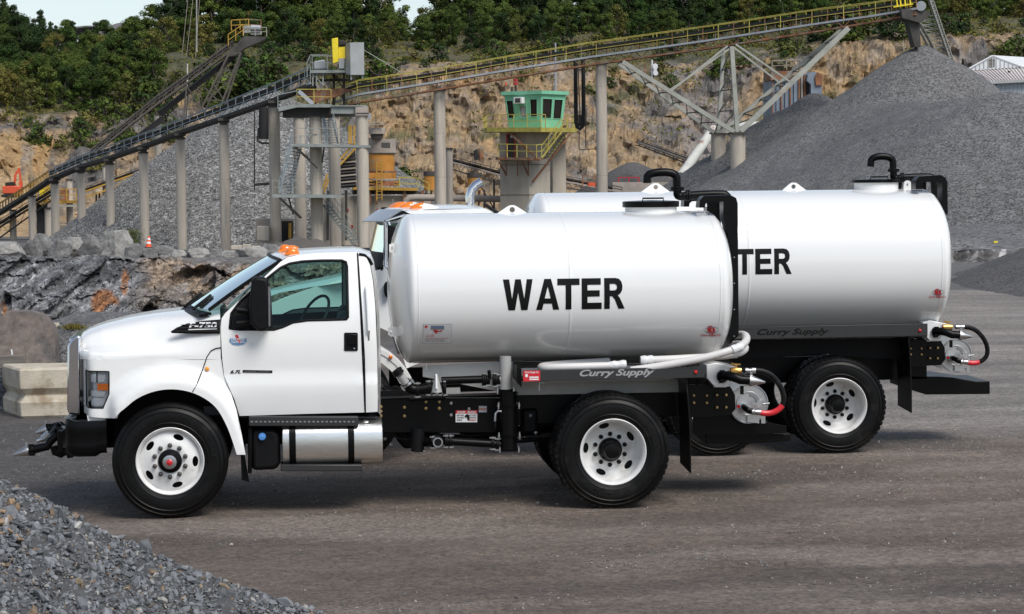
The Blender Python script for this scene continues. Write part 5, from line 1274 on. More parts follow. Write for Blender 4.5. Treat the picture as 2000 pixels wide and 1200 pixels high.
lb = ['long pale slab lying at the left end of the boulder row', 'small dark boulder right of the long pale slab', 'tall brown boulder below the second column', 'wide squat boulder between columns at left', 'pale split boulder with a sharp upright edge', 'low dark lump at the foot of the split boulder', 'leaning brown boulder just left of the big square block', 'rounded stone wedged against the big square block', 'largest pale square block in the boulder row', 'grey boulder with weeds behind it, right of the square block', 'dark boulder directly below the traffic cone', 'long flat dark slab right of the traffic cone', 'small light stone at the end of the flat slab', 'bright crumbly boulder below the tall columns', 'dark flat boulder right of the crumbly one', 'small chalky stone by the base of the broad column', 'large rough boulder touching the sky line of the near hood', 'dark stone tucked behind the roof lamps', 'small stone in front of the square block', 'small dark stone under the long pale slab', 'grey boulder beside the near cab roof']
for i, (a, c, w, h, p) in enumerate(bl):
    k = 163/CF; C = W(a, c, 141+(i % 3)*1.3); rock_thing('boulder', C, (w*k*1.15, w*k*.9, h*k*1.25), 'boulder_pale' if p == 0 else 'boulder', lb[i], group='boulders along the edge of the sunken pit', seed=i+3)
# leaning granite slab, block, timber at left front
def slab(pts, Y, th, name, m_, label, cat, tilt=.25, rough=.03, bev=.03):
    P = [W(a, c, Y) for a, c in pts]; t = thing(name, P[0], label, cat); zb_ = min(p.z for p in P); b = MB()
    o = subdiv([(p.x, p.z) for p in P], .12); k = len(o)
    fr = lambda x, z: (x, Y+(z-zb_)*tilt+rough*1.6*fbm(x, z, 0, 1.4, 4, 3), z)
    b.patch(o, fr, .10, edge=.5)
    o3 = [fr(*q) for q in o]; b.add(o3+[(x, y+th, z) for x, y, z in o3]+[], [(i, (i+1) % k, k+(i+1) % k, k+i) for i in range(k)]+[tuple(range(k, 2*k))])
    b.build('stone', m_, t, sharp=40); return t
slab([(-40, 640), (2, 620), (10, 610), (52, 611), (75, 617), (84, 622), (100, 640), (106, 660), (109, 712), (-40, 716)], 10.95, .5, 'boulder', 'granite', 'big flat pinkish brown boulder leaning at the left edge above the timber', 'boulder')
slab([(108, 650), (112, 649), (110, 712), (104, 735)], 12.5, .1, 'timber_stake', 'timber', 'thin pale stake standing at the right side of the brown boulder', 'stake', 0, 0)
t = thing('timber_beam', W(20, 708, 11.2), 'weathered grey timber beam lying on the concrete block', 'timber'); b = MB(); b.prism(poly([(-60, 698), (48, 693), (50, 718), (-60, 724)], 10.9), 10.9, 11.2); b.build('beam', 'timber', t, bevel=.01)
b = MB(); b.tube([W(24, 697, 11.0), W(22, 683, 11.0)], .012, 6); b.build('bolt', 'decal_white', t)
t = thing('concrete_block', W(60, 800, 10.2), 'cream concrete interlocking block with grooved sides on the gravel at left', 'concrete block')
def cb():
    b = MB(); z0 = -.02; z1 = W(60, 714, 10.4).z; hz_ = z1-z0
    prof = [(0.03, 0), (0.0, .06), (-.01, .32), (.055, .46), (-.005, .60), (-.01, .95), (.015, 1)]
    c_ = [W(40, 760, 9.9), W(150, 760, 10.0)+V(.3, 0, 0), W(150, 760, 10.8)+V(.3, 0, 0), W(6, 760, 10.8)]; ring_ = [(p.x, p.y) for p in c_]; vs = []
    x0_, x1_ = ring_[0][0], ring_[1][0]; y0, y1 = 9.9, 10.8
    cx = (x0_+x1_)/2; cy = (y0+y1)/2
    for off_, h in prof:
        for x, y in ring_: vs.append((x+(off_ if x < cx else -off_), y+(off_ if y < cy else -off_), z0+hz_*h))
    fs = [(r*4+i, r*4+(i+1) % 4, (r+1)*4+(i+1) % 4, (r+1)*4+i) for r in range(len(prof)-1) for i in range(4)]+[tuple(range(len(vs)-4, len(vs)))]
    b.add(vs, fs); return b
cb().build('block', 'concrete_block', t, sharp=20, bevel=.012)
rock_thing('timber_scrap', W(107, 636, 12.9), (.14, .08, .10), 'concrete_block', 'small cream wood offcut lying on the gravel berm', 'offcut', None, 77)
b = MB(); rr = random.Random(3)
for k in range(900):
    c = W(rr.gauss(147, 10), 641+rr.random()*3, 13.3+rr.uniform(-.5, .5)); d = V(rr.uniform(-.5, .5), rr.uniform(-.5, .2), 1).normalized()*rr.uniform(.03, .09); s_ = V(rr.uniform(-1, 1), rr.uniform(-1, 1), 0).normalized()*.012
    b.add([c-s_, c+s_, c+d], [(0, 1, 2)])
tag(b.build('moss_patch', 'weed', kind='stuff'), 'yellow green moss patch on the gravel berm above the hood', 'moss')

# ---- near gravel pile: real stones
def near_top(px): return interp(px, [(-200, 860), (0, 926), (100, 975), (200, 1030), (300, 1075), (400, 1115), (500, 1150), (600, 1183), (700, 1215), (800, 1250)])
NP = V(*W(-150, 880, -9.2)); 
def near_h(x, y):
    q = V(x, -9.6, 1)-CP; px = 1000+CF*q.dot(_r2)/q.dot(_f); zt = W(px, near_top(px), -9.6).z
    return max(-.05, zt-.42*max(0, -9.6-y)-.55*max(0, y+9.6)) - .02
xa, xb = W(-260, 1000, -9.6).x, W(900, 1000, -9.6).x
t = thing('gravel_pile', (xa+1, -9.6, 0), 'near pile of loose grey crushed stone in the bottom left corner', 'gravel pile')
b = MB(); b.grid(90, 70, lambda u, v: (lambda x, y: (x, y, near_h(x, y)+.015*fbm(x, y, 0, 6, 4)))(lerp(xa, xb, u), lerp(-13.2, -7.2, v))); b.build('gravel_bed', 'gravel_bed', t, kind='stuff', sharp=180)
def stone_geo(rr):
    vs = []
    ph = [(0, 0, 1)]+[(cos(a+.3*k), sin(a+.3*k), .35-.7*k) for k in (0, 1) for a in [i*2*pi/5 for i in range(5)]]+[(0, 0, -1)]
    for p in ph: vs.append(V(*p)*rr.uniform(.7, 1.15))
    fs = [(0, 1+i, 1+(i+1) % 5) for i in range(5)]+[(1+i, 6+i, 1+(i+1) % 5) for i in range(5)]+[(1+(i+1) % 5, 6+i, 6+(i+1) % 5) for i in range(5)]+[(11, 6+(i+1) % 5, 6+i) for i in range(5)]
    return vs, fs
rr = random.Random(5); protos = [stone_geo(rr) for _ in range(24)]
def scatter(n_, xr, yr, hf, size, colf, seed, keep=None, sinkf=.2):
    rr = random.Random(seed); V_, F_, C_ = [], [], []
    for _ in range(n_):
        x = rr.uniform(*xr); y = rr.uniform(*yr)
        if keep and not keep(x, y, rr): continue
        s = size(rr); z = hf(x, y)+s*sinkf; vs, fs = protos[rr.randrange(24)]
        A = Matrix.Rotation(rr.uniform(0, 6.28), 3, V(rr.uniform(-1, 1), rr.uniform(-1, 1), rr.uniform(-1, 1)).normalized()) @ Matrix.Diagonal((s, s*rr.uniform(.6, 1), s*rr.uniform(.35, .75)))
        k = len(V_); c = colf(rr)
        for v in vs: p = A @ v; V_.append((x+p.x, y+p.y, z+p.z)); C_.append(c)
        F_ += [(a+k, b_+k, c_+k) for a, b_, c_ in fs]
    b = MB(); b.v = V_; b.f = F_; return b, C_
def scol(r):
    q = r.random(); g = r.uniform(.08, .21)
    if q < .02: return (.28, .22, .15)
    if q < .06: return (.30, .29, .27)
    if q < .10: return (.17, .12, .08)
    return (g*.95, g*.99, g*1.05)
def inpile(x, y, r): return near_h(x, y) > -.03
b, C_ = scatter(52000, (xa, xb-.6), (-12.6, -8.6), near_h, lambda r: min(.05, .0088*math.exp(r.gauss(0, .50))), scol, 8, inpile, .3)
b.build('loose_gravel', 'stones', t, sharp=15, cols=C_, kind='stuff')
for k in range(60):      # the larger stones, one by one
    x = rr.uniform(xa+.3, xb-1.2); y = rr.uniform(-11.6, -9.5)
    if near_h(x, y) < .1: continue
    b, C_ = scatter(1, (x, x), (y, y), near_h, lambda r: r.uniform(.026, .042), (lambda r: (.30, .235, .165)) if k % 9 == 0 else ((lambda r: (.36, .35, .33)) if k % 9 == 1 else scol), 100+k, None, .4)
    b.build('stone', 'stones', t, sharp=15, cols=C_)
# tan stones at the crest by the left edge
for k in range(14):
    p = W(rr.uniform(-5, 42), rr.uniform(930, 965), -9.9); b, C_ = scatter(1, (p.x, p.x), (-9.75-rr.random()*.35,)*2, near_h, lambda r: r.uniform(.018, .034), lambda r: (.27, .185, .115), 300+k, None, .5); b.build('stone', 'stones', t, sharp=15, cols=C_)
# coarse stones on the pale pile
def fz1(x, y): return max(p1_(x, y), -3.2)+.3*fbm(x, y, max(p1_(x, y), -3.2), .3, 5, 6)
px1 = W(522, 176, 205)
def keep1(x, y, r): return y < px1.y+2 and p1_(x, y) > -4.5 and (x-px1.x)**2+(y-px1.y)**2 < 23**2
def pcol(r): g = .13+.17*r.random()**1.4; return (g, g*.985, g*.96)
hi_protos = protos; protos = []
for _ in range(12):
    q_ = [V(*a)*rr.uniform(.7, 1.2) for a in ((1, 0, 0), (0, 1, 0), (-1, 0, 0), (0, -1, 0), (0, 0, 1), (0, 0, -1))]; protos += [(q_, [(0, 1, 4), (1, 2, 4), (2, 3, 4), (3, 0, 4), (1, 0, 5), (2, 1, 5), (3, 2, 5), (0, 3, 5)])]*2
b, C_ = scatter(100000, (px1.x-23, px1.x+22), (px1.y-23, px1.y+2), fz1, lambda r: min(.26, .078*math.exp(r.gauss(0, .36))), pcol, 55, keep1, .15)
pp = [o for o in COL.objects if o.get('label', '').startswith('pale coarse')][0]
b.build('stones', 'stones_far', pp, sharp=0, cols=C_, kind='stuff'); protos = hi_protos
# crumbs on the yard
def crumb_keep(x, y, r): return fbm(x*.5, y*1.3, 0, .8, 3, 2)+r.uniform(-.25, .25)+.5*exp(-((y+3.2)/.35)**2-((x-4.3)/1.3)**2) > .04
b, C_ = scatter(30000, (-4.6, 9.5), (-7.6, 9), ground_z, lambda r: min(.026, .0055*math.exp(r.gauss(0, .45))), lambda r: ((lambda g: (g, g*.97, g*.93))(r.uniform(.08, .34))), 9, crumb_keep, .2)
tag(b.build('loose_stones', 'stones', sharp=15, cols=C_, kind='stuff'), 'small loose stones strewn over the packed yard', 'stones')

# ---- wood on the hill
def tree_variant(seed, h, w, m_, nleaf, conic=False, kind='tree', base=.12, lf=.20):
    rr = random.Random(seed); t = thing(kind, (0, -500, -100), 'x', 'tree')
    o = V(0, -500, -100); b = MB(); P = [o+V(rr.uniform(-.2, .2)*k, rr.uniform(-.2, .2)*k, h*.24*k) for k in range(5)]
    b.tube([o+V(0, 0, -1)]+P[1:4], [.17, .15, .11, .06], 6)
    for k in range(5):
        a = rr.uniform(0, 6.28); q = P[1].lerp(P[3], rr.random()); b.tube([q, q+V(cos(a), sin(a), .6)*w*.18, q+V(cos(a), sin(a), .9)*w*.34], [.07, .05, .02], 5, False)
    b.build('trunk', 'bark', t)
    cl = []
    for k in range(44 if not conic else 40):
        if conic: f = rr.random(); r_ = (1-f)*.5*w; a = rr.uniform(0, 6.28); cl.append((V(cos(a)*r_*.8, sin(a)*r_*.8, h*(base+(1-base)*f)), w*.13+.1*w*(1-f), rr.uniform(.6, 1.3)))
        else:
            a = rr.uniform(0, 6.28); f = rr.random(); pr = sin(pi*min(1, .15+f*.83))**.7; r_ = pr*.5*w*sqrt(rr.random()); cl.append((V(cos(a)*r_, sin(a)*r_, h*(base+(.93-base)*f)), w*rr.uniform(.08, .17), rr.uniform(.55, 1.45)))
    b = MB(); C = []
    for k in range(nleaf):
        c, r_, br = cl[rr.randrange(len(cl))]; d = V(rr.gauss(0, 1), rr.gauss(0, 1), rr.gauss(0, .75)).normalized()*r_*rr.uniform(.6, 1.05); p = o+c+d
        nrm = (d.normalized()+V(rr.uniform(-.7, .7), rr.uniform(-.7, .7), rr.uniform(.1, 1.1))).normalized(); u = nrm.orthogonal().normalized(); a = rr.uniform(0, 6.28); u = Matrix.Rotation(a, 3, nrm) @ u; v_ = nrm.cross(u); s = lf*rr.uniform(.5, 1.2)
        b.add([p-u*s, p+v_*s*.5, p+u*s*.9, p-v_*s*.45], [(0, 1, 2, 3)]); bb = br*rr.uniform(.75, 1.25); C += [(bb, bb*rr.uniform(.94, 1.04), bb*.9)]*4
    b.build('crown', m_, t, sharp=0, cols=C); return t
vars_ = [tree_variant(1, 8.5, 6.0, 'leaf_green', 7000), tree_variant(2, 9.5, 5.4, 'leaf_green', 7000), tree_variant(3, 7.5, 6.4, 'leaf_green', 7000), tree_variant(4, 9.0, 5.6, 'leaf_dark', 6200),
         tree_variant(5, 9.5, 4.0, 'leaf_dark', 5200, True, base=.05), tree_variant(6, 7.0, 5.2, 'leaf_olive', 3600), tree_variant(7, 8.0, 5.0, 'leaf_olive', 3400)]
bush_v = [tree_variant(11, 2.2, 2.6, 'leaf_green', 420, kind='bush', base=.05, lf=.22), tree_variant(12, 1.6, 2.8, 'leaf_olive', 380, kind='bush', base=.03, lf=.2), tree_variant(13, 2.6, 2.4, 'leaf_dark', 420, kind='bush', base=.04, lf=.22)]
LAB = ['round leafy green tree of the wood on the quarry hill', 'tall leafy green tree of the wood on the quarry hill', 'broad leafy green tree of the wood on the quarry hill', 'dense dark tree of the wood on the quarry hill', 'pointed dark conifer in the wood on the quarry hill', 'yellowish olive tree of the wood on the quarry hill', 'loose olive tree of the wood on the quarry hill']
rr = random.Random(21); NT = 0; spots = []
def put(px, Y, vi, s, bush=False, label=None, group=None, dz=-.3):
    global NT
    x = W(px, 100, Y).x; z = drop(x, Y)
    if z is None: return
    src = (bush_v if bush else vars_)[vi]
    t = dup(src, (x, Y, z+dz), label or (['green bush on the quarry bench', 'olive bush on the quarry bench', 'dark bush on the quarry bench'][vi] if bush else LAB[vi]), rr.uniform(0, 6.28), (s*rr.uniform(1., 1.3), s*rr.uniform(1., 1.3), s*rr.uniform(.95, 1.1)))
    if not label:
        where = ''
        for lim, w_ in ((70, 'at the far left edge'), (150, 'left of the distant spoil cone'), (220, 'below the distant spoil bank'), (300, 'below the distant spoil cone'), (350, 'left of the bare pole'), (420, 'right of the bare pole'), (500, 'behind the drive platform'), (580, 'right of the drive platform'), (680, 'above the belt guard'), (770, 'above the grey cabinet'), (850, 'below the gap of sky'), (920, 'above the lone left column'), (1010, 'above the orange bins'), (1110, 'above the green cabin'), (1200, 'above the lone right column'), (1290, 'above the dish antenna'), (1400, 'left of the vee frame post'), (1500, 'right of the vee frame post'), (1620, 'above the dust house'), (1750, 'left of the drive station'), (1860, 'above the great pile peak'), (3000, 'above the white building')):
            if px < lim: where = w_; break
        t['label'] = (t['label'].replace(' of the wood on the quarry hill', '').replace(' in the wood on the quarry hill', '').replace(' on the quarry bench', ''))+' '+where+(', front row' if Y < 312 else (', middle row' if Y < 333 else ', back row'))+' of the hillside'
    t['category'] = 'bush' if bush else 'tree'; t['group'] = group or ('bushes on the quarry benches' if bush else 'trees of the wood on the quarry hill'); NT += 1
def hscale(px):  # keep the skyline: px -> tree height scale
    return interp(px, [(-100, .95), (0, .86), (50, .8), (75, .56), (250, .58), (300, .7), (350, 1.05), (700, 1.15), (755, .9), (782, .34), (832, .34), (862, 1.05), (1200, 1.1), (2100, 1.1)])
for row, (Y, step) in enumerate([(292, 30), (300, 27), (308, 26), (317, 25), (327, 25), (338, 25), (349, 26)]):
    px = -60+rr.uniform(0, 10)
    while px < (345 if row < 2 else 2060):
        j = px+rr.uniform(-7, 7); k = interp(j, H[4][1])
        if row < 2: ok = j < 300; s = .62
        elif row == 2: ok = j < 290 ; s = .66
        elif row == 3: ok = j < 290 or (j > 330 and rr.random() < (.75 if j < 1500 else .25)); s = .52
        elif row == 4: ok = True; s = .62 if j > 380 else .7
        else: ok = True; s = hscale(j)*(1. if row > 5 else .9)
        if ok:
            dark = rr.random() < (.55 if row >= 5 else (.22 if row > 2 else .12)); ol = rr.random() < (.05 if row >= 5 else .28)
            vi = (rr.choice([3, 4]) if dark else (rr.choice([5, 6]) if ol else rr.choice([0, 1, 2])))
            put(j, Y+rr.uniform(-3, 3), vi, s*rr.uniform(.85, 1.12))
        px += step*(1.25 if row >= 5 else (1. if row < 3 else 1.3))
# conifers that stand out on the skyline
for a, s in ((80, .82), (100, .62), (143, .66), (187, .62), (28, .92), (8, 1.0), (880, 1.2), (1180, 1.1)): put(a, 346, 4, s, label=LAB[4])
for k in range(120):
    px = rr.uniform(250, 2040); Y = rr.choice([284, 287, 291, 296, 303, 309]); 
    if 850 < px < 1120 and Y < 290: continue
    put(px, Y+rr.uniform(-2, 2), rr.randrange(3), rr.uniform(.5, 1.25), True)
for k in range(34): put(rr.uniform(40, 330), rr.uniform(274, 290), rr.choice([0, 0, 1, 2]), rr.uniform(.5, 1.3), True)
for px, Y, vi, s in ((160, 276, 0, 1.1), (150, 280, 0, .8), (520, 285, 0, 1.7), (545, 285, 0, 1.3), (470, 283, 2, 2.2), (490, 281, 0, 1.9), (440, 282, 0, 2.0), (415, 282, 0, 1.6), (1660, 288, 0, 2.3), (1645, 288, 2, 1.7), (1740, 286, 2, 1.6), (1985, 283, 0, 1.9), (1955, 284, 1, 1.3), (780, 262, 0, 1.6), (788, 262, 2, 1.5), (185, 268, 1, 1.3), (1310, 283, 0, .8), (1020, 283, 0, .6), (740, 283, 0, 1.5)): put(px, Y, vi, s, True)
# low undergrowth on the benches
ub = MB(); UC = []; r3 = random.Random(31)
for k in range(30000):
    px = r3.uniform(-80, 2080); v = r3.uniform(.40, .86) if r3.random() < .8 else r3.uniform(.30, .45); x, y, z, kk = hill_pt(px, v)
    if fbm(x, y, 0, .22, 3, 61)+(.12 if v > .5 else -.16) < 0: continue
    p = V(x, y, z+r3.uniform(0, .5)); u = V(r3.uniform(-1, 1), r3.uniform(-.6, .6), r3.uniform(-.6, .6)).normalized()*r3.uniform(.15, .34); w_ = V(r3.uniform(-.6, .6), r3.uniform(-.5, .5), r3.uniform(.2, 1)).normalized()*r3.uniform(.12, .3)
    ub.add([p-u, p+w_*.6, p+u, p-w_*.5], [(0, 1, 2, 3)]); g_ = r3.uniform(.5, 1.5); UC += [(g_, g_*r3.uniform(.85, 1.05), g_*.8)]*4
tag(ub.build('undergrowth', 'leaf_olive', sharp=0, cols=UC), 'low green and olive undergrowth on the quarry benches', 'undergrowth', kind='stuff')
for v in vars_+bush_v:
    for c, gs in CH[v.name]: bpy.data.objects.remove(c)
    bpy.data.objects.remove(v)
# weeds behind the square boulder
b = MB(); r2_ = random.Random(4)
for k in range(500):
    c = W(258+r2_.gauss(0, 8), 482-r2_.random()*34, 144+r2_.uniform(-.6, .6)); u = V(r2_.uniform(-1, 1), r2_.uniform(-1, 1), r2_.uniform(-1, 1)).normalized()*.14; v_ = V(r2_.uniform(-1, 1), r2_.uniform(-1, 1), r2_.uniform(-1, 1)).normalized()*.08
    b.add([c-u, c+v_, c+u], [(0, 1, 2)])
t = thing('weed', W(258, 484, 144), 'leafy green weed growing behind the square boulder beside the traffic cone', 'weed'); b.build('leaves', 'grass_tuft', t, kind='stuff')
# ================================================================ quarry plant
mat('conv_grey', (.22, .26, .28), .6, .1, var=.2, vscale=2)
mat('conv_dark', (.030, .027, .024), .8, var=.3, vscale=2)
mat('trestle_grey', (.085, .072, .060), .8, var=.2, vscale=2)
mat('belt', (.014, .014, .014), .8)
mat('rust', (.22, .095, .045), .85, var=.5, vscale=1.5, dirt=(.22, .18, .14), dscale=1.2, damt=.5)
mat('rail_yellow', (.40, .34, .07), .6, var=.3, vscale=1.2, dirt=(.28, .17, .05), dscale=1., damt=.55)
mat('rail_ochre', (.42, .24, .035), .7, var=.3, vscale=1.2)
mat('pipe_grey', (.33, .35, .37), .5, .1, var=.2, vscale=1, dirt=(.22, .12, .06), dscale=.5, damt=.62)
mat('steel_pale', (.32, .32, .28), .65, var=.2, vscale=1.2, dirt=(.22, .14, .09), dscale=.8, damt=.58)
mat('steel_green', (.23, .255, .24), .65, var=.2, vscale=1.2, dirt=(.2, .10, .05), dscale=1.1, damt=.64)
mat('cabinet', (.34, .35, .35), .6, var=.12, vscale=1, dirt=(.28, .12, .05), dscale=1.3, damt=.68)
mat('guard_yellow', (.75, .58, .02), .5, var=.12, vscale=2)
mat('cab_green', (.20, .52, .33), .55, var=.10, vscale=.8, dirt=(.17, .40, .27), dscale=.9, damt=.58)
mat('window_dark', (.018, .012, .010), .15)
mat('bin_orange', (.50, .22, .035), .6, var=.3, vscale=.8, dirt=(.30, .20, .10), dscale=.8, damt=.52)
mat('dusty', (.33, .285, .245), .85, var=.25, vscale=.8)
mat('dusty_dark', (.06, .055, .05), .85, var=.4, vscale=.8)
mat('pipe_white', (.52, .52, .48), .6, var=.15, dirt=(.24, .11, .06), dscale=.9, damt=.56, vscale=1)
mat('blue_sheet', (.18, .215, .26), .6, .1, var=.2, vscale=.8, dirt=(.20, .10, .05), dscale=.7, damt=.6)
mat('white_sheet', (.62, .63, .64), .5, var=.06, vscale=.6)
mat('roof_sheet', (.60, .55, .53), .5, var=.08, vscale=.6)
mat('wall_sheet', (.36, .40, .43), .55, var=.06)
mat('excavator_red', (.60, .085, .03), .45, var=.1)
mat('cone_orange', (.80, .10, .02), .5)
mat('tower_red', (.38, .02, .03), .5)
mat('shaft_concrete', (.46, .41, .335), .88, var=.14, vscale=.8, bump=.2, bscale=8, dirt=(.34, .30, .25), dscale=.7, damt=.54, stretch=(1, 1, .3))
KM = lambda Y: (Y+21.8)/CF       # metres per pixel at that distance

def column(px, w, ptop, Y, label, zbot=-2.9, name='concrete_column', mt='concrete', cap=True, joints=3.4):
    k = KM(Y); c = W(px, ptop, Y); r = w*k/2; t = thing(name, (c.x, Y, zbot), label, 'column', 'concrete columns of the plant'); b = MB()
    pr = [(0, zbot), (r, zbot)]; z = zbot+joints*.8
    while z < c.z-.6: pr += [(r, z-.09), (r, z-.03), (r*.97, z-.018), (r*.97, z+.018), (r, z+.03), (r, z+.09)]; z += joints
    pr += [(r, c.z), (0, c.z)]
    b.lathe(pr, (c.x, Y, 0), V(0, 0, 1), 24); b.build('shaft', mt, t, sharp=40)
    if cap: b = MB(); b.box((c.x, Y, c.z+.06), (r*2.1, r*2.6, .12)); b.build('cap_beam', 'dusty_dark', t)
    return t
cl = [(25, 13, 412, 225, 'farthest left concrete column under the dark tail of the grey conveyor'), (62, 14, 385, 216, 'short concrete column beside the black steel bin at left'), (93, 13, 408, 222, 'concrete column under the yellow platform at far left'), (107, 16, 358, 208, 'concrete column in front of the yellow platform'),
      (135, 13, 352, 226, 'thin concrete column just left of the one by the pale pile foot'), (158, 16, 337, 200, 'concrete column where the pale stone pile begins'), (206, 13, 325, 215, 'concrete column mostly hidden behind its wider neighbour'), (214, 17, 322, 193, 'concrete column above the big square block'),
      (280, 18, 300, 187, 'concrete column beside the traffic cone'), (308, 14, 224, 236, 'concrete column carrying the dark inclined conveyor'), (352, 19, 272, 181, 'concrete column right of the one beside the traffic cone'), (437, 20, 240, 174, 'tall concrete column in the middle of the pale stone pile'),
      (535, 22, 210, 168, 'tall concrete column with the black vessel hung beside it'), (584, 23, 229, 178, 'concrete column behind the steel stair'), (616, 24, 221, 164, 'front concrete column through the stair landings'), (652, 23, 226, 173, 'concrete column between the stair tower and the transfer beam end'), (707, 24, 224, 162, 'stout concrete column carrying the right end of the transfer beam'),
      (858, 23, 178, 166, 'lone concrete column left of the green control cabin'), (877, 14, 292, 172, 'short concrete pillar tucked behind the lone column'), (1174, 22, 126, 163, 'lone concrete column right of the green control cabin'),
      (1403, 29, 262, 158, 'left round pier under the pale steel vee frame'), (1441, 30, 262, 152, 'right round pier under the pale steel vee frame')]
for a in cl: column(*a)

def gallery(name, rail, deck, bot, Yf, w, step, label, cat, mats, posts_long=0, far=True, belt=True, diag=True, mid=True):
    """conveyor bridge: rail/deck/bot are px->py tables for handrail, deck chord and bottom chord; Yf is px->Y"""
    x0_, x1_ = rail[0][0], rail[-1][0]; P0 = W(x0_, interp(x0_, rail), interp(x0_, Yf)); t = thing(name, P0, label, cat)
    def R_(px, tab, dy=0): Y = interp(px, Yf); p = W(px, interp(px, tab), Y); return V(p.x, p.y+dy, p.z)
    xs = []; px = x0_
    while px < x1_: xs.append(px); px += step/KM(interp(px, Yf))
    xs.append(x1_); mr_, md, mb, mt_ = mats
    knots = sorted(set([x0_, x1_]+[a for a, _ in rail if x0_ < a < x1_]))
    def chord(nm, tab, dy, th, m_, lift=0.):
        for a, c in zip(knots, knots[1:]): bar(nm, R_(a, tab, dy)+V(0, 0, lift), R_(c, tab, dy)+V(0, 0, lift), th, m_, t)
    for dy in ((0, w) if far else (0,)):
        chord('handrail', rail, dy, .05, mr_); chord('deck_chord', deck, dy, .14, md)
        if mid:
            mtab = [(a, (interp(a, rail)+interp(a, deck))/2) for a in knots]; chord('mid_rail', mtab, dy, .05, mr_)
        if bot: chord('bottom_chord', bot, dy, .12, mb)
    for i, px in enumerate(xs):
        for dy in ((0, w) if far else (0,)): bar('rail_post', R_(px, rail, dy), R_(px, deck, dy)-V(0, 0, .25 if posts_long and i % posts_long == 0 else 0), .05, mr_ if (not posts_long or i % posts_long == 0) else mt_, t)
        if i+1 < len(xs):
            q = xs[i+1]; low = bot or deck; hi = deck if bot else [(a, (interp(a, rail)+interp(a, deck))/2) for a in knots]
            if diag:
                m2 = (px+q)/2; bar('brace', R_(px, low), R_(m2, hi), .05, mt_, t); bar('brace', R_(m2, hi), R_(q, low), .05, mt_, t)
        if bot is None and i+1 < len(xs): pm = (px+xs[i+1])/2; bar('rail_post', R_(pm, rail), R_(pm, deck), .045, mr_, t)
        if i % 2 == 0: bar('cross_bar', R_(px, bot or deck), R_(px, bot or deck, w), .10, mt_, t)
    if bot is not None and far:      # inner idler frame of the belt, between handrail and deck
        px = x0_; k_ = 0
        while px < x1_-8:
            q = px+step*.55/KM(interp(px, Yf)); a_, b_ = R_(px, deck, .35), R_(q, deck, .35); up_ = (R_(px, rail, .35)-a_)*.62; m_i = ('rust', 'steel_pale', 'rust', 'dusty')[k_ % 4]
            bar('idler_leg', a_, a_+up_, .06, m_i, t); bar('idler_leg', a_+up_*.9, b_+up_*.15, .045, 'rust', t) if k_ % 2 else None
            px = q; k_ += 1
    if belt:
        for a, c in zip(knots, knots[1:]):
            f = lambda x: R_(x, rail, .18).lerp(R_(x, deck, .18), .42)
            b = MB(); p, q = f(a), f(c); n_ = V(0, 0, 1)
            b.add([p, q, q+V(0, .3, -.12), p+V(0, .3, -.12), p+V(0, w-.7, -.12), q+V(0, w-.7, -.12), p+V(0, w-.36, 0), q+V(0, w-.36, 0)], [(0, 1, 2, 3), (3, 2, 5, 4), (4, 5, 7, 6)]); b.build('belt', 'belt', t, solid=.05)
            bar('belt_edge', R_(a, rail, .30).lerp(R_(a, deck, .30), .36), R_(c, rail, .30).lerp(R_(c, deck, .30), .36), .12, 'belt', t, (R_(a, rail).z-R_(a, deck).z)*(.30 if bot is None else .17)); (bar('under_beam', R_(a, deck, .5)-V(0, 0, .16), R_(c, deck, .5)-V(0, 0, .16), .9, 'conv_dark', t, .24) if bot is None and cat != 'x' and label.startswith('long blue') else None); d0, d1 = R_(a, deck, .02), R_(c, deck, .02); b = MB(); b.add([d0, d1, d1+V(0, w, 0), d0+V(0, w, 0)], [(0, 1, 2, 3)]); b.build('deck_plate', 'conv_dark', t, solid=.06)
    return t
g1r = [(96, 332), (160, 303), (214, 284), (300, 253), (352, 233), (437, 200), (500, 175), (540, 160), (606, 130)]
g1d = [(96, 349), (160, 322), (214, 306), (300, 276), (352, 256), (437, 227), (500, 205), (540, 191), (606, 163)]
YF1 = [(-30, 236), (25, 225), (62, 216), (107, 208), (158, 200), (214, 193), (280, 187), (352, 181), (437, 174), (535, 168), (620, 164)]
gallery('belt_conveyor', g1r, g1d, None, [(a, y-.8) for a, y in YF1], 1.9, 1.25, 'long blue grey belt conveyor climbing on the row of concrete columns', 'conveyor', ('conv_grey', 'conv_grey', 'conv_grey', 'conv_grey'))
b = MB()
def low1(a): Y = interp(a, YF1)-.6; return W(a, interp(a, g1d)+3, Y)
gt = thing('conveyor_tail', W(-20, 412, 234), 'ochre railed dark tail section of the grey conveyor at far left', 'conveyor')
tr_ = [(-30, 412), (0, 396), (50, 364), (96, 333)]; td = [(-30, 430), (0, 414), (50, 382), (96, 351)]
def Rr(px, tab, dy=0): Y = interp(px, YF1)-.8; p = W(px, interp(px, tab), Y); return V(p.x, p.y+dy, p.z)
for dy in (0, 1.9):
    for a, c in zip(tr_, tr_[1:]): bar('handrail', Rr(a[0], tr_, dy), Rr(c[0], tr_, dy), .07, 'rail_ochre', gt); bar('deck_chord', Rr(a[0], td, dy), Rr(c[0], td, dy), .3, 'conv_dark', gt)
    for k in range(22): px = -28+k*5.7; bar('rail_post', Rr(px, tr_, dy), Rr(px, td, dy), .06, 'rail_ochre' if px > 25 else 'conv_dark', gt)
for a, c in zip(tr_, tr_[1:]):
    p, q = Rr(a[0], td), Rr(c[0], td); m_ = MB(); m_.add([p, q, q+V(0, 1.9, 0), p+V(0, 1.9, 0)], [(0, 1, 2, 3)]); m_.build('deck_plate', 'conv_dark', gt, solid=.3)
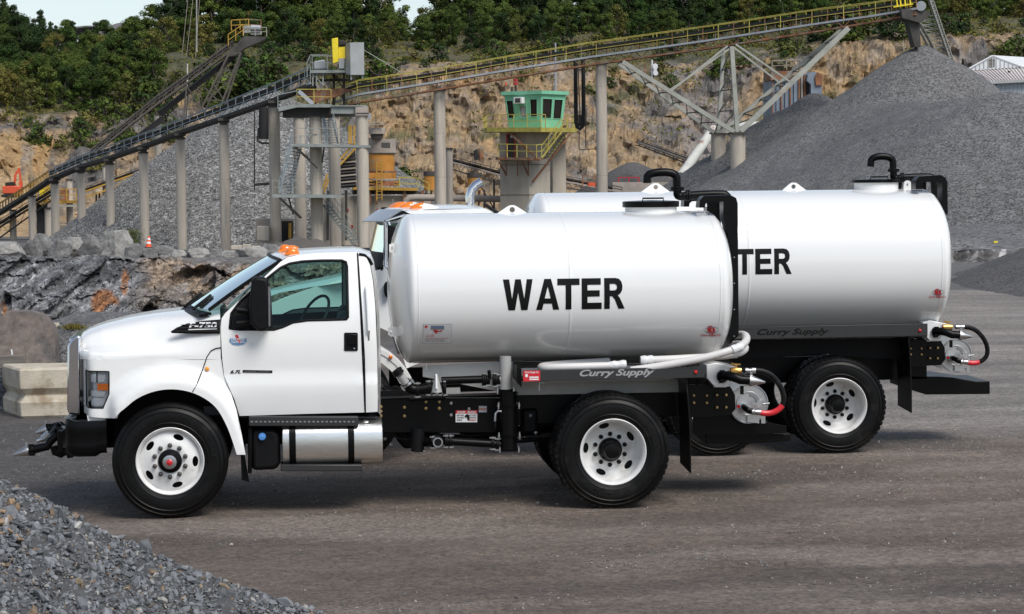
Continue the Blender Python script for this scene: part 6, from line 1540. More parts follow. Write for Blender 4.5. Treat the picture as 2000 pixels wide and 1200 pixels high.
# under-deck crossheads of the grey conveyor
for a in (107, 158, 214, 280, 352, 437, 535):
    Y = interp(a, YF1); p = W(a, interp(a, g1d)+7, Y); t = thing('support_saddle', p, 'steel saddle between conveyor and column at %s' % {107: 'the yellow platform', 158: 'the pale pile foot', 214: 'the square block', 280: 'the traffic cone', 352: 'the second column past the cone', 437: 'the middle of the pale pile', 535: 'the black vessel'}[a], 'bracket', 'conveyor saddles'); m_ = MB(); m_.box(p, (.9, 2.0, .22)); m_.box(p-V(0, 0, .26), (.55, 1.2, .3)); m_.build('saddle', 'dusty_dark', t)
g2r = [(640, 176), (701, 156), (850, 134), (1000, 108), (1150, 83), (1385, 50), (1600, 17), (1700, 5), (1790, -8)]
g2d = [(640, 204), (703, 184), (850, 161), (1000, 136), (1150, 112), (1385, 79), (1600, 46), (1700, 32), (1790, 17)]
g2b = [(640, 212), (740, 192), (850, 176), (1000, 151), (1150, 127), (1385, 94), (1600, 61), (1700, 44), (1790, 28)]
YF2 = [(600, 168), (1200, 163), (1800, 151)]
cv = gallery('belt_conveyor', g2r, g2d, g2b, [(a, y-.9) for a, y in YF2], 2.0, 1.15, 'long rusty belt conveyor with yellow handrail running up to the great gravel pile', 'conveyor', ('rail_yellow', 'pipe_grey', 'rust', 'rust'), posts_long=2)
for a, c, d, e in ((1140, 108, 1151, 100),): pass
# head of the conveyor over the pile
t = thing('drive_station', W(1800, 10, 151), 'grey drive head with drum and dark chute at the top end of the rusty conveyor', 'machinery')
b = MB(); b.tube([W(1799, 12, 150.2), W(1799, 12, 152.5)], .36, 18); b.build('head_drum', 'pipe_grey', t)
b = MB(); b.prism(poly([(1757, 18), (1812, 22), (1815, 30), (1795, 46), (1760, 36)], 150.8), 150.4, 152.4); b.build('chute_box', 'dusty_dark', t)
b = MB(); b.prism(poly([(1771, 36), (1795, 40), (1797, 92), (1785, 92)], 151), 150.8, 152.0); b.build('chute', 'dusty_dark', t)
for k, a in enumerate((1750, 1757, 1766, 1776)): bar('guard_post', W(a, -10, 150.4), W(a+3, 14, 150.4), .09, 'guard_yellow', t)
bar('guard_rail', W(1745, 14, 150.3), W(1783, 8, 150.3), .09, 'guard_yellow', t)
t = thing('lattice_conveyor', W(1812, 0, 156), 'steep pale lattice conveyor dropping behind the great gravel pile peak', 'conveyor')
for (a, c, a2, c2, Y, Y_2) in ((1812, -6, 1856, 122, 153, 172), (1819, -6, 1862, 122, 156, 175), (1789, 45, 1828, 120, 153, 172), (1797, 45, 1836, 120, 156, 175)):
    bar('chord', W(a, c, Y), W(a2, c2, Y_2), .16, 'steel_pale', t)
for k in range(14):
    f, g_ = k/14, (k+1)/14
    L0 = lambda q: W(lerp(1812, 1856, q), lerp(-6, 122, q), lerp(153, 172, q)); L1 = lambda q: W(lerp(1819, 1862, q), lerp(-6, 122, q), lerp(156, 175, q)); L2 = lambda q: W(lerp(1772, 1828, q), lerp(-6, 122, q), lerp(153, 172, q))
    bar('rung', L0(f), L1(f), .09, 'steel_pale', t); bar('rung', L0(f), L1(g_), .07, 'steel_pale', t)
    if k > 3: bar('rung', L0(f), L2(f), .10, 'steel_pale', t); bar('rung', L0(g_), L2(f), .07, 'steel_pale', t)
# dark inclined conveyor, upper left
g3r = [(176, 293), (307, 186), (365, 145), (455, 78)]; g3d = [(176, 305), (307, 203), (365, 162), (455, 97)]
gallery('belt_conveyor', g3r, g3d, None, [(170, 226), (460, 236)], 1.8, 1.2, 'dark rusty inclined conveyor rising to the upper left platform', 'conveyor', ('trestle_grey', 'trestle_grey', 'conv_dark', 'trestle_grey'))
for a, c, a2, c2, Y, Y_2 in ((228, 300, 318, 232, 232, 234), (312, 222, 458, 108, 234, 238)):
    bar('lower_beam', W(a, c, Y), W(a2, c2, Y_2), .55, 'conv_dark', [o for o in COL.objects if o.get('label', '').startswith('dark rusty inclined')][0])
t = thing('head_platform', W(490, 71, 236), 'upper left drive platform with orange rails and a grey motor', 'platform')
b = MB(); b.prism(poly([(457, 92), (476, 71), (521, 72), (516, 78), (478, 94), (462, 108), (440, 112)], 235.4), 235.4, 238.2); b.build('deck', 'dusty_dark', t)
def rail(t, pts, Y, h, m_, th=.06, step=2, mid=True, Y2_=None):
    """handrail on posts; pts = deck line px points, h = px height"""
    P = [W(a, c, Y if Y2_ is None else lerp(Y, Y2_, i/(len(pts)-1))) for i, (a, c) in enumerate(pts)]; hh = h*KM(Y)
    for p, q in zip(P, P[1:]):
        bar('handrail', p+V(0, 0, hh), q+V(0, 0, hh), th, m_, t)
        if mid: bar('mid_rail', p+V(0, 0, hh*.5), q+V(0, 0, hh*.5), th*.8, m_, t)
        n = max(1, int(round((q-p).length/step)))
        for k in range(n+1):
            if k == n and q is not P[-1]: continue
            r_ = p.lerp(q, k/n); bar('rail_post', r_, r_+V(0, 0, hh), th, m_, t)
rail(t, [(446, 90), (475, 70)], 235.4, 22, 'rail_ochre', .09, 1.2); rail(t, [(452, 60), (486, 58)], 237.6, 20, 'rail_ochre', .09, 1.0); rail(t, [(476, 70), (521, 71)], 235.4, 17, 'steel_pale', .07, 1.5); rail(t, [(486, 58), (510, 60)], 238, 20, 'rust', .09, 1)
b = MB(); b.tube([W(490, 55, 236), W(509, 56, 236)], .33, 14); b.build('motor', 'pipe_grey', t); b = MB(); b.box(W(483, 58, 236), (.7, .8, .8)); b.box(W(500, 66, 236.4), (1.2, .8, .35)); b.build('gearbox', 'steel_pale', t, bevel=.05)
t = thing('trestle', W(430, 205, 232), 'tall pale trestle legs under the upper left drive platform', 'trestle')
def brace_frame(t, lines, m_, th):
    for (a, c, a2, c2, Y) in lines: bar('leg' if abs(c2-c) > 60 else 'brace', W(a, c, Y), W(a2, c2, Y), th if abs(c2-c) > 60 else th*.6, m_, t)
brace_frame(t, [(450, 100, 388, 222, 234), (470, 104, 432, 205, 234), (455, 98, 398, 222, 236.5), (474, 102, 440, 205, 236.5), (440, 104, 472, 104, 234), (428, 148, 452, 152, 234), (444, 162, 452, 150, 234), (404, 196, 436, 197, 234), (446, 160, 404, 196, 234), (418, 165, 438, 197, 234), (424, 160, 448, 162, 234), (400, 172, 425, 196, 234)], 'trestle_grey', .2)
t = thing('trestle', W(375, 220, 232), 'short pale cross braced trestle in the middle of the dark inclined conveyor', 'trestle')
brace_frame(t, [(365, 165, 359, 230, 232), (387, 170, 393, 225, 232), (369, 160, 364, 230, 235), (390, 168, 398, 225, 235), (365, 168, 392, 212, 232), (387, 172, 361, 215, 232), (359, 215, 393, 212, 232), (368, 190, 400, 218, 232), (345, 213, 370, 215, 232)], 'trestle_grey', .16)
t = thing('trestle', W(310, 222, 235), 'fan of thin struts standing on the column under the dark conveyor', 'trestle')
brace_frame(t, [(302, 214, 330, 250, 235), (330, 216, 345, 236, 235), (325, 214, 312, 240, 235), (303, 215, 325, 245, 237), (345, 210, 318, 232, 235), (318, 240, 345, 236, 235)], 'trestle_grey', .16)
# low ochre conveyor and platform at far left
gallery('belt_conveyor', [(150, 372), (271, 328), (345, 300)], [(150, 380), (271, 337), (345, 309)], [(150, 392), (271, 350), (345, 320)], [(150, 214), (345, 214)], 1.6, 1.3, 'low ochre lattice conveyor passing behind the columns into the pale pile', 'conveyor', ('conv_dark', 'rail_ochre', 'rail_ochre', 'rail_ochre'), far=False)
gallery('belt_conveyor', [(-30, 448), (56, 394), (100, 366)], [(-30, 462), (56, 408), (100, 380)], [(-30, 486), (56, 424), (100, 392)], [(-30, 226), (100, 220)], 1.6, 1.2, 'black low conveyor below the tail of the grey one at far left', 'conveyor', ('conv_dark', 'conv_dark', 'conv_dark', 'rail_ochre'), far=False)
t = thing('yellow_platform', W(110, 402, 223), 'yellow railed platform with machinery between the left columns', 'platform')
b = MB(); b.prism(poly([(72, 392), (150, 392), (150, 397), (72, 397)], 223), 223, 226); b.build('deck', 'rail_ochre', t); b = MB(); b.prism(poly([(114, 401), (150, 400), (150, 404), (114, 405)], 222), 222, 222.3); b.build('beam', 'steel_pale', t)
rail(t, [(72, 392), (150, 392)], 222.6, 22, 'rail_ochre', .1, 1.0); rail(t, [(88, 392), (100, 360)], 223, 16, 'rail_ochre', .09, 1.); 
b = MB(); b.prism(poly([(118, 368), (134, 372), (132, 392), (114, 392)], 224), 224, 225); b.build('gearbox', 'rust', t); b = MB(); b.prism(poly([(76, 372), (95, 364), (96, 378), (78, 386)], 224), 224, 225); b.build('guard', 'guard_yellow', t)
t = thing('steel_bin', W(80, 465, 222), 'black upright steel bin between the left columns', 'bin'); b = MB(); b.prism(poly([(71, 399), (89, 398), (89, 465), (72, 466)], 222), 222, 224); b.build('shell', 'belt', t, bevel=.05)
t = thing('dark_post', W(190, 410, 215), 'pair of black posts under the low ochre conveyor', 'post'); bar('leg', W(188, 378, 215), W(188, 413, 215), .16, 'conv_dark', t); bar('leg', W(194, 376, 215.5), W(194, 408, 215.5), .16, 'conv_dark', t)

# ---- transfer tower
t = thing('transfer_platform', W(600, 215, 164), 'grey steel transfer platform on columns with railings and a rusty drum', 'platform')
b = MB(); b.prism(poly([(543, 210), (580, 203), (647, 204), (647, 210), (580, 210), (545, 218)], 162.5), 162.5, 167); b.build('deck', 'steel_green', t)
b = MB(); b.prism(poly([(552, 217), (580, 210), (650, 210), (650, 227), (640, 228), (552, 228)], 163.2), 163.2, 167); b.build('under_frame', 'conv_dark', t)
b = MB(); b.prism(poly([(647, 208), (717, 208), (717, 223), (647, 222)], 162), 162, 162.5); b.prism(poly([(647, 206), (717, 206), (717, 208.2), (647, 208.2)], 161.8), 161.8, 162.7); b.build('main_beam', 'steel_green', t)
b = MB(); b.prism(poly([(595, 221), (717, 219), (717, 228), (595, 228)], 166), 166, 166.5); b.build('rear_beam', 'conv_dark', t)
b = MB(); b.prism(poly([(694, 210), (718, 208), (720, 226), (694, 226)], 161.7), 161.4, 162.6); b.build('beam_seat', 'dusty', t)
rail(t, [(543, 212), (580, 204)], 162.5, 26, 'steel_green', .06, 1.); rail(t, [(580, 204), (647, 204)], 162.5, 29, 'rail_yellow', .06, 1.7)
b = MB(); b.prism(poly([(582, 172), (598, 166), (610, 168), (610, 188), (584, 190)], 165), 165, 166.6); b.build('chute', 'rust', t, bevel=.08); b = MB(); b.prism(poly([(612, 178), (668, 172), (690, 176), (660, 188), (620, 200), (606, 202)], 165), 165, 166.4); b.build('feed_box', 'rust', t)
b = MB(); b.beam(W(583, 178, 164), W(612, 204, 164), .3, .3); b.build('chute_lip', 'pipe_grey', t)
t = thing('drive_house', W(640, 140, 165), 'grey railed drive deck with framework at the head of the grey conveyor', 'platform')
b = MB(); b.prism(poly([(606, 137), (676, 137), (676, 142), (606, 143)], 164), 164, 167.5); b.build('deck', 'steel_green', t)
rail(t, [(606, 137), (640, 137), (676, 137)], 164, 29, 'steel_green', .06, 1.1); rail(t, [(600, 152), (606, 137)], 164, 28, 'steel_green', .06, 1.); rail(t, [(610, 136), (668, 136)], 167, 26, 'steel_green', .05, 1.3)
for a in (611, 618, 631): bar('leg', W(a, 142, 164.3), W(a, 168, 164.3), .1, 'steel_green', t)
for a in (606, 616, 652, 672): bar('leg', W(a, 142, 166.5), W(a, 206, 166.5), .18, 'dusty_dark', t)
bar('brace', W(611, 145, 164.3), W(631, 166, 164.3), .07, 'steel_green', t); bar('brace', W(655, 150, 166), W(675, 180, 166), .1, 'dusty_dark', t); bar('beam', W(606, 158, 166.4), W(695, 156, 166.4), .2, 'dusty_dark', t)
b = MB(); b.prism(poly([(613, 120), (634, 116), (640, 136), (612, 136)], 165), 165, 166); b.build('gearbox', 'pipe_grey', t, bevel=.1)
t = thing('belt_guard', W(655, 124, 164), 'bright yellow belt guard standing beside the grey cabinet', 'guard'); b = MB(); b.prism(poly([(648, 76), (660, 74), (661, 121), (650, 125)], 163.6), 163.4, 164.2); b.build('guard_panel', 'guard_yellow', t, bevel=.03)
b = MB(); b.prism(poly([(661, 93), (674, 92), (674, 114), (661, 115)], 164), 163.9, 164.8); b.build('side_panel', 'guard_yellow', t); b = MB(); b.prism(poly([(661, 79), (672, 78), (675, 82), (675, 89), (661, 90)], 164), 163.8, 165); b.build('motor', 'conv_dark', t, bevel=.1)
b = MB(); b.prism(poly([(662, 115), (673, 114), (672, 134), (662, 134)], 164), 163.9, 164.5); b.build('stand', 'pipe_grey', t)
t = thing('grey_cabinet', W(693, 148, 163), 'tall grey steel cabinet with rust streaks above the transfer platform', 'cabinet'); b = MB(); A = W(684, 84, 163.4); B_ = W(684, 147, 163.4)
k = KM(163); x_l, x_m, x_r = W(675, 100, 163.6).x, W(684, 100, 163).x, W(711, 100, 163).x; z1, z0 = A.z, B_.z
b.add([(x_l, 163.9, z0+.1), (x_m, 163, z0), (x_r, 163, z0), (x_r, 165.2, z0), (x_l, 165.6, z0+.1), (x_l, 163.9, z1), (x_m, 163, z1), (x_r, 163, z1), (x_r, 165.2, z1), (x_l, 165.6, z1)], [(0, 1, 6, 5), (1, 2, 7, 6), (2, 3, 8, 7), (3, 4, 9, 8), (4, 0, 5, 9), (5, 6, 7, 8, 9)]); b.build('shell', 'cabinet', t, sharp=20, bevel=.02)
bar('leg', W(686, 146, 163.2), W(686, 156, 163.2), .12, 'steel_green', t); bar('leg', W(708, 146, 163.2), W(708, 154, 163.2), .12, 'steel_green', t); bar('guy_wire', W(711, 98, 163), W(786, 143, 163), .05, 'steel_pale', t)
t = thing('hung_vessel', W(515, 270, 166), 'black cylindrical vessel hung beside a concrete column', 'vessel'); b = MB(); b.tube([W(515, 210, 167), W(515, 272, 167)], 9.5*KM(167), 20); b.build('shell', 'belt', t); b = MB(); b.tube([W(497, 213, 167), W(497, 372, 167)], .05, 6); b.tube([W(505, 250, 167), W(503, 276, 167), W(512, 280, 167), W(525, 280, 167)], .08, 8); b.tube([W(497, 361, 167), W(526, 359, 167)], .1, 6); b.build('pipe', 'conv_dark', t)
# landings and stairs
def landing(nm, label, deck, Y, dpt, rl, m_='steel_green'):
    t = thing(nm, W(deck[0][0], deck[0][1], Y), label, 'landing'); b = MB(); b.prism(poly(deck, Y), Y, Y+dpt); b.build('deck', m_, t)
    for pts, h in rl: rail(t, pts, Y, h, m_, .05, 1.05)
    return t
ld1 = landing('stair_landing', 'upper steel stair landing wrapped round two columns', [(573, 281), (724, 284), (724, 289), (676, 288), (573, 287)], 161.5, 3.2, [([(573, 281), (675, 281)], 30)])
for a, c, a2, c2, Y in ((575, 287, 620, 329, 161.5), (577, 287, 622, 328, 164), (633, 287, 629, 318, 163)): bar('brace', W(a, c, Y), W(a2, c2, Y), .12, 'conv_dark', ld1)
rail(ld1, [(597, 264), (620, 262)], 163.5, 0, 'steel_green', .05)
ld2 = landing('stair_landing', 'lower steel stair landing below the first flight', [(532, 380), (668, 381), (668, 387), (532, 386)], 161.5, 3.2, [([(532, 380), (545, 380)], 27), ([(571, 380), (584, 380)], 27)])
for a, c, a2, c2, Y in ((545, 387, 587, 427, 161.5), (547, 387, 589, 426, 164), (564, 387, 573, 420, 163)): bar('brace', W(a, c, Y), W(a2, c2, Y), .12, 'conv_dark', ld2)
def stair(label, a, b_, a2, b2, n, m_, Y, rails=True, w=1.):
    """a->b_ left stringer px points (top, bottom), a2->b2 right stringer"""
    t = thing('steel_stair', W(b_[0], b_[1], Y), label, 'stair'); P = lambda q, dy=0: W(q[0], q[1], Y+dy)
    bar('stringer', P(a), P(b_), .12, m_, t); bar('stringer', P(a2, w), P(b2, w), .12, m_, t)
    for k in range(n):
        f = (k+.5)/n; p = P(a).lerp(P(b_), f); q = P(a2, w).lerp(P(b2, w), f); bar('tread', p, q, .22, m_, t, .05)
    if rails:
        h = V(0, 0, 1.0)
        for u, v_ in ((P(a), P(b_)), (P(a2, w), P(b2, w))):
            bar('handrail', u+h, v_+h, .05, m_, t); bar('mid_rail', u+h*.5, v_+h*.5, .04, m_, t)
            for k in range(4): f = k/3; r_ = u.lerp(v_, f); bar('rail_post', r_, r_+h, .05, m_, t)
    return t
stair('steep steel stair between the two landings at the pale pile', (569, 286), (546, 378), (588, 290), (567, 378), 15, 'conv_grey', 161.6)
stair('steel stair climbing from the upper landing to the transfer platform', (630, 224), (638, 281), (646, 222), (660, 281), 12, 'conv_grey', 163.6)
stair('low steel stair running down behind the stout column', (630, 400), (690, 478), (640, 396), (700, 474), 14, 'steel_green', 165)
t = thing('control_hut', W(560, 470, 168), 'small dark doorway hut between the columns at the pile foot', 'hut'); b = MB(); b.prism(poly([(500, 428), (574, 428), (574, 475), (500, 475)], 170), 170, 174); b.build('wall', 'dusty', t); b = MB(); b.prism(poly([(549, 432), (572, 432), (572, 472), (549, 472)], 169.9), 169.9, 170.1); b.build('doorway', 'belt', t)
b = MB(); b.tube([W(566, 436, 169.6), W(566, 466, 169.6)], .12, 8); b.build('orange_pipe', 'rail_ochre', t)
t = thing('concrete_footing', W(514, 470, 167), 'square concrete footing left of the tall column with the vessel', 'footing'); b = MB(); b.prism(poly([(502, 442), (525, 443), (525, 471), (502, 470)], 166), 166, 168); b.build('block', 'concrete', t, bevel=.05)
for i, (a, c, w, h) in enumerate(((462, 484, 22, 8), (482, 484, 16, 12), (500, 486, 18, 10))):
    t = thing('concrete_curb', W(a, c+h/2, 150), ['long low concrete curb at the foot of the pale pile', 'square concrete curb stub by the pale pile', 'concrete curb stub nearest the near cab roof'][i], 'curb'); b = MB(); b.prism(poly([(a-w/2, c-h/2), (a+w/2, c-h/2), (a+w/2, c+h/2), (a-w/2, c+h/2)], 150), 150, 151); b.build('block', 'concrete', t, bevel=.03)
# ---- crusher and buildings in the middle
t = thing('cone_crusher', W(745, 350, 186), 'orange and grey cone crusher with rusty base on a concrete wall', 'crusher'); k = KM(187)
def drum(px, top, bot_, w, Y, nm, m_, parent, w2=None):
    c = W(px, top, Y); d = W(px, bot_, Y); b = MB(); r = w*KM(Y)/2; r2 = (w2 or w)*KM(Y)/2; b.lathe([(0, d.z), (r2, d.z), (r, c.z), (0, c.z)], (c.x, Y, 0), V(0, 0, 1), 28); return b.build(nm, m_, parent)
drum(746, 272, 300, 54, 187, 'hood_drum', 'dusty', t); drum(746, 299, 301, 56, 187, 'rim', 'dusty_dark', t); drum(745, 301, 334, 52, 187, 'bowl', 'bin_orange', t, 50); drum(746, 334, 338, 58, 187, 'flange', 'rust', t); drum(746, 338, 348, 50, 187, 'base', 'dusty_dark', t)
for kk in range(9): bar('rib', W(722+kk*6, 338, 184), W(722+kk*6, 349, 184), .3, 'bin_orange', t)
drum(747, 348, 352, 64, 187, 'lower_flange', 'dusty', t); drum(750, 354, 364, 60, 187, 'skirt', 'rust', t)
b = MB(); b.prism(poly([(745, 279), (762, 279), (762, 290), (745, 289)], 183.9), 183.7, 184.2); b.build('name_plate', 'dusty_dark', t)
drum(736, 250, 262, 32, 186, 'feed_drum', 'dusty', t); drum(736, 262, 272, 26, 186, 'feed_cone', 'dusty_dark', t, 22); rail(t, [(720, 248), (750, 248)], 185, 9, 'dusty', .08, 1)
b = MB(); b.box(W(722, 228, 186), (.25, .25, .5)); b.build('lamp', 'pipe_grey', t)
t = thing('crusher_wall', W(750, 470, 184), 'stained concrete wall carrying the crusher deck', 'wall'); b = MB(); b.prism(poly([(628, 384), (842, 382), (842, 480), (628, 480)], 184), 184, 192); b.build('wall', 'shaft_concrete', t)
b = MB(); b.prism(poly([(745, 405), (765, 405), (765, 414), (745, 414)], 183.97), 183.9, 184.1); b.build('opening', 'belt', t)
for a, c in ((676, 408), (685, 440), (735, 408)): b = MB(); b.prism(poly([(a, c), (a+5, c), (a+5, c+6), (a, c+6)], 183.97), 183.95, 184.1); b.build('sign', 'tower_red', t)
t = thing('crusher_deck', W(750, 372, 183), 'yellow railed deck round the crusher', 'platform'); b = MB(); b.prism(poly([(690, 364), (815, 368), (815, 373), (690, 371)], 183), 183, 186); b.build('deck', 'rail_ochre', t); b = MB(); b.prism(poly([(690, 371), (815, 373), (842, 380), (690, 380)], 184), 184, 188); b.build('under_frame', 'dusty_dark', t)
rail(t, [(780, 368), (816, 370), (838, 380)], 183, 22, 'rail_yellow', .07, 1.2); rail(t, [(690, 364), (780, 368)], 186, 12, 'rail_ochre', .08, 2); rail(t, [(780, 372), (816, 372)], 187, 24, 'rail_yellow', .06, 1.4)
for a in (736, 746): bar('ladder_rail', W(a, 315, 182.6), W(a, 392, 182.6), .09, 'rail_ochre', t)
for kk in range(12): bar('rung', W(736, 320+kk*6, 182.6), W(746, 320+kk*6, 182.6), .05, 'rail_ochre', t)
for a in (640, 676, 700, 722, 735, 790, 825): bar('deck_post', W(a, 372, 183.4), W(a, 470 if a < 720 else 400, 183.4), .22, 'rust' if a > 700 else 'dusty_dark', t)
t = thing('screen_frame', W(680, 330, 178), 'dark stepped screen frame with an ochre side rail behind the columns', 'machinery')
b = MB(); b.prism(poly([(663, 320), (694, 292), (696, 366), (663, 368)], 179), 179, 182); b.build('body', 'conv_dark', t)
for kk in range(9): bar('slat', W(664, 312+kk*6.4, 178.8), W(696, 309+kk*6.4, 178.8), .12, 'dusty' if kk % 2 else 'dusty_dark', t)
for p, q in (((664, 312), (694, 278)), ((664, 322), (694, 290)), ((630, 368), (640, 340)), ((632, 378), (642, 350))): bar('side_rail', W(*p, 178.4), W(*q, 178.4), .16, 'rail_ochre', t)
for a in (682, 686, 692): bar('post', W(a, 245, 178), W(a, 282, 178), .14, 'rail_ochre', t)
t = thing('dust_pipe', W(880, 388, 186), 'long dusty horizontal pipe with an elbow behind the cabs', 'pipe'); b = MB(); r_ = 6.5*KM(182); b.tube([W(792, 402, 182), W(793, 393, 182), W(800, 387, 182), W(812, 386, 182), W(985, 389, 182)], r_, 14); b.build('pipe', 'dusty', t)
for i, (a, c, w, h, Y) in enumerate(((842, 335, 30, 37, 192), (927, 338, 30, 34, 190))):
    t = thing('orange_bin', W(a, c+h, Y), ['orange brown bin half behind the lone column', 'orange brown bin left of the control tower'][i], 'bin', 'orange bins'); drum(a, c, c+9, w, Y, 'lid', 'dusty_dark', t); drum(a, c+9, c+h, w*.94, Y, 'body', 'bin_orange', t)
    for kk in range(3): bar('leg', W(a-10+kk*10, c+h, Y), W(a-10+kk*10, c+h+26, Y), .15, 'rust', t)
t = thing('bin_frame', W(935, 400, 184), 'thin rusty posts and a sloping brace in front of the dusty pipe', 'frame')
for a in (935, 946, 965): bar('post', W(a, 372 if a < 960 else 350, 184), W(a, 410, 184), .16, 'rust' if a < 960 else 'dusty_dark', t)
bar('brace', W(940, 366, 184), W(966, 410, 184), .1, 'conv_dark', t); bar('brace', W(946, 398, 184), W(958, 380, 184), .1, 'rust', t)
gallery('belt_conveyor', [(880, 306), (985, 333)], [(880, 316), (985, 345)], [(880, 330), (985, 362)], [(880, 196), (985, 194)], 1.5, .9, 'dark lattice conveyor sloping down to the control tower', 'conveyor', ('dusty_dark', 'dusty', 'dusty_dark', 'dusty_dark'), far=False)
t = thing('shaker', W(937, 310, 194), 'rusty shaker box on top of the dark conveyor left of the tower', 'machinery'); b = MB(); b.prism(poly([(926, 295), (933, 291), (936, 312), (928, 314)], 194), 194, 195); b.build('flap', 'belt', t); b = MB(); b.prism(poly([(936, 290), (944, 291), (946, 318), (937, 314)], 194), 194, 195); b.build('box', 'rust', t); rail(t, [(948, 312), (975, 320)], 194, 14, 'dusty', .07, 1.)
gallery('belt_conveyor', [(1100, 343), (1215, 366)], [(1100, 354), (1215, 376)], [(1100, 366), (1215, 386)], [(1100, 200), (1215, 200)], 1.5, .9, 'dark conveyor behind the tower running right to the concrete wall', 'conveyor', ('dusty_dark', 'dusty', 'dusty_dark', 'dusty_dark'), far=False)
t = thing('rusty_frame', W(1150, 362, 198), 'small rusty frame with a red box on the dark conveyor right of the tower', 'frame'); rail(t, [(1138, 366), (1163, 368)], 198, 23, 'rust', .1, 1.); b = MB(); b.prism(poly([(1149, 357), (1163, 357), (1163, 364), (1149, 364)], 197.8), 197.8, 198.6); b.build('box', 'excavator_red', t)
gallery('belt_conveyor', [(1246, 272), (1388, 322)], [(1246, 278), (1388, 329)], [(1246, 284), (1388, 337)], [(1246, 212), (1388, 204)], 1.4, .9, 'thin dark conveyor lying on the slope below the pale vee frame', 'conveyor', ('dusty_dark', 'dusty', 'dusty_dark', 'dusty_dark'), far=False)
t = thing('concrete_wall', W(1260, 372, 200), 'low grey board marked concrete wall before the small dark cone', 'wall'); b = MB(); b.prism(poly([(1196, 356), (1336, 356), (1336, 385), (1196, 385)], 200), 200, 201); b.build('wall', 'dusty', t); rail(t, [(1208, 356), (1248, 356)], 200.3, 9, 'tower_red', .1, 1.2, False)
t = thing('white_pipe', W(1340, 330, 172), 'white rusty pipe slanting down behind the left round pier', 'pipe'); b = MB(); b.tube([W(1394, 252, 176), W(1340, 330, 172), W(1330, 345, 171)], 9.5*KM(173), 16); b.build('pipe', 'pipe_white', t); b = MB(); b.lathe([(10.5*KM(172), -.06), (10.5*KM(172), .06)], W(1347, 320, 172.6), W(1394, 252, 176)-W(1340, 330, 172), 16); b.build('flange', 'rust', t)
t = thing('white_pipe', W(1470, 246, 178), 'white rusty horizontal pipe left of the blue dust house', 'pipe'); b = MB(); b.tube([W(1440, 247, 178), W(1515, 243, 178)], 7.5*KM(178), 16); b.build('pipe', 'pipe_white', t)
for a in (1460, 1478): b = MB(); b.lathe([(8.5*KM(178), -.06), (8.5*KM(178), .06)], W(a, 246, 178), V(1, 0, 0), 16); b.build('flange', 'rust', t)
# ---- pale vee frame
t = thing('vee_frame', W(1440, 258, 152), 'pale steel vee frame propping the rusty conveyor on two round piers', 'frame')
for (nm, a, c, a2, c2, Y, th) in (('strut', 1216, 121, 1434, 258, 151.5, .3), ('strut', 1207, 124, 1396, 260, 156.5, .26), ('strut', 1657, 55, 1446, 257, 151.5, .36), ('strut', 1645, 57, 1420, 250, 156.5, .26), ('post', 1429, 91, 1440, 258, 151.5, .3), ('post', 1413, 97, 1403, 258, 156.5, .26),
    ('tie', 1421, 90, 1312, 177, 151.6, .13), ('tie', 1424, 96, 1306, 178, 156, .13), ('tie', 1437, 87, 1543, 160, 151.6, .13), ('tie', 1433, 93, 1520, 160, 156, .13), ('sill', 1400, 256, 1446, 258, 154, .26)): bar(nm, W(a, c, Y), W(a2, c2, Y), th, 'steel_pale', t)
def lace(a0, a1, b0, b1, Ya, Yb, n):
    for k in range(n):
        p = W(lerp(a0[0], a1[0], k/n), lerp(a0[1], a1[1], k/n), Ya); q = W(lerp(b0[0], b1[0], (k+1)/n), lerp(b0[1], b1[1], (k+1)/n), Yb); bar('lacing', p, q, .08, 'steel_pale', t)
        q2 = W(lerp(b0[0], b1[0], k/n), lerp(b0[1], b1[1], k/n), Yb); bar('lacing', p, q2, .08, 'dusty_dark', t)
lace((1216, 121), (1434, 258), (1207, 124), (1396, 260), 151.5, 156.5, 7); lace((1657, 55), (1446, 257), (1645, 57), (1420, 250), 151.5, 156.5, 7); lace((1429, 91), (1440, 258), (1413, 97), (1403, 258), 151.5, 156.5, 4)
# ---- control tower
TY = 176.; Cn = W(1057, 177, TY); CT = thing('control_tower', W(1033, 400, TY), 'mint green control cabin on a concrete shaft with yellow stairs', 'tower')
dL = V(-2.84, 2.3, 0); dR = V(2.36, 2.8, 0); zr_ = W(1057, 177, TY).z; zf = W(1057, 184, TY).z; zb_ = W(1057, 255, TY).z
def fr(u, v, z, ins=0.):   # u along the left face, v along the right face
    n = (dL.normalized()+dR.normalized()); return V(Cn.x, Cn.y, z)+dL*u+dR*v+n*ins
b = MB(); q = [fr(-.05, -.05, 0), fr(1.05, -.05, 0), fr(1.05, 1.05, 0), fr(-.05, 1.05, 0)]
b.add([V(p.x, p.y, zf) for p in q]+[V(p.x, p.y, zr_) for p in q], [(0, 1, 5, 4), (1, 2, 6, 5), (2, 3, 7, 6), (3, 0, 4, 7), (4, 5, 6, 7), (3, 2, 1, 0)]); b.build('roof', 'cab_green', CT, sharp=20)
def wallpt(face, s, h):   # s 0..1 from corner, h 0..1 up; walls lean outwards towards the top
    f = .075*(1-max(h, .0))**1. if h < 1 else 0; f = .075*(1-h); z = lerp(zb_, zf, h); s2 = f+s*(1-2*f)
    return fr(s2, f, z) if face == 0 else fr(f, s2, z)
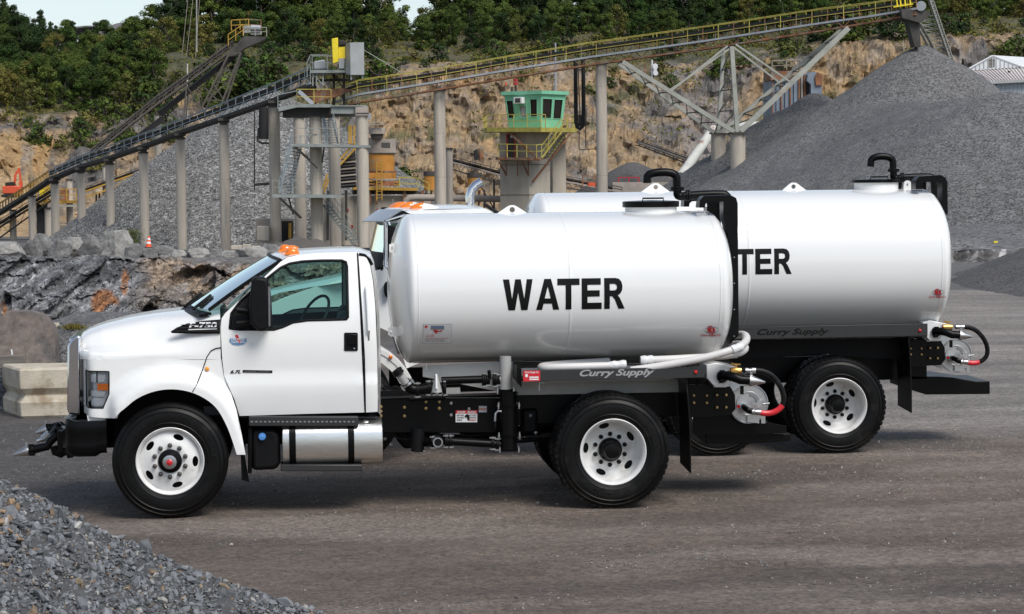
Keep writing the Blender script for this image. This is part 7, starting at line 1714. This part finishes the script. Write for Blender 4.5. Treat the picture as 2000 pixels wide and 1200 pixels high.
for face in (0, 1):
    b = MB(); wins = [(.04, .30, .36, .86), (.36, .78, .36, .86)] if face == 1 else [(.11, .31, .38, .87), (.78, .97, .36, .85), (.42, .62, .36, .70)]
    if face == 1: wins = [(.06, .46, .34, .88), (.54, .90, .33, .87)]
    hs_ = [[(a, c), (a2, c), (a2, c2), (a, c2)] for a, a2, c, c2 in wins]
    b.patch([(0, 0), (1, 0), (1, 1), (0, 1)], lambda s, h: wallpt(face, s, h), .5, hs_); b.build('wall', 'cab_green', CT, solid=.12, sharp=20)
    for i, (a, a2, c, c2) in enumerate(wins):
        b = MB(); ins = V(.0, .10, 0); b.add([wallpt(face, s, h)+ins for s, h in ((a, c), (a2, c), (a2, c2), (a, c2))], [(0, 1, 2, 3)]); w_o = b.build('window' if not (face == 0 and i == 2) else 'door_window', 'window_dark' if not (face == 0 and i == 2) else 'pipe_grey', CT)
        for s0, h0, s1, h1 in ((a, c, a2, c), (a2, c, a2, c2), (a2, c2, a, c2), (a, c2, a, c)): bar('frame', wallpt(face, s0, h0)-V(0, .03, 0), wallpt(face, s1, h1)-V(0, .03, 0), .05, 'cab_green', w_o)
b = MB(); q = [wallpt(0, 1, 0), wallpt(0, 1, 1), fr(1, 1, zf), fr(.925, .925, zb_)]; b.add(q, [(0, 1, 2, 3)]); q = [wallpt(1, 1, 0), wallpt(1, 1, 1), fr(1, 1, zf), fr(.925, .925, zb_)]; b.add(q, [(0, 1, 2, 3)]); b.build('rear_wall', 'cab_green', CT)
p = wallpt(0, .56, .84); b = MB(); rot = Matrix.Rotation(math.atan2(-2.3, 2.84), 3, 'Z'); b.box(p-V(.15, .25, 0), (.82, .5, .52), rot); ac = b.build('air_conditioner', 'decal_white', CT, bevel=.02); b = MB(); b.box(p-V(.28, .44, 0), (.5, .1, .36), rot); b.build('louvre', 'dusty_dark', ac)
for (a, c, a2, c2, r, m_) in ((1007, 167, 1007, 183, .09, 'conv_dark'), (1000, 170, 1000, 181, .12, 'dusty_dark'), (988, 168, 988, 180, .03, 'dusty')): b = MB(); b.tube([W(a, c, TY+2), W(a2, c2, TY+2)], r, 8); b.build('mast', m_, CT)
for a, c, r in ((1007, 157, .2), (1007, 164, .2)): b = MB(); b.tube([W(a, c-2.5, TY+2), W(a, c+2.5, TY+2)], r, 12); b.build('beacon', 'tower_red', CT)
b = MB(); b.tube([W(988, 162, TY+2), W(988, 167, TY+2)], .08, 8); b.build('beacon', 'cone_orange', CT)
# shaft
Sx = W(1033, 300, TY+.6); sL = V(-2.25, 1.8, 0); sR = V(1.95, 2.2, 0); b = MB(); q = [Sx, Sx+sL, Sx+sL+sR, Sx+sR]
b.add([V(p.x, p.y, -3) for p in q]+[V(p.x, p.y, zb_) for p in q], [(0, 1, 5, 4), (1, 2, 6, 5), (2, 3, 7, 6), (3, 0, 4, 7), (4, 5, 6, 7)]); b.build('shaft', 'shaft_concrete', CT, sharp=20)
b = MB(); x1_, x2_ = W(1079, 300, 180).x, W(1105, 300, 180).x; b.box(((x1_+x2_)/2, 181, (zb_-3)/2-.2), (x2_-x1_, 2, zb_+3)); b.build('side_pillar', 'shaft_concrete', CT, sharp=20)
for z in (W(1033, 322, TY).z, W(1033, 381, TY).z):
    for u, v_ in ((Sx, Sx+sL), (Sx, Sx+sR)): bar('joint', V(u.x, u.y-.01, z), V(v_.x, v_.y-.01, z), .04, 'dusty_dark', CT)
b = MB(); b.add([W(989, 262, TY+1.4), W(1005, 261, TY+.85), W(1005, 309, TY+.85), W(989, 309, TY+1.4)], [(0, 1, 2, 3)]); dr = b.build('door', 'dusty_dark', CT); bar('door_frame', W(990, 262, TY+1.3), W(990, 309, TY+1.3), .14, 'tower_red', dr); bar('door_frame', W(1005, 262, TY+.8), W(1005, 309, TY+.8), .1, 'tower_red', dr)
b = MB(); b.box(W(999, 267, TY+.9), (.2, .1, .2)); b.build('lamp', 'decal_white', CT)
# balconies
Bq = [W(951, 258, TY+1.5), W(1057, 258, TY-2.1), W(1127, 259, TY+1.8)]; hz_ = V(0, 0, .36); b = MB(); back = [p+V(0, 3.5, 0) for p in Bq]
b.add([p for p in Bq]+[p+hz_ for p in Bq]+[p for p in back]+[p+hz_ for p in back], [(0, 1, 4, 3), (1, 2, 5, 4), (3, 4, 10, 9), (4, 5, 11, 10), (6, 7, 1, 0), (7, 8, 2, 1), (0, 3, 9, 6), (2, 8, 11, 5)]); b.build('balcony', 'rail_yellow', CT)
def rail3(P, h, m_, th, step, mid=True):
    for p, q in zip(P, P[1:]):
        bar('handrail', p+V(0, 0, h), q+V(0, 0, h), th, m_, CT)
        if mid: bar('mid_rail', p+V(0, 0, h*.5), q+V(0, 0, h*.5), th*.8, m_, CT)
        n = max(1, int(round((q-p).length/step)))
        for k in range(n+1): r_ = p.lerp(q, k/n); bar('rail_post', r_, r_+V(0, 0, h), th, m_, CT)
rail3([p+hz_ for p in [back[0], Bq[0], Bq[1]]], 1.05, 'rail_yellow', .07, 1.3); rail3([Bq[1]+hz_, (Bq[1]+hz_).lerp(Bq[2]+hz_, .12)], 1.05, 'rail_yellow', .07, 1.); rail3([(Bq[1]+hz_).lerp(Bq[2]+hz_, .72), Bq[2]+hz_, back[2]+hz_], 1.05, 'rail_yellow', .07, 1.)
Lq = [W(972, 312, TY+.6), W(1048, 314, TY-1.6), W(1068, 312, TY-.9)]; back2 = [p+V(0, 2.2, 0) for p in Lq]; h2 = V(0, 0, .2); b = MB()
b.add([p for p in Lq]+[p+h2 for p in Lq]+back2+[p+h2 for p in back2], [(0, 1, 4, 3), (1, 2, 5, 4), (3, 4, 10, 9), (4, 5, 11, 10), (6, 7, 1, 0), (7, 8, 2, 1), (0, 3, 9, 6), (2, 8, 11, 5)]); b.build('lower_balcony', 'rust', CT)
rail3([p+h2 for p in Lq], 1.08, 'rail_yellow', .07, 1.0)
for a, c, a2, c2, Ya, Yb, th in ((991, 255, 1052, 313, TY+.4, TY-1.5, .17), (1114, 262, 1040, 356, TY+.8, TY+.4, .15), (975, 316, 989, 343, TY+.5, TY+1.2, .11), (989, 316, 989, 343, TY+.8, TY+1.2, .09), (1011, 316, 1011, 343, TY+.2, TY+.9, .09), (1020, 316, 1032, 342, TY-.4, TY+.5, .11), (1032, 316, 1032, 343, TY, TY+.5, .09)): bar('brace', W(a, c, Ya), W(a2, c2, Yb), th, 'rust', CT)
s0, s1 = W(1058, 309, TY-1.3), W(1098, 256, TY-1.); wv = V(.55, .55, 0)
for o_ in (V(0, 0, 0), wv): bar('stringer', s0+o_, s1+o_, .12, 'rail_yellow', CT); bar('handrail', s0+o_+V(0, 0, 1.0), s1+o_+V(0, 0, 1.0), .07, 'rail_yellow', CT); bar('mid_rail', s0+o_+V(0, 0, .5), s1+o_+V(0, 0, .5), .05, 'rail_yellow', CT); [bar('rail_post', s0.lerp(s1, k/3)+o_, s0.lerp(s1, k/3)+o_+V(0, 0, 1), .06, 'rail_yellow', CT) for k in range(4)]
for k in range(9): p = s0.lerp(s1, (k+.5)/9); bar('tread', p, p+wv, .2, 'dusty_dark', CT, .05)
t = thing('counterweight', W(1130, 250, 166), 'pair of long black take up guides hanging below the rusty conveyor', 'counterweight')
for a, r in ((1124, 4), (1139, 4)): b = MB(); b.tube([W(a, 118, 166), W(a+1, 242 if a < 1130 else 225, 166)], r*KM(166), 10); b.build('guide', 'belt', t)
b = MB(); b.tube([W(1125, 240, 166), W(1127, 249, 166), W(1133, 252, 166), W(1139, 246, 166)], .14, 8); b.box(W(1136, 236, 166), (.5, .3, .9)); b.build('weight', 'belt', t)
for p, q in (((1129, 125), (1133, 240)), ((1131, 254), (1131, 292)), ((1144, 225), (1144, 290)), ((1131, 293), (1179, 290))): bar('rod', W(*p, 165.6), W(*q, 165.6), .07, 'dusty_dark', t)
# ---- dust house
t = thing('dust_house', W(1555, 230, 186), 'ribbed blue grey dust house with a rusty roof edge beside the gravel pile', 'machinery')
b = MB(); b.prism(poly([(1508, 156), (1562, 152), (1562, 232), (1508, 228)], 186), 186, 190); b.build('body', 'blue_sheet', t)
for k in range(7): bar('rib', W(1509+k*8.6, 154, 185.9), W(1509+k*8.6, 229, 185.9), .12, 'blue_sheet' if k % 2 else 'rust', t)
b = MB(); b.prism(poly([(1505, 139), (1543, 139), (1545, 156), (1505, 157)], 185.8), 185.6, 189); b.build('top', 'rust', t); b = MB(); b.prism(poly([(1504, 227), (1530, 228), (1524, 240), (1506, 238)], 186), 186, 189); b.build('foot', 'rust', t)
for k in range(4): bar('frame_post', W(1566+k*5.6, 146, 186.4), W(1566+k*5.6, 205, 186.4), .18, ('dusty', 'rust', 'conv_dark', 'dusty')[k], t)
b = MB(); b.prism(poly([(1562, 150), (1584, 150), (1584, 210), (1562, 215)], 187.6), 187.6, 190); b.build('back_panel', 'dusty_dark', t)
b = MB(); b.prism(poly([(1578, 146), (1584, 141), (1597, 142), (1606, 150), (1605, 186), (1584, 186), (1584, 165), (1576, 158)], 185.6), 185.6, 188); b.build('hood', 'blue_sheet', t); b = MB(); b.prism(poly([(1592, 150), (1597, 141), (1607, 150), (1606, 167), (1594, 167)], 185.4), 185.4, 185.6); b.build('rusty_sheet', 'rust', t)
rail(t, [(1508, 139), (1565, 136)], 188, 20, 'dusty', .06, 1.4)
# ---- white building at right
t = thing('white_building', W(1990, 180, 196), 'white sheet metal building with gable vent behind the gravel pile', 'building'); Yh = 196
b = MB(); b.prism(poly([(1905, 158), (2120, 150), (2120, 215), (1905, 215)], Yh), Yh, Yh+12); b.build('wall', 'wall_sheet', t)
for k in range(24): bar('wall_rib', W(1908+k*8, 160, Yh-.02), W(1908+k*8, 186, Yh-.02), .06, 'wall_sheet', t)
e0, e1, e2, e3 = W(1880, 140, Yh+4), W(1996, 132.5, Yh+4), W(2130, 150, Yh-.6), W(1913, 160.5, Yh-.6); e1b = W(2140, 126, Yh+4)
b = MB(); b.add([e0, e1b, e2, e3], [(3, 2, 1, 0)]); b.build('lower_roof', 'roof_sheet', t, solid=.1)
for k in range(40): f = k/39; bar('roof_rib', e0.lerp(e1b, f)+V(0, 0, .08), e3.lerp(e2, f)+V(0, 0, .08), .07, 'roof_sheet', t)
b = MB(); b.add([e3+V(0, 0, .02), e2+V(0, 0, .02), e2-V(0, 0, .22), e3-V(0, 0, .22)], [(0, 1, 2, 3)]); b.build('eave', 'cabinet', t, solid=.05)
b = MB(); b.patch(poly([(1882, 139), (1937, 110), (1994, 131.5)], Yh+4.1), lambda x, z: (x, Yh+4.1, z), 3, [poly([(1930, 115), (1943, 115), (1943, 132), (1930, 133)], Yh+4.1)]); b.build('gable', 'white_sheet', t)
b = MB(); b.prism(poly([(1930, 115), (1943, 115), (1943, 132), (1930, 133)], Yh+4.1), Yh+4.2, Yh+4.3); vn = b.build('vent', 'cabinet', t)
for k in range(6): bar('slat', W(1930, 117+k*2.8, Yh+4.12), W(1943, 117+k*2.8, Yh+4.12), .05, 'dusty', vn)
for k in range(13): a = 1890+k*8; h_ = interp(a, [(1882, 139), (1937, 111), (1994, 131)]); bar('gable_rib', W(a, h_+1, Yh+4.05), W(a, min(137, h_+22), Yh+4.05), .05, 'wall_sheet', t)
b = MB(); pk = W(1937, 108, Yh+4); rt_ = W(1998, 131, Yh+4); lf = W(1879, 140, Yh+4); bk = V(14, 9, -.3)
b.add([pk, rt_, rt_+bk, pk+bk], [(0, 1, 2, 3)]); b.add([pk, lf, lf+bk, pk+bk], [(3, 2, 1, 0)]); b.build('gable_roof', 'white_sheet', t, solid=.12)
b = MB(); b.box(W(1971, 142, Yh+2.6), (.2, .3, .3)); b.build('roof_pipe', 'conv_dark', t)
# ---- excavator, cone, poles, dish
t = thing('excavator', W(24, 380, 248), 'small red excavator with raised arm on the orange bank', 'excavator'); Y = 248
b = MB(); b.prism(poly([(4, 364), (40, 363), (42, 374), (36, 379), (5, 379)], Y), Y, Y+2); b.build('body', 'excavator_red', t, bevel=.1); b = MB(); b.prism(poly([(10, 357), (28, 355), (30, 364), (10, 364)], Y+.2), Y+.2, Y+1.5); b.build('cab', 'window_dark', t, bevel=.05)
for y in (Y-.3, Y+1.7): b = MB(); b.prism(poly(chaikin([(2, 379), (42, 378), (42, 386), (2, 387)], 1), y), y, y+.5); b.build('track', 'belt', t)
for nm, p, q, w in (('boom', (28, 362), (30, 342), .45), ('boom', (30, 342), (38, 330), .4), ('stick', (37, 328), (41, 358), .35)): bar(nm, W(*p, Y+.8), W(*q, Y+.8), w*.6, 'excavator_red', t)
b = MB(); b.prism(poly([(36, 355), (43, 356), (43, 366), (38, 366)], Y+.5), Y+.5, Y+1.3); b.build('bucket', 'excavator_red', t)
t = thing('traffic_cone', W(290, 484, 139), 'orange traffic cone with white bands on the boulder row', 'traffic cone'); c = W(290, 484, 139); k = KM(139); h_ = 21*k
b = MB(); b.box((c.x, c.y, c.z+.02), (.42, .42, .05), Matrix.Rotation(.3, 3, 'Z')); b.build('base', 'belt', t)
def cz(a, c2, m_, nm): r = lambda f: lerp(6.0, 2.2, f)*k; b = MB(); b.lathe([(r(a), h_*a), (r(c2), h_*c2)]+([(0, h_)] if c2 == 1 else []), (c.x, c.y, c.z+.04), V(.06, 0, 1), 16); return b.build(nm, m_, t)
cz(0, .30, 'cone_orange', 'body'); cz(.30, .50, 'decal_white', 'reflective_band'); cz(.50, .66, 'cone_orange', 'body'); cz(.66, .84, 'decal_white', 'reflective_band'); cz(.84, 1, 'cone_orange', 'body')
def pole(px, top, bot_, Y, w, m_, label, cat='pole'): t = thing('utility_pole' if cat == 'pole' else 'post', W(px, bot_, Y), label, cat); b = MB(); b.tube([W(px, bot_, Y), W(px, top, Y)], [w*KM(Y)/2, w*KM(Y)/2.4], 8); b.build('pole', m_, t); return t
p = pole(384, -40, 102, 300, 3.2, 'steel_pale', 'tall bare pole before the wood at upper left')
for a, a2 in ((370, 355), (380, 364), (392, 382)): bar('wire', W(a, -30, 300), W(a2, 112, 298), .04, 'dusty', p)
pole(1085, 84, 180, 228, 3.6, 'pipe_grey', 'grey pole standing behind the control cabin'); pole(366, 125, 232, 262, 3, 'pipe_white', 'thin white pole inside the short trestle')
t = thing('dish_antenna', W(1274, 156, 262), 'white figure eight dish antenna on a short pole on the quarry bench', 'antenna'); Y = 262
b = MB(); b.tube([W(1273.5, 158, Y), W(1273.5, 117, Y)], .09, 8); b.build('pole', 'white_sheet', t)
b = MB(); b.prism(poly(chaikin([(1275, 126), (1281, 124), (1285, 128), (1284, 134), (1282, 137), (1284, 140), (1286, 145), (1281, 149), (1276, 147), (1275, 141), (1277, 137), (1274, 132)], 1), Y-.3), Y-.4, Y-.15); b.build('dish', 'white_sheet', t, bevel=.04)
pole(1261, 125, 152, 262, 3, 'rust', 'short rusty post left of the dish antenna', 'post')
t = thing('grey_case', W(1944, 488, 63.4), 'grey case with a yellow lamp standing on the rock ledge', 'case'); b = MB(); b.prism(poly([(1933, 477), (1954, 476), (1955, 489), (1933, 492)], 63.4), 63.4, 63.9); b.build('case', 'dusty_dark', t, bevel=.02); b = MB(); b.box(W(1944, 474, 63.6), (.14, .14, .10)); b.build('lamp', 'guard_yellow', t)
